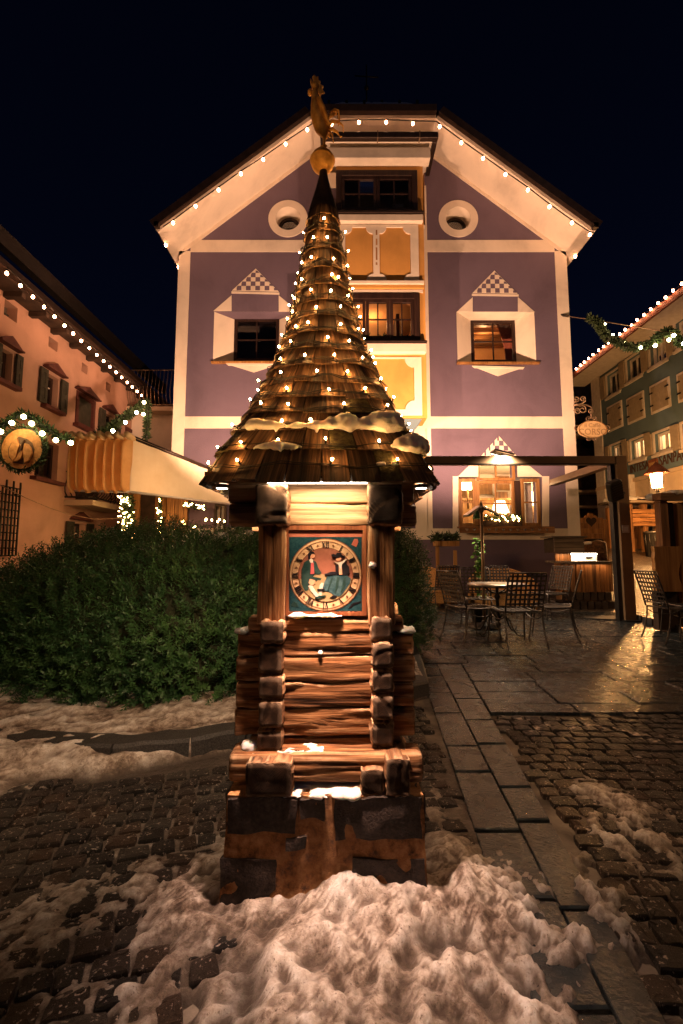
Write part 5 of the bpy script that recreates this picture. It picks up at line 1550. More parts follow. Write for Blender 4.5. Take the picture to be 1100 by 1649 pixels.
# bay windows
def bay_window(rr4, y, cols, mats, lit):
    x0, z0, x1, z1 = rr4
    n = cols
    W_ = MB(); W_.plate(rect((x0, z0, x1, z1)), [rect((x0 + .13, z0 + .09, x1 - .13, z1 - .13))], y - 0.06, y + 0.07)
    f = W_.build('bay_window', M['brown_frame'], house, bevel=0.01)
    ix0, ix1 = x0 + .13, x1 - .13
    for k in range(n):
        a_, b_ = ix0 + (ix1 - ix0) * k / n, ix0 + (ix1 - ix0) * (k + 1) / n
        s_ = MB(); s_.plate(rect((a_ + .004, z0 + .094, b_ - .004, z1 - .134)), [rect((a_ + .07, z0 + .16, b_ - .07, z1 - .20))], y - 0.03, y + .04)
        s_.build('sash', M['brown_frame'], f)
        g_ = MB(); xm = (a_ + b_) / 2; zm2 = (z0 + z1 - .04) / 2
        g_.box(xm - .014, xm + .014, y - .01, y + .02, z0 + .16, z1 - .2); g_.box(a_ + .07, b_ - .07, y - .008, y + .018, zm2 - .014, zm2 + .014)
        g_.build('glazing_bar', M['brown_frame'], f)
        for (u0_, u1_) in ((a_ + .07, xm - .014), (xm + .014, b_ - .07)):
            for (v0_, v1_) in ((z0 + .16, zm2 - .014), (zm2 + .014, z1 - .2)):
                t_ = R.uniform(-.003, .003)
                MB().add([(u0_, y + .005, v0_), (u1_, y + .005 + t_, v0_), (u1_, y + .005 - t_, v1_), (u0_, y + .005, v1_)], [(0, 1, 2, 3)]).build('pane', M['glass'], f)
    return f
bay_window(BW1, BY, 3, None, True)
bay_window((BW0[0], BW0[1], BW0[2], BW0[3]), BY, 2, None, False)
br_ = room('lit_room', BW1[0] - 0.6, BW1[2] + 0.1, BW1[1] - 0.1, BW1[3] + 0.15, BY + 0.18, 2.6, M['warm_room'], house)
t_ = MB(); t_.box(BW1[0], BW1[2] - .35, BY + 2.2, BY + 2.26, (BW1[1] + BW1[3]) / 2 - .02, (BW1[1] + BW1[3]) / 2 + .06); t_.build('tube_lamp', M['lamp_glow'], br_)
t_ = MB(); t_.box(BW1[2] - .42, BW1[2] - .34, BY + .8, BY + 2.6, BW1[1], BW1[3]); t_.box(BW1[0], BW1[2], BY + 2.3, BY + 2.4, BW1[3] - .25, BW1[3] - .18); t_.build('dark_shelf', M['brown_frame'], br_)
t_ = MB()
for px in (589, 617, 626, 652): 
    p = W(px, 548, BY + .3)
    for k in range(7):
        a_ = R.uniform(0, 6.28); t_.tube([p, p + Vector((.05 * math.cos(a_), .05 * math.sin(a_), .1)), p + Vector((.12 * math.cos(a_), .1 * math.sin(a_), .14 + R.uniform(0, .06)))], [.012, .022, .002], 5, .3)
t_.build('pot_plant', M['yew'], br_)
lamp('room_light', 'POINT', (BW1[2] - 1.0, BY + 1.2, BW1[3] - .1), 22, (1, .46, .17), br_, 0.1)
dr_ = room('dim_room', BW0[0] - 0.4, BW0[2] + 0.2, BW0[1] - 0.1, BW0[3] + 0.15, BY + 0.18, 1.6, M['pale_room'], house)
t_ = MB()
for k in range(5): t_.tube([(BW0[2] - .5 + .05 * k, BY + .3, BW0[1] + .5), (BW0[2] - .5 + .05 * k, BY + .3, BW0[1] + .05)], .03, 6)
t_.build('curtain', M['canvas'], dr_)
lamp('room_light', 'POINT', (BW0[0] + .6, BY + 1.0, BW0[1] + .1), 1.2, (1, .6, .25), dr_, 0.1)
# corbel under the bay
zc_ = bzb - 0.003
MB().add([(bx0 + .1, BY + .06, zc_), (bx1 - .1, BY + .06, zc_), (bx1 - .1, HY - .02, zc_), (bx0 + .1, HY - .02, zc_), (bx0 + .45, HY - .1, zc_ - .45), (bx1 - .45, HY - .1, zc_ - .45), (bx1 - .45, HY - .02, zc_ - .45), (bx0 + .45, HY - .02, zc_ - .45)],
         [(0,1,2,3), (4,5,6,7), (0,1,5,4), (1,2,6,5), (2,3,7,6), (3,0,4,7)]).build('bay_corbel', M['teal'], house)

# ---- roof with deep white soffit and half hip
OY = 9.22                                     # outer edge of the overhang
def zr(x):                                     # underside height of the roof at the facade, by x
    return ZT if XT0 <= x <= XT1 else (ZT - (XT0 - x) * (ZT - ZE) / (XT0 - HXL) if x < XT0 else ZT - (x - XT1) * (ZT - ZE) / (HXR - XT1))
EX0, EX1 = HXL - 0.16, HXR + 0.19
BACK = HY + 8.5
rs = MB()
eL = [(EX0, zr(EX0)), (XT0, ZT), (XT1, ZT), (EX1, zr(EX1))]
for (xa_, za_), (xb_, zb_) in zip(eL[:-1], eL[1:]):
    rs.add([(xa_, OY, za_), (xb_, OY, zb_), (xb_, HY - .003, zb_), (xa_, HY - .003, za_)], [(0, 1, 2, 3)])
soff = rs.build('roof_soffit', M['cream'], house)
for xs0, xs1, xo in ((EX0, HXL, EX0), (HXR, EX1, EX1)):
    MB().add([(xs0, OY, zr(xs0)), (xs1, OY, zr(xs1)), (xs1, BACK, zr(xs1)), (xs0, BACK, zr(xs0))], [(0, 1, 2, 3)]).build('roof_soffit', M['cream'], house)
# fascia boards / gutter along the outer edge
def edge_beam(name, a, b, w, h, mat, dz=0.0, parent=house):
    a, b = Vector(a), Vector(b); d = b - a
    m_ = MB(); y0 = a.y
    up = Vector((0, 0, 1)); n = d.cross(Vector((0, 1, 0))).normalized()
    if n.z < 0: n = -n
    vs = []
    for p in (a, b):
        for (o_, k) in ((-w / 2, 0), (w / 2, 0), (w / 2, h), (-w / 2, h)): vs.append(p + Vector((0, o_, 0)) + n * (k + dz))
    m_.add(vs, [(0,1,2,3), (4,7,6,5), (0,4,5,1), (1,5,6,2), (2,6,7,3), (3,7,4,0)])
    return m_.build(name, mat, parent)
for (xa_, za_), (xb_, zb_) in zip(eL[:-1], eL[1:]):
    edge_beam('fascia', (xa_, OY - .035, za_), (xb_, OY - .035, zb_), 0.07, 0.10, M['cream'], -0.004)
    edge_beam('roof_edge', (xa_, OY - .12, za_), (xb_, OY - .12, zb_), 0.10, 0.17, M['gutter'], 0.07)
for xo, zo in ((EX0, zr(EX0)), (EX1, zr(EX1))):
    MB().box(xo - 0.05, xo + 0.05, OY - .17, BACK, zo + 0.06, zo + 0.17).build('roof_edge', M['gutter'], house)
# tile planes with snow on the hip
rtop = MB()
ridge_z = W(600, 166, 11.9).z; RYR = 11.9
A_ = [(eL[0][0], OY - .1, eL[0][1] + .19), (eL[1][0], OY - .1, eL[1][1] + .19), (eL[2][0], OY - .1, eL[2][1] + .19), (eL[3][0], OY - .1, eL[3][1] + .19)]
rx0 = (XT0 + XT1) / 2
rtop.add([A_[0], A_[1], (rx0, RYR, ridge_z), (rx0, BACK, ridge_z), (A_[0][0], BACK, A_[0][2])], [(0, 1, 2, 3, 4)])
rtop.add([A_[2], A_[3], (A_[3][0], BACK, A_[3][2]), (rx0, BACK, ridge_z), (rx0, RYR, ridge_z)], [(0, 1, 2, 3, 4)])
rtop.add([A_[1], A_[2], (rx0, RYR, ridge_z)], [(0, 1, 2)])
rtop.build('roof', M['roof_tile'], house)
hs = MB(); n_ = 40
sA, sB, sC = Vector(A_[1]), Vector(A_[2]), Vector((rx0, RYR, ridge_z))
vs = []
for i in range(n_ + 1):
    for j in range(5):
        u = i / n_; v_ = j / 4 * 0.42
        p = sA.lerp(sB, u).lerp(sC, v_)
        e = min(1, 6 * min(u, 1 - u)) * (0.3 + math.sin(math.pi * min(1, .15 + j / 4 * .8)))
        vs.append(p + Vector((0, -0.02 if j else 0.0, 0.02 + 0.10 * e * (0.7 + 0.8 * fbm(Vector((u * 8, j, 2)), 3)))))
hs.add(vs, [(i*5+j, (i+1)*5+j, (i+1)*5+j+1, i*5+j+1) for i in range(n_) for j in range(4)], True)
hs.build('roof_snow', M['snow'], house, kind='stuff')
for k in range(6):
    p = sA.lerp(sB, 0.08 + .84 * k / 5).lerp(sC, 0.12)
    MB().box(p.x - .03, p.x + .03, p.y - .02, p.y + .04, p.z, p.z + .19).build('snow_guard', M['iron'], house)
fin = MB(); b0 = Vector((rx0, RYR, ridge_z)); fz = W(600, 105, RYR).z
fin.tube([b0, b0 + Vector((0, 0, fz - b0.z))], 0.02, 6); fin.tube([Vector((rx0 - .35, RYR, fz - .35)), Vector((rx0 + .35, RYR, fz - .40))], .018, 6)
fin.ball((rx0, RYR, fz - .75), 0.07, 10)
fin.build('finial', M['iron'], house)

# ---- festoon lights along the eaves
big_mesh = {}
def festoon(label, pts_bulbs, cable_pts, mat, r, down=Vector((0, 0, -1)), name='festoon_lights', group=None, cr=0.012):
    c = sum(pts_bulbs, Vector((0, 0, 0))) / len(pts_bulbs)
    t = thing(name, label, 'string lights', c, group)
    MB().tube(cable_pts, cr, 5).build('cable', M['cable'], t)
    key = mat.name
    if key not in big_mesh:
        b = MB(); b.ball((0, 0, 0), 1.0, 10, 1.25, 6); o = b.build('bulb', mat, None); big_mesh[key] = o.data; bpy.data.objects.remove(o)
    if 'holder' not in big_mesh:
        b = MB(); b.tube([(0, 0, .9), (0, 0, 2.6)], .55, 7); o = b.build('lamp_holder', M['cable'], None); big_mesh['holder'] = o.data; bpy.data.objects.remove(o)
    for p in pts_bulbs:
        o = bpy.data.objects.new('lamp_holder', big_mesh['holder']); COL.objects.link(o); o.parent = t; o.location = p - c; o.scale = (r, r, r)
        o = bpy.data.objects.new('bulb', big_mesh[key]); COL.objects.link(o); o.parent = t
        o.location = p - c; o.scale = (r, r, r)
    return t
def along(pxs, Y, dz=0.0):
    return [W(px, py, Y) + Vector((0, 0, dz)) for px, py in pxs]
BLY = OY - 0.21
left_px = [(279, 359), (315, 332), (352, 306), (388, 280), (424, 257), (460, 232), (495, 209)]
top_px = [(534, 200), (578, 197), (622, 197), (665, 199)]
right_px = [(708, 204), (743, 230), (778, 255), (814, 281), (850, 306), (885, 333), (921, 359), (950, 378)]
festoon('row of warm bulbs along the left sloping eave of the mauve house', along(left_px, BLY), along([(262, 370)] + left_px + [(505, 202)], BLY, 0.07), M['big_bulb'], 0.030)
festoon('row of warm bulbs along the flat top eave of the mauve house', along(top_px, BLY), along([(505, 200)] + top_px + [(703, 200)], BLY, 0.07), M['big_bulb'], 0.030)
festoon('row of warm bulbs along the right sloping eave of the mauve house', along(right_px, BLY), along([(703, 200)] + right_px + [(957, 380)], BLY, 0.07), M['big_bulb'], 0.030)
sidep = [Vector((EX0 + .02, y, zr(EX0) - .02)) for y in (9.55, 10.35, 11.1)]
festoon('three bulbs on the receding left side eave of the mauve house', sidep, [sidep[0] + Vector((0, -.4, .05))] + [p + Vector((0, 0, .06)) for p in sidep], M['big_bulb'], 0.029)
sidep = [Vector((EX1 - .02, y, zr(EX1) - .02)) for y in (9.9, 10.9)]
festoon('two bulbs on the receding right side eave of the mauve house', sidep, [sidep[0] + Vector((0, -.6, .05))] + [p + Vector((0, 0, .06)) for p in sidep], M['big_bulb'], 0.029)

# ================================================================== SALMON HOUSE (left)
LX = -6.0
lh = thing('salmon_house', 'long salmon plastered house with dark shutters and red window hoods along the left', 'house', (LX, 9.0, 0))
LM = facade_matrix((LX, 0, 0), (0, 1, 0), (1, 0, 0))     # local x = world Y, local -y = outwards (+X)
def lp(px, py, o=0.0):
    p = PXX(px, py, LX + o); return (p.y, p.z)
def lmb(): m_ = MB(); m_.M = LM; return m_
LY0, LY1 = 1.5, 13.9
zLt = lp(100, 490 + 65)[1]
zLtop = 7.6
def lrect(px0, px1, pyt, pyb):
    """opening from its left and right photo columns and the top and bottom at its left column"""
    a = lp(px0, pyt); b = lp(px0, pyb); c = lp(px1, pyb)
    return (a[0], b[1], c[0], a[1])
L_vents = [lrect(8, 28, 481, 507), lrect(79, 93, 541, 558), lrect(132, 141, 583, 598), lrect(171, 178, 614, 628)]
L_wins = [lrect(1, 18, 558, 610), lrect(75, 92, 599, 652), lrect(125, 149, 633, 682), lrect(168, 181, 663, 712), lrect(203, 214, 690, 730)]
L_low = [lrect(59, 92, 704, 766)]
L_gr = [lrect(117, 134, 842, 888)]
eave_z = lp(100, 543, 0.0)[1]
wall_top = eave_z + 0.25
holes = [rect(q) for q in L_vents + L_wins + L_low + L_gr]
m_ = lmb(); m_.plate([(LY0, -0.05), (LY1, -0.05), (LY1, wall_top), (LY0, wall_top)], holes, 0, 0.3); m_.build('front_wall', M['salmon'], lh)
MB().box(LX - 7, LX - 0.31, LY1 - 0.3, LY1, -0.05, wall_top).build('side_wall', M['salmon'], lh)
def l_box(name, u0, u1, o0, o1, z0, z1, mat, parent=lh, bevel=0.0):
    m_ = lmb(); m_.box(u0, u1, -o1, -o0, z0, z1); return m_.build(name, mat, parent, bevel=bevel)
l_box('dark_room', LY0 + .2, LY1 - .4, -0.9, -0.7, 0.1, wall_top - .1, M['dark_room'])
for q in L_vents:
    l_box('vent_opening', q[0], q[2], -0.25, -0.2, q[1], q[3], M['dark_room'])
    m_ = lmb(); zc_ = (q[1] + q[3]) / 2; m_.box(q[0], q[2], 0.16, 0.19, zc_ - .015, zc_ + .015); m_.build('vent_bar', M['shutter'], lh)
def l_window(q, kind, ped=True, sill=True):
    u0, z0, u1, z1 = q; w = u1 - u0
    m_ = lmb(); m_.plate(rect((u0, z0, u1, z1)), [rect((u0 + .06, z0 + .06, u1 - .06, z1 - .06))], 0.12, 0.18)
    f = m_.build('window', M['brown_frame'] if kind != 'closed' else M['pediment'], lh)
    um = (u0 + u1) / 2
    m_ = lmb(); m_.box(um - .03, um + .03, .13, .17, z0 + .06, z1 - .06); m_.box(u0 + .06, u1 - .06, .135, .165, z0 + (z1 - z0) * .66 - .012, z0 + (z1 - z0) * .66 + .012); m_.build('glazing_bar', M['white_paint'] if kind == 'open' else M['brown_frame'], f)
    for a_, b_ in ((u0 + .06, um - .03), (um + .03, u1 - .06)):
        m_ = lmb(); m_.add([(a_, .15, z0 + .06), (b_, .152, z0 + .06), (b_, .149, z1 - .06), (a_, .15, z1 - .06)], [(0, 1, 2, 3)]); m_.build('pane', M['glass'], f)
    if kind == 'open':
        for a_, b_ in ((u0 - w * .62, u0 - .03), (u1 + .03, u1 + w * .62)):
            m_ = lmb(); m_.plate(rect((a_, z0 - .02, b_, z1 + .02)), [rect((a_ + .07, z0 + .07, b_ - .07, (z0 + z1) / 2 - .05)), rect((a_ + .07, (z0 + z1) / 2 + .05, b_ - .07, z1 - .07))], -.07, -.03)
            sh = m_.build('shutter', M['shutter'], lh)
            m_ = lmb(); n_ = 16
            for k in range(n_):
                zz_ = z0 + .07 + (z1 - z0 - .14) * (k + .5) / n_
                m_.box(a_ + .06, b_ - .06, -.06, -.035, zz_ - .018, zz_ + .012)
            m_.build('slats', M['shutter'], sh, kind='stuff')
    if kind == 'closed':
        m_ = lmb(); m_.plate(rect((u0 - .05, z0 - .05, u1 + .05, z1 + .05)), [rect((u0 + .04, z0 + .04, u1 - .04, z1 - .04))], -.03, .10); m_.build('outer_frame', M['pediment'], f)
        m_ = lmb(); n_ = 18
        for k in range(n_):
            zz_ = z0 + .05 + (z1 - z0 - .1) * (k + .5) / n_
            m_.box(u0 + .05, u1 - .05, .02, .06, zz_ - .02, zz_ + .012)
        m_.build('slats', M['shutter'], f, kind='stuff')
    if ped:
        m_ = lmb(); hz = z1 + .10
        m_.plate([(u0 - .10, hz), (u1 + .10, hz), (u1 + .10, hz + .03), (um + .08, hz + .13), (um, hz + .17), (um - .08, hz + .13), (u0 - .10, hz + .03)], [], -.10, -.002)
        m_.build('window_hood', M['pediment'], lh, bevel=.008)
        l_box('window_hood', u0 - .13, u1 + .13, 0.003, .13, hz - .03, hz - .002, M['pediment'])
    if sill: l_box('window_sill', u0 - .12, u1 + .12, 0.003, .13, z0 - .10, z0 - .03, M['pediment'])
    return f
l_window(L_wins[0], 'open'); l_window(L_wins[1], 'open'); l_window(L_wins[2], 'closed'); l_window(L_wins[3], 'open'); l_window(L_wins[4], 'closed', False)
l_window(L_low[0], 'plain', False); l_window(L_gr[0], 'open')
# roof: soffit boards, eave edge, tiled slope
OV = 0.40
l_box('roof_soffit', LY0 - .5, LY1 + .35, -0.3, OV, eave_z - 0.0, eave_z + 0.05, M['dark_soffit'])
for k in range(20):
    u = LY0 + .2 + k * 0.64; l_box('rafter_tail', u, u + .10, 0.01, OV - .06, eave_z - .10, eave_z - .003, M['dark_soffit'])
l_box('gutter', LY0 - .5, LY1 + .4, OV + .003, OV + .12, eave_z + .02, eave_z + .14, M['gutter'])
ra = PXX(150, 541, LX - 1.2); 
m_ = MB(); zr0 = eave_z + .12; sl = 0.62
m_.add([(LX + OV + .05, LY0 - .5, zr0), (LX + OV + .05, LY1 + .4, zr0), (LX - 5, LY1 + .4, zr0 + sl * 5.9), (LX - 5, LY0 - .5, zr0 + sl * 5.9)], [(0, 1, 2, 3)])
m_.build('roof', M['roof_tile'], lh)
MB().box(LX + .1, LX + .26, LY0 - .5, LY1 + .2, zr0 + sl * .75, zr0 + sl * .95 + .18).build('snow_fence', M['iron'], lh)
bl_ = []
for i in range(18):
    px = [11, 33, 53, 71, 88, 104, 118, 131, 144, 156, 167, 177, 187, 196, 205, 213, 221, 228][i]
    bl_.append(PXX(px, 430 + 0.907 * px, LX + OV + .15))
festoon('row of warm bulbs under the dark eave of the salmon house', bl_, [p + Vector((0, 0, .1)) for p in bl_], M['big_bulb'], 0.025)
# iron balcony with bowed bars, and window grille
def balcony(name, label, M_, u0, u1, z0, h, dep, cat='balcony', nb=22, slab=True, mt='iron'):
    c = M_ @ Vector((u0, 0, z0))
    t = thing(name, label, cat, c)
    if slab:
        m_ = MB(); m_.M = M_; m_.box(u0, u1, -dep, 0.0, z0 - .12, z0 - .002); m_.build('slab', M['greybeige'], t)
    path = [(u0 + .02, -.003), (u0 + .02, -dep + .05), (u1 - .02, -dep + .05), (u1 - .02, -.003)]
    for zz_ in (z0 + .06, z0 + h):
        m_ = MB(); m_.M = M_; m_.tube([(a_, b_, zz_) for a_, b_ in path], .018, 6); m_.build('rail', M[mt], t)
    segs = []; L = [0]
    for a_, b_ in zip(path[:-1], path[1:]): L.append(L[-1] + math.hypot(b_[0] - a_[0], b_[1] - a_[1]))
    for k in range(nb):
        s = L[-1] * (k + .5) / nb
        i = max(j for j in range(3) if L[j] <= s); f_ = (s - L[i]) / (L[i + 1] - L[i])
        x = path[i][0] + (path[i+1][0] - path[i][0]) * f_; y = path[i][1] + (path[i+1][1] - path[i][1]) * f_
        n = [(-1, 0), (0, -1), (1, 0)][i]; bul = .11
        m_ = MB(); m_.M = M_
        m_.tube([(x, y, z0 + .06), (x + n[0] * bul * .8, y + n[1] * bul * .8, z0 + h * .25), (x + n[0] * bul, y + n[1] * bul, z0 + h * .42), (x + n[0] * bul * .4, y + n[1] * bul * .4, z0 + h * .7), (x, y, z0 + h)], .012, 5)
        m_.build('baluster', M[mt], t)
    return t
bq0 = lp(103, 806); bq1 = lp(172, 817)
balcony('iron_balcony', 'small balcony with bowed black iron bars on the salmon house', LM, bq0[0], bq1[0], bq0[1] + .02, 0.62, .62, nb=26)
l_box('balcony_door', bq0[0] + .4, bq1[0] - .5, 0.003, .03, bq0[1], bq0[1] + 1.5, M['dark_soffit'])
gt = lp(-6, 782); gb = lp(-6, 895); g2 = lp(15, 893)
gril = thing('window_grille', 'black iron window grille on the salmon wall at the left edge', 'grille', (LX, gt[0], gb[1]))
for k in range(6):
    u = gt[0] + (g2[0] - gt[0]) * k / 5; m_ = lmb(); m_.box(u - .012, u + .012, -.13, -.106, gb[1], gt[1] + (.12 if k % 2 else .0)); m_.build('upright', M['iron'], gril)
for k in range(10):
    z = gb[1] + (gt[1] - gb[1]) * k / 9; m_ = lmb(); m_.box(gt[0], g2[0], -.104, -.085, z - .012, z + .012); m_.build('crossbar', M['iron'], gril)
for u in (gt[0], g2[0]):
    for z in (gb[1] + .1, gt[1] - .1):
        m_ = lmb(); m_.box(u - .012, u + .012, -.085, 0.003, z - .012, z + .012); m_.build('bracket', M['iron'], gril)

# cream wing with the terrace balcony between the houses
wing = thing('cream_wing', 'cream rendered wing with a roof terrace between the salmon and mauve houses', 'building', (-5, 12.6, 0))
w0, w1 = W(238, 662, 12.4), W(283, 662, 12.4)
MB().box(-6.4, HXL - .004, 12.4, 17, -0.05, w0.z).build('wall', M['cream'], wing)
WM = facade_matrix((0, 12.4, 0), (1, 0, 0), (0, -1, 0))
balcony('terrace_railing', 'bowed wrought iron terrace railing above the cream wing', WM, W(205, 640, 12.4).x, HXL - .05, w0.z + .02, W(250, 604, 12.4).z - w0.z, 0.35, 'railing', 26, True, 'wire_pale')

# ---- timber veranda front under the awning
ver = thing('timber_shop', 'warm timber planked shop front behind the hedge under the awning', 'shop front', (-3.6, 10.2, 0))
vy = 10.25
def vx(px): return W(px, 830, vy).x
vz1 = W(300, 800, vy).z + .35
for k in range(7):
    x0, x1 = vx(264 + 46 * k / 7), vx(264 + 46 * (k + 1) / 7)
    MB().box(x0 + .004, x1 - .004, HY - .10 - .01 * (k % 2), HY - .022, .02, 2.45).build('plank', M['oak'], ver)
MB().box(vx(229), vx(256), vy - .1, vy - .05, .02, 2.5).build('door', M['dark_soffit'], ver)
for px in (225, 258): MB().box(vx(px) - .06, vx(px) + .06, vy - .16, vy - .02, .02, 2.55).build('door_post', M['oak'], ver)
MB().box(vx(205), vx(225) - .07, vy - .1, vy - .05, .02, 2.5).build('plank', M['oak'], ver)
MB().box(vx(196), vx(262), vy - .2, vy - .02, 2.552, 2.7).build('header', M['oak'], ver)
wq = hr(347, 812, 366, 852); 
sw = sash('small_window', wq[0], wq[2], wq[1] - .3, wq[3], HY - .09, ver, M['brown_frame'], .05, 2, 2)
MB().box(wq[0] + .02, wq[2] - .02, HY - .016, HY - .006, wq[1] - .3, wq[3]).build('curtain', M['white_paint'], ver)

# ---- awning: bunched ochre folds on the left, long cream valance on the right
aw = thing('awning', 'cream canvas awning with bunched ochre folds in front of the house', 'awning', (-3.4, 8.0, 2.0))
ay0, ay1 = 7.3, 9.3
c0t, c0b = W(209, 705, ay0), W(209, 792, ay0)
c1t, c1b = W(372, 771, ay1), W(372, 812, ay1)
nv = 40; vs = []
for i in range(nv + 1):
    t_ = i / nv
    for j in range(9):
        v_ = j / 8
        p = c0b.lerp(c0t, v_).lerp(c1b.lerp(c1t, v_), t_)
        rip = 0.012 * mnoise.noise(Vector((t_ * 22, v_ * 1.5, 3))) + 0.02 * mnoise.noise(Vector((t_ * 6, v_ * 2.5, 8)))
        vs.append(p + Vector((rip * .8, -rip * .6, 0)))
m_ = MB(); m_.add(vs, [(i*9+j, (i+1)*9+j, (i+1)*9+j+1, i*9+j+1) for i in range(nv) for j in range(8)], True)
m_.build('valance', M['canvas'], aw)
m_ = MB(); m_.tube([c0b, c1b], .022, 8); m_.build('valance_bar', M['white_paint'], aw)
m_ = MB(); m_.tube([c0t + Vector((0, .03, .03)), c1t + Vector((0, .03, .03))], .04, 8); m_.build('side_rail', M['gutter'], aw)
fpx = [115, 127, 139, 156, 170, 184, 197, 213]
rolls = [W(px, 706 if px not in (115, 170) else 705, ay0) for px in fpx]
for i, p in enumerate(rolls):
    m_ = MB(); m_.tube([p + Vector((0, -.20, .02)), p + Vector((-.1, .9, .02))], .05, 14); m_.build('roller_tube', M['sign_cream'], aw)
for a_, b_ in zip(rolls[:-1], rolls[1:]):
    vs = []; n1, n2 = 14, 10
    zt = a_.z - .03; zb_ = W(150, 790 + R.uniform(-2, 3), ay0).z
    for i in range(n1 + 1):
        s = i / n1
        for j in range(n2 + 1):
            v_ = j / n2
            z = zt + (zb_ - zt) * v_
            bel = 0.45 + .55 * math.sin(math.pi * min(1, v_ * .55 + .25))
            x = a_.x + (b_.x - a_.x) * s
            y = a_.y + .04 - .20 * bel * math.sin(math.pi * s) ** .75 * (1 - .55 * (v_ < .08))
            if j == n2: y = a_.y + .02 - .03 * math.sin(math.pi * s)
            vs.append((x, y, z + (-.03 * math.sin(math.pi * s) if j >= n2 - 1 else 0)))
    m_ = MB(); m_.add(vs, [(i*(n2+1)+j, (i+1)*(n2+1)+j, (i+1)*(n2+1)+j+1, i*(n2+1)+j+1) for i in range(n1) for j in range(n2)], True)
    m_.build('fold', M['canvas_fold'], aw)
c2b = W(113, 790, ay0)
m_ = MB(); m_.tube([c2b, c0b], .02, 8); m_.build('valance_bar', M['white_paint'], aw)
# stretched roof cloth
rt = rolls[0] + Vector((-.1, 2.2, .25))
m_ = MB(); m_.add([rolls[0] + Vector((0, 0, .03)), rolls[-1] + Vector((0, 0, .03)), c1t + Vector((0, 0, .04)), Vector((rolls[0].x - .05, ay1 + .4, c1t.z + .05))], [(0, 1, 2, 3)]); m_.build('roof_cloth', M['canvas'], aw)
awl = thing('awning_lamp', 'small lamp hanging below the awning roof', 'lamp', (-3.9, 8.0, 2.1))
MB().lathe([(.02, .1), (.1, 0), (.1, -.02), (.005, -.03)], (-3.9, 8.0, 2.35), 14).build('shade', M['gutter'], awl)
MB().ball((-3.9, 8.0, 2.30), .04, 10).build('bulb', M['lamp_glow'], awl)
lamp('awning_light', 'POINT', (-3.9, 8.0, 2.2), 42, (1, .46, .17), awl, .05)

# ---- garlands
def garland(label, pts, r, bulbs, seed, name='garland', dens=260, bulb_r=.03, cat='garland', group=None, drop=.8):
    pts = [Vector(p) for p in pts]
    fine = []
    for a_, b_ in zip(pts[:-1], pts[1:]):
        n = max(2, int((b_ - a_).length / .04))
        fine += [a_.lerp(b_, i / n) for i in range(n)]
    fine.append(pts[-1])
    c = sum(fine, Vector((0, 0, 0))) / len(fine)
    t = thing(name, label, cat, c, group)
    m_ = MB(); m_.tube(fine, r * .28, 6); m_.build('core', M['cable'], t)
    Ln = sum((b_ - a_).length for a_, b_ in zip(fine[:-1], fine[1:]))
    m_ = MB()
    def cf(rr):
        i = rr.randrange(len(fine) - 1); p = fine[i].lerp(fine[i + 1], rr.random())
        d = Vector((rr.gauss(0, 1), rr.gauss(0, 1), rr.gauss(0, 1))).normalized()
        k = .75 + .5 * mnoise.noise(p * 5)
        return p + d * r * .45 * k * rr.random(), d * .9
    needles(m_, cf, int(dens * 2.2 * Ln), r * .95, r * .15, seed)
    m_.build('needles', M['fir'], t, kind='stuff')
    key = 'garland'
    if key not in big_mesh:
        b = MB(); b.ball((0, 0, 0), 1.0, 10, 1.0, 6); o = b.build('bulb', M['garland_bulb'], None); big_mesh[key] = o.data; bpy.data.objects.remove(o)
    for p in bulbs:
        o = bpy.data.objects.new('bulb', big_mesh[key]); COL.objects.link(o); o.parent = t; o.location = Vector(p) - c; o.scale = (bulb_r,) * 3
    return t
GY = 5.6
def gl(lst, Y0, Y1):
    n = len(lst); return [W(px, py, Y0 + (Y1 - Y0) * i / max(1, n - 1)) for i, (px, py) in enumerate(lst)]
garland('fir garland with bulbs peaking over the round carved sign', gl([(-30, 715), (-2, 690), (18, 676), (38, 665), (56, 674), (78, 692), (98, 705), (116, 708)], GY, GY + .3), .085,
        gl([(1, 695), (19, 681), (38, 671), (51, 682), (68, 698), (90, 709), (114, 713)], GY - .24, GY + .06), 31)
garland('fir garland with bulbs rising from the awning towards the iron railing', gl([(135, 716), (160, 700), (180, 688), (200, 672), (218, 660), (236, 648)], 7.6, 9.6), .12,
        gl([(182, 694), (202, 680), (220, 664), (232, 648), (231, 667)], 7.6, 9.5), 32, bulb_r=.034)
garland('dark fir garland hanging straight down beside the cream wing', gl([(237, 645), (238, 662), (237, 682), (236, 706)], 9.6, 9.6), .115, [], 33)
wire_w = thing('tension_wire', 'thin sagging wire across the salmon wall below the balcony', 'wire', (-5, 7, 2))
m_ = MB(); m_.tube(gl([(-10, 776), (40, 801), (80, 818), (110, 828), (150, 836), (200, 835)], 7.0, 9.0), .008, 5); m_.build('strand', M['wire_pale'], wire_w)
# lit garland posts in front of the timber shop front
for lab, px0, py0, px1, py1, n in (('fir garland post thick with tiny lights left of the dark door', 206, 802, 208, 870, 60), ('slim green lit garland on the right of the dark door', 258, 800, 258, 862, 22), ('short swag of lit garland under the awning by the timber planks', 296, 812, 330, 818, 22)):
    a_, b_ = W(px0, py0, 9.6), W(px1, py1, 9.6)
    t = garland(lab, [a_, (a_ + b_) / 2 + Vector((0, 0, -.02)), b_], .15 if n > 40 else .06, [], 40 + n, dens=420)
    for k in range(n):
        q = a_.lerp(b_, R.random()); rr = .16 if n > 40 else .06
        bulb_at(q + Vector((R.uniform(-rr, rr), -R.uniform(0.02, rr), R.uniform(-.04, .04))), Vector((0, -1, 0)), t, M['tiny_bulb'], .013, 0)
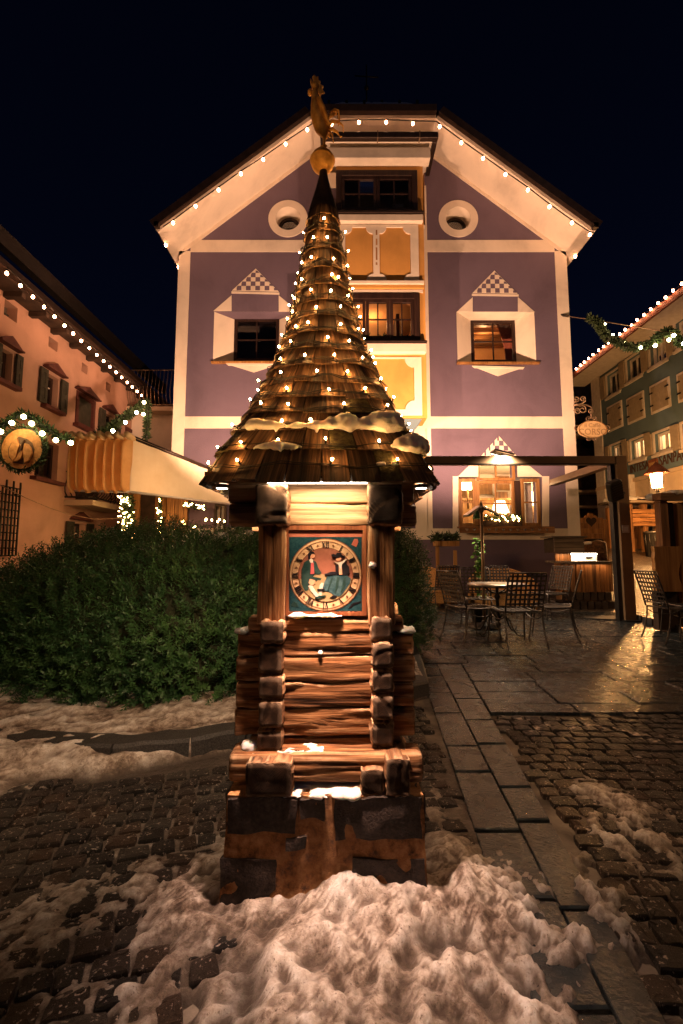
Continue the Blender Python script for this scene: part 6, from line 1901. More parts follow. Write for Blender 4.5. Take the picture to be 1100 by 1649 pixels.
# round carved sign in its wreath
sg = W(37, 723, GY)
sign = thing('carved_sign', 'round carved wooden sign ringed by a fir wreath on the left', 'sign', sg)
m_ = MB()
RS = .262
m_.plate([(sg.x + RS * math.cos(2*math.pi*i/40), sg.z + RS * math.sin(2*math.pi*i/40)) for i in range(40)], [], GY - .02, GY + .03); m_.build('disc', M['carving'], sign)
def sgp(u, v): return (sg.x + (u - 345) / 1100 * 120 / F * GY, sg.z - (v - 745) / 1100 * 120 / F * GY)
def relief(name, pts, mat, d): MB().plate([sgp(*p) for p in pts], [], GY - d, GY - .021).build(name, mat, sign, bevel=.004)
M['carving_dark'] = mat_noise('dark carved recess', (0.10, 0.045, 0.025), (0.17, 0.08, 0.045), 20, .7, .2)
relief('carved_recess', [(290, 560), (420, 600), (500, 660), (540, 760), (520, 870), (470, 960), (380, 985), (240, 960), (160, 880), (140, 760), (180, 660)], M['carving_dark'], .024)
relief('carved_wing', [(285, 590), (300, 660), (330, 700), (300, 790), (290, 880), (240, 940), (185, 860), (175, 760), (210, 660)], M['carving'], .05)
relief('carved_wing', [(400, 670), (450, 680), (500, 740), (520, 830), (490, 930), (420, 970), (400, 880), (385, 780)], M['carving'], .05)
relief('carved_figure', [(345, 790), (375, 780), (385, 840), (360, 910), (300, 945), (235, 950), (290, 905), (320, 850)], M['carving'], .055)
relief('carved_neck', [(330, 810), (350, 740), (360, 660), (395, 620), (400, 635), (375, 680), (365, 760), (352, 815)], M['carving_dark'], .06)
m_ = MB()
def wf(rr):
    a_ = rr.uniform(0, 2 * math.pi); d = Vector((math.cos(a_), 0, math.sin(a_)))
    return Vector(sg) + d * (RS + .015 + rr.uniform(-.02, .025)) + Vector((0, rr.uniform(-.04, .04), 0)), d * .4 + Vector((-math.sin(a_), 0, math.cos(a_))) * .9
needles(m_, wf, 900, .06, .007, 51); m_.build('wreath', M['fir'], sign, kind='stuff')
m_ = MB(); m_.tube([(sg.x + RS * math.cos(t_), GY, sg.z + RS * math.sin(t_)) for t_ in [2*math.pi*i/32 for i in range(32)]], .02, 6, closed=True); m_.build('wreath_ring', M['cable'], sign)
for a_, b_ in (((25, 682), (29, 692)), ((54, 684), (50, 692))):
    m_ = MB(); m_.tube([W(a_[0], a_[1], GY), W(b_[0], b_[1], GY)], .006, 5); m_.build('hanger', M['wire_pale'], sign)

# ================================================================== GREY-GREEN BANK HOUSE (right)
RX = 13.0
rh = thing('green_house', 'grey green town house with beige shutters and lettering on the right', 'house', (RX, 20, 1.0))
RM = facade_matrix((RX, 0, 0), (0, -1, 0), (-1, 0, 0))   # local x = -world Y
def rpp(px, py, o=0.0):
    p = PXX(px, py, RX - o); return (-p.y, p.z)
def rmb(): m_ = MB(); m_.M = RM; return m_
ru0 = rpp(958, 700)[0]; ru1 = -8.0
def rrect(px0, px1, pyt, pyb):
    a = rpp(px1, pyt); b = rpp(px1, pyb); c = rpp(px0, pyb)
    return (c[0], b[1], a[0], a[1])
rz_wall = rpp(1030, 560, 0)[1]
R_top = [rrect(979, 997, 593, 628), rrect(1011, 1032, 566, 602), rrect(1048, 1072, 534, 577), rrect(1090, 1118, 500, 545)]
R_mid = [rrect(982, 1000, 648, 685), rrect(1014, 1035, 633, 671), rrect(1052, 1076, 611, 653), rrect(1096, 1124, 590, 632)]
R_low = [rrect(986, 1002, 712, 742), rrect(1018, 1038, 702, 735), rrect(1056, 1080, 690, 722), rrect(1101, 1128, 672, 712)]
zsb = rpp(1040, 786)[1]; zgb = rpp(1040, 768)[1]
def r_box(name, u0, u1, o0, o1, z0, z1, mat, parent=rh): m_ = rmb(); m_.box(u0, u1, -o1, -o0, z0, z1); return m_.build(name, mat, parent)
zg = 1.0
m_ = rmb(); m_.plate([(ru0, zgb), (ru1, zgb), (ru1, rz_wall), (ru0, rz_wall)], [rect(q) for q in R_top + R_low], 0, .3); m_.build('upper_wall', M['teal'], rh)
m_ = rmb(); gd = [rrect(1034, 1062, 800, 850), rrect(1068, 1100, 790, 860)]
m_.plate([(ru0, zg - 1), (ru1, zg - 1), (ru1, zgb - .002), (ru0, zgb - .002)], [(rect((q[0], zg - .4, q[2], q[3]))) for q in gd], 0.01, .3); m_.build('ground_floor_wall', M['greybeige'], rh)
for q in gd: r_box('shop_opening', q[0] - .1, q[2] + .1, -.6, -.5, zg - .5, q[3] + .1, M['dark_room'])
r_box('corner_pilaster', ru0 - .01, ru0 + .7, .004, .06, zg - 1, rz_wall, M['white_paint'])
for px in (1018, 1064): 
    u = rpp(px, 800)[0]; r_box('shop_pillar', u - .25, u + .25, .003, .25, zg - 1, rpp(px, 765)[1], M['white_paint'])
r_box('cornice', ru0 - .02, ru1, .004, .10, zgb - .1, zgb + .06, M['greybeige'])
MB().box(RX + .31, RX + 9, -ru0 - .3, -ru0, -1, rz_wall).build('side_wall', M['teal'], rh)
def r_win(q, kind):
    u0, z0, u1, z1 = q; w = u1 - u0; fw = .09
    m_ = rmb(); m_.plate(rect((u0 - fw, z0 - fw, u1 + fw, z1 + fw)), [rect((u0, z0, u1, z1))], -.05, -.002); f = m_.build('window_surround', M['white_paint'], rh)
    if kind == 'closed':
        um = (u0 + u1) / 2
        for a_, b_ in ((u0 + .01, um - .01), (um + .01, u1 - .01)):
            m_ = rmb(); m_.box(a_, b_, -.075, -.006, z0 + .01, z1 - .01); m_.build('shutter', M['shutter_pale'], rh)
            for zz_ in (z0 + .25, z1 - .25):
                m_ = rmb(); e_ = a_ if a_ < um - .1 else b_
                m_.box(e_ - .1, e_ + .1, -.09, -.0755, zz_ - .03, zz_ + .03); m_.build('hinge', M['iron'], rh)
        return
    m_ = rmb(); m_.plate(rect((u0 + .004, z0 + .004, u1 - .004, z1 - .004)), [rect((u0 + .1, z0 + .1, u1 - .1, z1 - .1))], .12, .2); w_ = m_.build('window', M['white_paint'], rh)
    um = (u0 + u1) / 2; m_ = rmb(); m_.box(um - .05, um + .05, .13, .19, z0 + .1, z1 - .1); m_.build('mullion', M['white_paint'], w_)
    for a_, b_ in ((u0 + .1, um - .05), (um + .05, u1 - .1)):
        m_ = rmb(); m_.add([(a_, .16, z0 + .1), (b_, .163, z0 + .1), (b_, .159, z1 - .1), (a_, .16, z1 - .1)], [(0, 1, 2, 3)]); m_.build('pane', M['glass'], w_)
    m_ = rmb(); m_.box(u0 - .12, u1 + .12, -.12, -.052, z0 - .20, z0 - .095); m_.build('window_sill', M['white_paint'], rh)
    for a_, b_, o_ in ((u0 - w * .36 - .10, u0 - .10, .12), (u1 + .10, u1 + w * .36 + .10, .116)):
        m_ = rmb(); m_.box(a_, b_, -o_, -.056, z0 - .05, z1 + .05); m_.build('shutter', M['shutter_pale'], rh)
    back = rmb(); back.add([(u0 - .4, 1.2, z0 - .4), (u1 + .4, 1.2, z0 - .4), (u1 + .4, 1.2, z1 + .4), (u0 - .4, 1.2, z1 + .4), (u0 - .4, .31, z0 - .4), (u1 + .4, .31, z0 - .4), (u1 + .4, .31, z1 + .4), (u0 - .4, .31, z1 + .4)],
             [(0, 1, 2, 3), (0, 4, 5, 1), (3, 2, 6, 7), (0, 3, 7, 4), (1, 5, 6, 2)])
    rm_ = back.build('lit_room' if kind == 'lit' else 'dark_room', M['pale_room'] if kind == 'lit' else M['dark_room'], rh)
    if kind == 'lit':
        c_ = rmb()
        for k in range(5): c_.tube([(u1 - .1 - .09 * k, .35, z1), (u1 - .06 - .09 * k, .35, z0)], .05, 5)
        c_.build('curtain', M['white_paint'], rm_)
        p = RM @ Vector((um, .8, z1)); lamp('room_light', 'POINT', p, 55, (1, .62, .32), rm_, .1)
for q in R_top: r_win(q, 'dark')
for q in R_mid: r_win(q, 'closed')
for q in R_low: r_win(q, 'lit')
# roof with pale soffit
REX = 1.15
sz = rpp(1020, 536, REX)[1]
m_ = rmb(); m_.add([(ru0 - .7, -REX, sz), (ru1, -REX, sz), (ru1, -.002, rz_wall - .05), (ru0 - .7, -.002, rz_wall - .05), ], [(0, 1, 2, 3)]); m_.build('roof_soffit', M['white_paint'], rh)
m_ = rmb(); m_.box(ru0 - .75, ru1, -REX - .08, -REX + .02, sz + .003, sz + .28); m_.build('eave_board', M['roof_red'], rh)
m_ = rmb(); m_.add([(ru0 - .75, -REX - .1, sz + .27), (ru1, -REX - .1, sz + .27), (ru1, 5, sz + 2.9), (ru0 - .75, 5, sz + 2.9)], [(0, 1, 2, 3)]); m_.build('roof', M['roof_tile'], rh)
rb = []
for px, py in ((928, 596), (935, 590), (941, 585), (948, 579), (955, 573), (964, 566), (972, 560), (980, 554), (988, 548), (998, 540), (1007, 533), (1017, 526), (1026, 517), (1037, 509), (1048, 500), (1060, 490), (1072, 481), (1084, 470), (1098, 459)):
    rb.append(PXX(px, py - 2, RX - REX - .15))
festoon('row of warm bulbs along the red eave of the grey green house', rb, [p + Vector((0, 0, .0)) for p in rb], M['big_bulb'], 0.042)
# lettering
def text_mesh(name, s, size, mat, Mx, parent, depth=.02, squeeze=1.0, align='LEFT'):
    cu_ = bpy.data.curves.new(name, 'FONT'); cu_.body = s; cu_.size = size; cu_.extrude = depth; cu_.resolution_u = 3; cu_.align_x = align
    tmp = bpy.data.objects.new('tmp', cu_); SIDE.collection.objects.link(tmp)
    dg = side_dg()
    me = bpy.data.meshes.new_from_object(tmp.evaluated_get(dg)); bpy.data.objects.remove(tmp)
    off = wloc(parent)
    for v in me.vertices:
        p = Mx @ Vector((v.co.x * squeeze, -v.co.z, v.co.y)); v.co = p - off
    me.materials.clear(); me.materials.append(mat)
    o = bpy.data.objects.new(name, me); COL.objects.link(o); o.parent = parent
    return o
bs = thing('bank_sign', 'dark bank lettering with a square emblem across the grey green house', 'sign', RM @ Vector((rpp(1040, 755)[0], -.1, rpp(1040, 755)[1])))
def lett(s, pxa, pxb, pyb, pyt, nm='lettering'):
    a = rpp(pxa, pyb); b = rpp(pxb, pyb - (pxb - pxa) * .22); h = rpp(pxa, pyt)[1] - a[1]
    size = h / .70
    cu_ = bpy.data.curves.new('t', 'FONT'); cu_.body = s; cu_.size = size
    tmp = bpy.data.objects.new('t', cu_); SIDE.collection.objects.link(tmp); dg = side_dg(); me_ = bpy.data.meshes.new_from_object(tmp.evaluated_get(dg)); w = max(v.co.x for v in me_.vertices); bpy.data.objects.remove(tmp)
    Mx = RM @ Matrix.Translation((a[0], -.016, a[1]))
    return text_mesh(nm, s, size, M['letter'], Mx, bs, .012, (b[0] - a[0]) / w)
lett('INTESA', 1015.5, 1046, 762.5, 749.5)
lett('SANPAOLO', 1062.5, 1127, 750.5, 734)
q = rrect(1048, 1060, 738, 757)
m_ = rmb(); m_.box(q[0], q[2], -.09, -.005, q[1], q[3]); m_.build('emblem', M['roof_red'], bs)
for k in range(3):
    u = q[0] + (q[2] - q[0]) * (k + .75) / 3.6; m_ = rmb(); m_.plate([(u, q[1] + .12), (u + .06, q[1] + .12), (u + .06, q[3] - .22), (u + .16, q[3] - .12), (u - .04, q[3] - .12), (u, q[3] - .2)], [], -.12, -.0905); m_.build('emblem_arch', M['letter_gold'], bs)
# dark house at the far end of the lane
fh = thing('dark_chalet', 'dark balconied chalet in the gap between the mauve and green houses', 'house', (13.5, 27, 1))
f0, f1 = W(925, 700, 27), W(990, 700, 27)
MB().box(f0.x - 2, f1.x + .5, 27, 32, 0, W(950, 610, 27).z).build('wall', M['dark_room'], fh)
for py in (700, 790, 815): 
    p = W(950, py, 26.3); MB().box(f0.x - 1, f1.x, 26.0, 26.98, p.z - .15, p.z).build('balcony_floor', M['greybeige'], fh)
for py0, py1 in ((722, 755), (680, 698), (764, 786)):
    a, b = W(935, py1, 26.4), W(960, py0, 26.4)
    MB().box(f0.x - .5, f1.x - .6, 26.35, 26.45, a.z, b.z).build('balcony_front', M['dark_soffit'], fh)
for px in (938, 950, 962):
    p = W(px, 730, 26.9); MB().box(p.x - .4, p.x + .4, 26.9, 26.99, p.z - 1.6, p.z + .9).build('window', M['dark_soffit'], fh)

# ---- garland on its wire, café sign on its scroll bracket
GY2 = 9.2
rgp = gl([(948, 512), (962, 518), (968, 530), (978, 545), (995, 550), (1010, 559), (1030, 558), (1052, 553), (1062, 540), (1072, 533), (1085, 538), (1098, 553), (1115, 560)], GY2, GY2 - 1.4)
garland('fir garland with pale bulbs swinging above the lane on the right', rgp, .115,
        [p + Vector((0, -.12, -.05)) for p in gl([(968, 524), (981, 541), (1001, 553), (1025, 560), (1048, 557), (1070, 548), (1077, 541), (1093, 554)], GY2, GY2 - 1.4)], 71, bulb_r=.034, dens=420)
hk = thing('garland_wire', 'steel wire from the corner of the mauve house to the right hand garland', 'wire', W(905, 508, HY - .03))
m_ = MB(); m_.tube([W(904, 507, HY - .01), W(925, 511, 9.8), W(948, 514, GY2), W(1010, 524, GY2 - .5), W(1110, 540, GY2 - 1.4)], .010, 5); m_.build('strand', M['wire_pale'], hk)
m_ = MB(); m_.tube([W(903, 507, HY + .005), W(916, 509, 9.9)], .03, 6); m_.build('turnbuckle', M['iron'], hk)
cs = thing('cafe_sign', 'oval cream cafe sign hanging from a scrolled iron bracket on the corner', 'sign', W(952, 692, HY - .3))
SY = HY - .25
def cur(pts, r=.014, mat='wire_pale', nm='scroll'):
    m_ = MB(); m_.tube([W(920 + u * 180 / 1100, 640 + v * 140 / 856, SY) for u, v in pts], r, 6); m_.build(nm, M[mat], cs)
def spiral(c, r0, a0, turns, sgn=1, n=22): return [(c[0] + r0 * (1 - .75 * i / n) * math.cos(a0 + sgn * turns * 2 * math.pi * i / n), c[1] + r0 * (1 - .75 * i / n) * math.sin(a0 + sgn * turns * 2 * math.pi * i / n)) for i in range(n + 1)]
cur([(25, 75), (90, 72), (140, 72), (190, 90), (215, 130)] + spiral((190, 132), 26, 0, 1.3))
cur([(25, 80), (70, 78)] + spiral((110, 120), 42, -2.2, 1.35)); cur([(25, 130)] + spiral((58, 135), 30, -1.6, 1.3))
cur([(30, 70), (90, 66), (140, 40)] + spiral((112, 15), 30, .6, 1.3, -1)); cur([(28, 45)] + spiral((50, 15), 28, 1.2, 1.2, -1))
cur([(196, 110), (196, 200)], .012, nm='hanger')
for c_, r0, a0, sg_ in (((165, 212), 26, 0, -1), ((228, 212), 26, 3.1, 1), ((350, 300), 34, 1.6, -1), ((62, 300), 34, 1.6, 1), ((170, 405), 24, 0, 1), ((232, 405), 24, 3.1, -1)): cur(spiral(c_, r0, a0, 1.2, sg_), .010)
oc = W(920 + 203 * 180 / 1100, 640 + 315 * 140 / 856, SY); ow = 142 * 180 / 1100 / F * SY; oh = 86 * 180 / 1100 / F * SY
el_ = lambda k: [(oc.x + ow * k * math.cos(2*math.pi*i/44), oc.z + oh * k * math.sin(2*math.pi*i/44)) for i in range(44)]
MB().plate(el_(1.0), [], SY - .03, SY + .03).build('board', M['sign_cream'], cs)
MB().plate(el_(1.0), [el_(.955)], SY - .045, SY - .0305).build('rim', M['oak'], cs)
SMx = facade_matrix((0, SY, 0), (1, 0, 0), (0, -1, 0))
text_mesh('lettering', 'CORSO', .20, M['letter_gold'], SMx @ Matrix.Translation((oc.x, -.033, oc.z - .13)), cs, .003, .95, 'CENTER')
text_mesh('lettering', 'il Caffè', .13, M['letter_gold'], SMx @ Matrix.Translation((oc.x, -.033, oc.z + .045)), cs, .003, 1.0, 'CENTER')

# ================================================================== PERGOLA
pg = thing('steel_pergola', 'brown steel pergola frame with a thick corner post in front of the lit window', 'pergola', (4.32, 6.8, 0))
PY = 6.85
zb0_, zb1_ = W(850, 748.5, PY).z, W(850, 736, PY).z
xr = W(1004, 745, PY).x
MB().box(-1.2, xr - .17, PY - .08, PY + .08, zb0_, zb1_).build('front_beam', M['post_metal'], pg, bevel=.006)
MB().box(-1.2, xr - .17, PY - .085, PY - .0815, zb0_ - .012, zb0_ + .006).build('beam_lip', M['black_plastic'], pg)
MB().box(xr - .168, xr, PY - .09, PY + .09, 0, zb1_ + .004).build('corner_post', M['post_metal'], pg, bevel=.006)
MB().box(xr - .235, xr - .1705, PY - .05, PY + .05, 0, zb0_ - .003).build('guide_rail', M['black_plastic'], pg, bevel=.004)
MB().box(xr - .20, xr + .05, PY - .16, PY + .16, .004, .02).build('base_plate', M['black_plastic'], pg)
MB().box(xr - .16, xr - .02, PY + .0905, 9.0, zb0_ + .003, zb1_ - .003).build('side_beam', M['post_metal'], pg)
ht = thing('patio_heater', 'angled black heater box clamped on the pergola post', 'heater', W(990, 790, PY - .1))
hx = W(990, 790, PY - .22)
m_ = MB(); m_.M = Matrix.Translation(hx) @ Matrix.Rotation(rad(-22), 4, 'Y') @ Matrix.Rotation(rad(25), 4, 'X')
m_.box(-.10, .10, -.06, .06, -.16, .16); m_.build('housing', M['black_plastic'], ht, bevel=.02)
m_ = MB(); m_.M = Matrix.Translation(hx) @ Matrix.Rotation(rad(-22), 4, 'Y') @ Matrix.Rotation(rad(25), 4, 'X')
for k in range(7): m_.box(-.085, .085, -.068, -.0605, -.13 + k * .04, -.115 + k * .04)
m_.build('grille', M['iron'], ht)
m_ = MB(); m_.tube([hx + Vector((.04, .04, -.02)), Vector((xr - .08, PY - .09, hx.z - .02))], .025, 8); m_.build('bracket', M['iron'], ht)
lbq = W(1008, 852, PY - .095)
tg = thing('post_label', 'small square white label stuck on the pergola post', 'label', lbq)
MB().box(lbq.x - .052, lbq.x + .052, PY - .0935, PY - .0905, lbq.z - .055, lbq.z + .055).build('plate', M['sign_white'], tg)
MB().plate([(lbq.x - .044, lbq.z - .047), (lbq.x + .044, lbq.z - .047), (lbq.x + .044, lbq.z + .047), (lbq.x - .044, lbq.z + .047)], [[(lbq.x - .038, lbq.z - .041), (lbq.x + .038, lbq.z - .041), (lbq.x + .038, lbq.z + .041), (lbq.x - .038, lbq.z + .041)]], PY - .0945, PY - .0936).build('border', M['oak'], tg)
bf = W(812, 741, PY - .1)
fll = thing('flood_lamp', 'flat lamp head mounted on the pergola beam facing the house', 'lamp', bf)
def flood(t, x, aim, pw, spot=125):
    m_ = MB(); m_.M = Matrix.Translation((x, PY - .02, zb1_ + .03)) @ Matrix.Rotation(rad(14), 4, 'Y'); m_.box(-.16, .16, -.10, .12, .01, .045); m_.build('head', M['steel'], t, bevel=.01)
    m_ = MB(); m_.M = Matrix.Translation((x, PY - .02, zb1_ + .03)) @ Matrix.Rotation(rad(14), 4, 'Y'); m_.box(-.14, .14, .121, .127, .012, .042); m_.build('lens', M['white_glow'], t)
    m_ = MB(); m_.tube([(x, PY, zb1_ - .001), (x, PY, zb1_ + .04)], .02, 6); m_.build('stem', M['iron'], t)
    lamp('flood_light', 'SPOT', (x, PY + .20, zb1_ + .06), pw, (1, .53, .31), t, .05, aim, spot)
flood(fll, bf.x, (2.9, HY, 5.6), P_FLOOD)
lamp('down_light', 'SPOT', (bf.x, PY - .14, zb1_ + .02), 300, (1, .74, .50), fll, .05, (bf.x - .2, 7.4, 0), 150, blend=.8)
for x_, lb, aim, k in ((-1.72, 'added flat lamp head hidden behind the clock tower to light the house front', (-1.6, HY, 6.2), .85),):
    t = thing('flood_lamp', lb, 'lamp', (x_, PY, zb1_)); flood(t, x_, aim, P_FLOOD * k, 140)  # added lamp out of sight, lights the left of the house front
t = thing('fill_pendant', 'added globe lamp for fill light hanging unseen behind the tower', 'lamp', (-1.0, PY, zb0_))
MB().tube([(-1.0, PY, zb0_ - .002), (-1.0, PY, zb0_ - .10)], .012, 6).build('stem', M['iron'], t)
MB().ball((-1.0, PY, zb0_ - .17), .07, 14, 1.0, 8).build('globe', M['lamp_glow'], t)
lamp('fill_light', 'POINT', (-1.0, PY + .0, zb0_ - .28), P_FILL_GLOBE, (1, .58, .28), t, .06)  # added globe, unseen behind the tower, to light the house fronts

# ================================================================== STREET LAMPS
def street_lamp(label, x, y, zbase, ztop, pw, k=1.0, col=(1, .47, .15)):
    t = thing('street_lamp', label, 'street lamp', (x, y, zbase), 'street lamps of the square')
    h = ztop - zbase
    m_ = MB(); m_.lathe([(.09*k, 0), (.08*k, .5), (.045*k, .6), (.04*k, h - .28*k)], (x, y, zbase), 12); m_.build('pole', M['iron'], t)
    m_ = MB(); m_.lathe([(.07*k, -.30*k), (.09*k, -.27*k), (.05*k, -.24*k)], (x, y, ztop), 12); m_.build('collar', M['iron'], t)
    m_ = MB(); m_.lathe([(.13*k, -.22*k), (.16*k, .16*k), (.005, .16*k)], (x, y, ztop), 8); m_.build('lantern_glass', M['street_glow'], t)
    m_ = MB(); m_.lathe([(.30*k, .16*k), (.31*k, .18*k), (.15*k, .36*k), (.04*k, .46*k), (.005, .52*k)], (x, y, ztop), 8); m_.build('lantern_hood', M['roof_red'], t)
    for i in range(4):
        a = i * math.pi / 2 + .4; m_ = MB(); m_.tube([(x + .14*k*math.cos(a), y + .14*k*math.sin(a), ztop - .24*k), (x + .175*k*math.cos(a), y + .175*k*math.sin(a), ztop + .17*k)], .012*k, 5); m_.build('lantern_bar', M['iron'], t)
    lamp('lantern_light', 'POINT', (x, y, ztop - .34*k), pw, col, t, .12 * k)
    return t
sl_ = W(1058, 772, 14.0)
street_lamp('lit street lamp with a pointed hood in the lane by the bank', sl_.x, 14.0, street_rise(sl_.x, 14.0) - .05, sl_.z, P_STREET, 1.15)
street_lamp('added street lamp for fill light behind the camera to the left', -2.6, -1.6, -.02, 3.9, P_FILL)  # added lamp out of view, soft fill from the front
street_lamp('added street lamp for fill light out to the right of the terrace', 8.6, 4.4, -.02, 3.6, P_FILL * 7.5)  # added lamp out of view, brightens pergola and terrace from the right

# ================================================================== FURNITURE
def tube_part(name, pts, r, mat, parent, n=7, flat=None, closed=False):
    m_ = MB(); m_.tube(pts, r, n, flat, closed); return m_.build(name, mat, parent, local=True)
def bez(p0, p1, p2, p3, n=8):
    out = []
    for i in range(n + 1):
        t = i / n; out.append(Vector(p0)*(1-t)**3 + 3*Vector(p1)*t*(1-t)**2 + 3*Vector(p2)*t*t*(1-t) + Vector(p3)*t**3)
    return out
def make_chair():
    t = thing('lattice_chair', 'x', 'chair')
    w, d, sh, top = .205, .20, .385, .80
    mt = M['iron_chair']
    for sx in (-1, 1):
        x = sx * w
        tube_part('leg', bez((x, d, sh), (x, d + .02, .25), (x * 1.02, d + .03, .12), (x * 1.06, d + .05, .0)), .0095, mt, t)
        tube_part('leg', bez((x, -d, sh), (x, -d - .005, .25), (x * 1.02, -d - .03, .12), (x * 1.06, -d - .09, .0)), .0095, mt, t)
    tube_part('seat_frame', [(-w, d, sh), (-w, 0, sh - .012), (-w, -d, sh), (0, -d, sh), (w, -d, sh), (w, 0, sh - .012), (w, d, sh), (w * .5, d + .012, sh), (-w * .5, d + .012, sh)], .0095, mt, t, closed=True)
    def back(z): 
        s = (z - sh) / (top - sh); return -d - .015 - .085 * s - .03 * s * s
    side = [(0, 0)]
    fr_ = [(-w, back(sh), sh)] + [(-w, back(z), z) for z in (.45, .55, .65, .74)] + [(-w * .98, back(top), top)] + [(w * .98, back(top), top)] + [(w, back(z), z) for z in (.74, .65, .55, .45)] + [(w, back(sh), sh)]
    tube_part('back_frame', fr_, .0095, mt, t)
    tube_part('back_rail', [(-w, back(.44), .44), (w, back(.44), .44)], .008, mt, t)
    def strap(name, pts, wd):
        m_ = MB(); vs = []
        for p, s in pts: vs += [Vector(p) - Vector(s) * wd, Vector(p) + Vector(s) * wd]
        m_.add(vs, [(2*i, 2*i+1, 2*i+3, 2*i+2) for i in range(len(pts) - 1)])
        o = m_.build(name, mt, t, local=True); s_ = o.modifiers.new('solid', 'SOLIDIFY'); s_.thickness = .004; return o
    for k in range(7):
        x = -w + 2 * w * (k + 1) / 8
        strap('back_strap', [((x, back(z) + .004, z), (1, 0, 0)) for z in (.44, .53, .62, .71, .797)], .010)
    for k in range(7):
        z = .44 + .36 * (k + .6) / 7.3
        strap('back_strap', [((x, back(z) - .004, z), (0, 0, 1)) for x in (-w, -w/2, 0, w/2, w)], .010)
    for k in range(6):
        x = -w + 2 * w * (k + 1) / 7
        strap('seat_strap', [((x, y, sh - .012 * (1 - (y / d) ** 2)), (1, 0, 0)) for y in (-d, -d/2, 0, d/2, d)], .014)
    for k in range(6):
        y = -d + 2 * d * (k + 1) / 7
        strap('seat_strap', [((x, y, sh - .004 - .012 * (1 - (y / d) ** 2)), (0, 1, 0)) for x in (-w, 0, w)], .014)
    for sx in (-1, 1): tube_part('stretcher', bez((sx * w, -d, sh - .04), (sx * w, -d + .1, sh - .12), (sx * w, d - .1, sh - .12), (sx * w, d, sh - .04)), .006, mt, t)
    return t
chair0 = make_chair()
SPOTS = [  # x, y, heading of the sitter (deg from +Y, anticlockwise), label
    (1.93, 5.02, 4, 'iron lattice chair in front of the round table with its back to the viewer'),
    (1.53, 5.34, -68, 'iron lattice chair at the left side of the round table turned right'),
    (2.53, 5.42, 62, 'iron lattice chair at the right side of the round table turned left'),
    (1.92, 6.30, 172, 'pale lattice chair behind the round table next to the vine'),
    (2.58, 7.35, 168, 'lattice chair at the back of the terrace before the wicker sofa'),
    (3.28, 7.15, 110, 'lattice chair standing against the wooden bar'),
    (1.78, 8.05, 12, 'lattice chair with a wicker seat behind it at the left end of the terrace'),
    (3.86, 5.20, -93, 'lattice chair seen side on at the right of the terrace beside the pergola post'),
    (4.22, 5.45, 80, 'lattice chair cut by the right edge in front of the wooden hut'),
]
for i, (x, y, h_, lb) in enumerate(SPOTS):
    o = chair0 if i == 0 else copy_tree(chair0)
    o.location = (x, y, .004); o.rotation_euler = (0, 0, rad(h_)); o['label'] = lb; o['group'] = 'iron lattice chairs on the terrace'
# round table with scrolled legs
tb = thing('round_table', 'round metal table with scrolled iron legs among the lattice chairs', 'table', (1.98, 5.72, .004))
m_ = MB(); m_.lathe([(.005, .60), (.34, .60), (.365, .607), (.365, .622), (.34, .628), (.005, .628)], (0, 0, 0), 36); m_.build('table_top', M['steel'], tb, local=True)
m_ = MB(); m_.lathe([(.03, .16), (.045, .20), (.02, .26), (.02, .42), (.04, .46), (.02, .5), (.02, .6)], (0, 0, 0), 14); m_.build('pedestal', M['iron'], tb, local=True)
m_ = MB(); m_.lathe([(.002, .05), (.03, .10), (.034, .13), (.012, .158)], (0, 0, 0), 12); m_.build('pedestal_drop', M['iron'], tb, local=True)
for k in range(4):
    a = k * math.pi / 2 + .6; ca, sa = math.cos(a), math.sin(a)
    pts = [(.02, .22), (.10, .24), (.17, .18), (.21, .09), (.27, .02), (.34, .012), (.38, .05)]
    tube_part('leg', [(r_ * ca, r_ * sa, z) for r_, z in pts], .011, M['iron'], tb)
    tube_part('brace', [(.02 * ca, .02 * sa, .5), (.12 * ca, .12 * sa, .52), (.24 * ca, .24 * sa, .595)], .008, M['iron'], tb)
# three-headed lamp stand
ls_ = thing('heater_stand', 'slim pole with three tilted reflector heads in front of the lit window', 'heater', (1.96, 6.2, .004))
hz = W(772, 818, 6.2).z
m_ = MB(); m_.tube([(0, 0, 0), (0, 0, hz - .02)], .022, 10); m_.build('pole', M['post_metal'], ls_, local=True)
m_ = MB(); m_.lathe([(.22, 0), (.22, .03), (.05, .06), (.03, .1)], (0, 0, 0), 20); m_.build('base', M['iron'], ls_, local=True)
m_ = MB(); m_.lathe([(.03, hz - .06), (.05, hz - .03), (.02, hz + .06), (.003, hz + .10)], (0, 0, 0), 10); m_.build('hub', M['post_metal'], ls_, local=True)
for k, a in enumerate((3.5, 5.9, 1.5)):
    ca, sa = math.cos(a), math.sin(a)
    m_ = MB(); m_.M = Matrix.Translation((.15 * ca, .15 * sa, hz - .06)) @ Matrix.Rotation(a, 4, 'Z') @ Matrix.Rotation(rad(32), 4, 'Y')
    m_.box(-.13, .13, -.06, .06, -.012, .02); hd_ = m_.build('reflector', M['steel'], ls_, local=True, bevel=.006)
    m_ = MB(); m_.M = Matrix.Translation((.15 * ca, .15 * sa, hz - .06)) @ Matrix.Rotation(a, 4, 'Z') @ Matrix.Rotation(rad(32), 4, 'Y')
    m_.box(-.11, .11, -.045, .045, -.02, -.0125); m_.build('element', M['iron'], ls_, local=True)
    tube_part('arm', [(0, 0, hz - .03), (.12 * ca, .12 * sa, hz - .03)], .01, M['iron'], ls_)
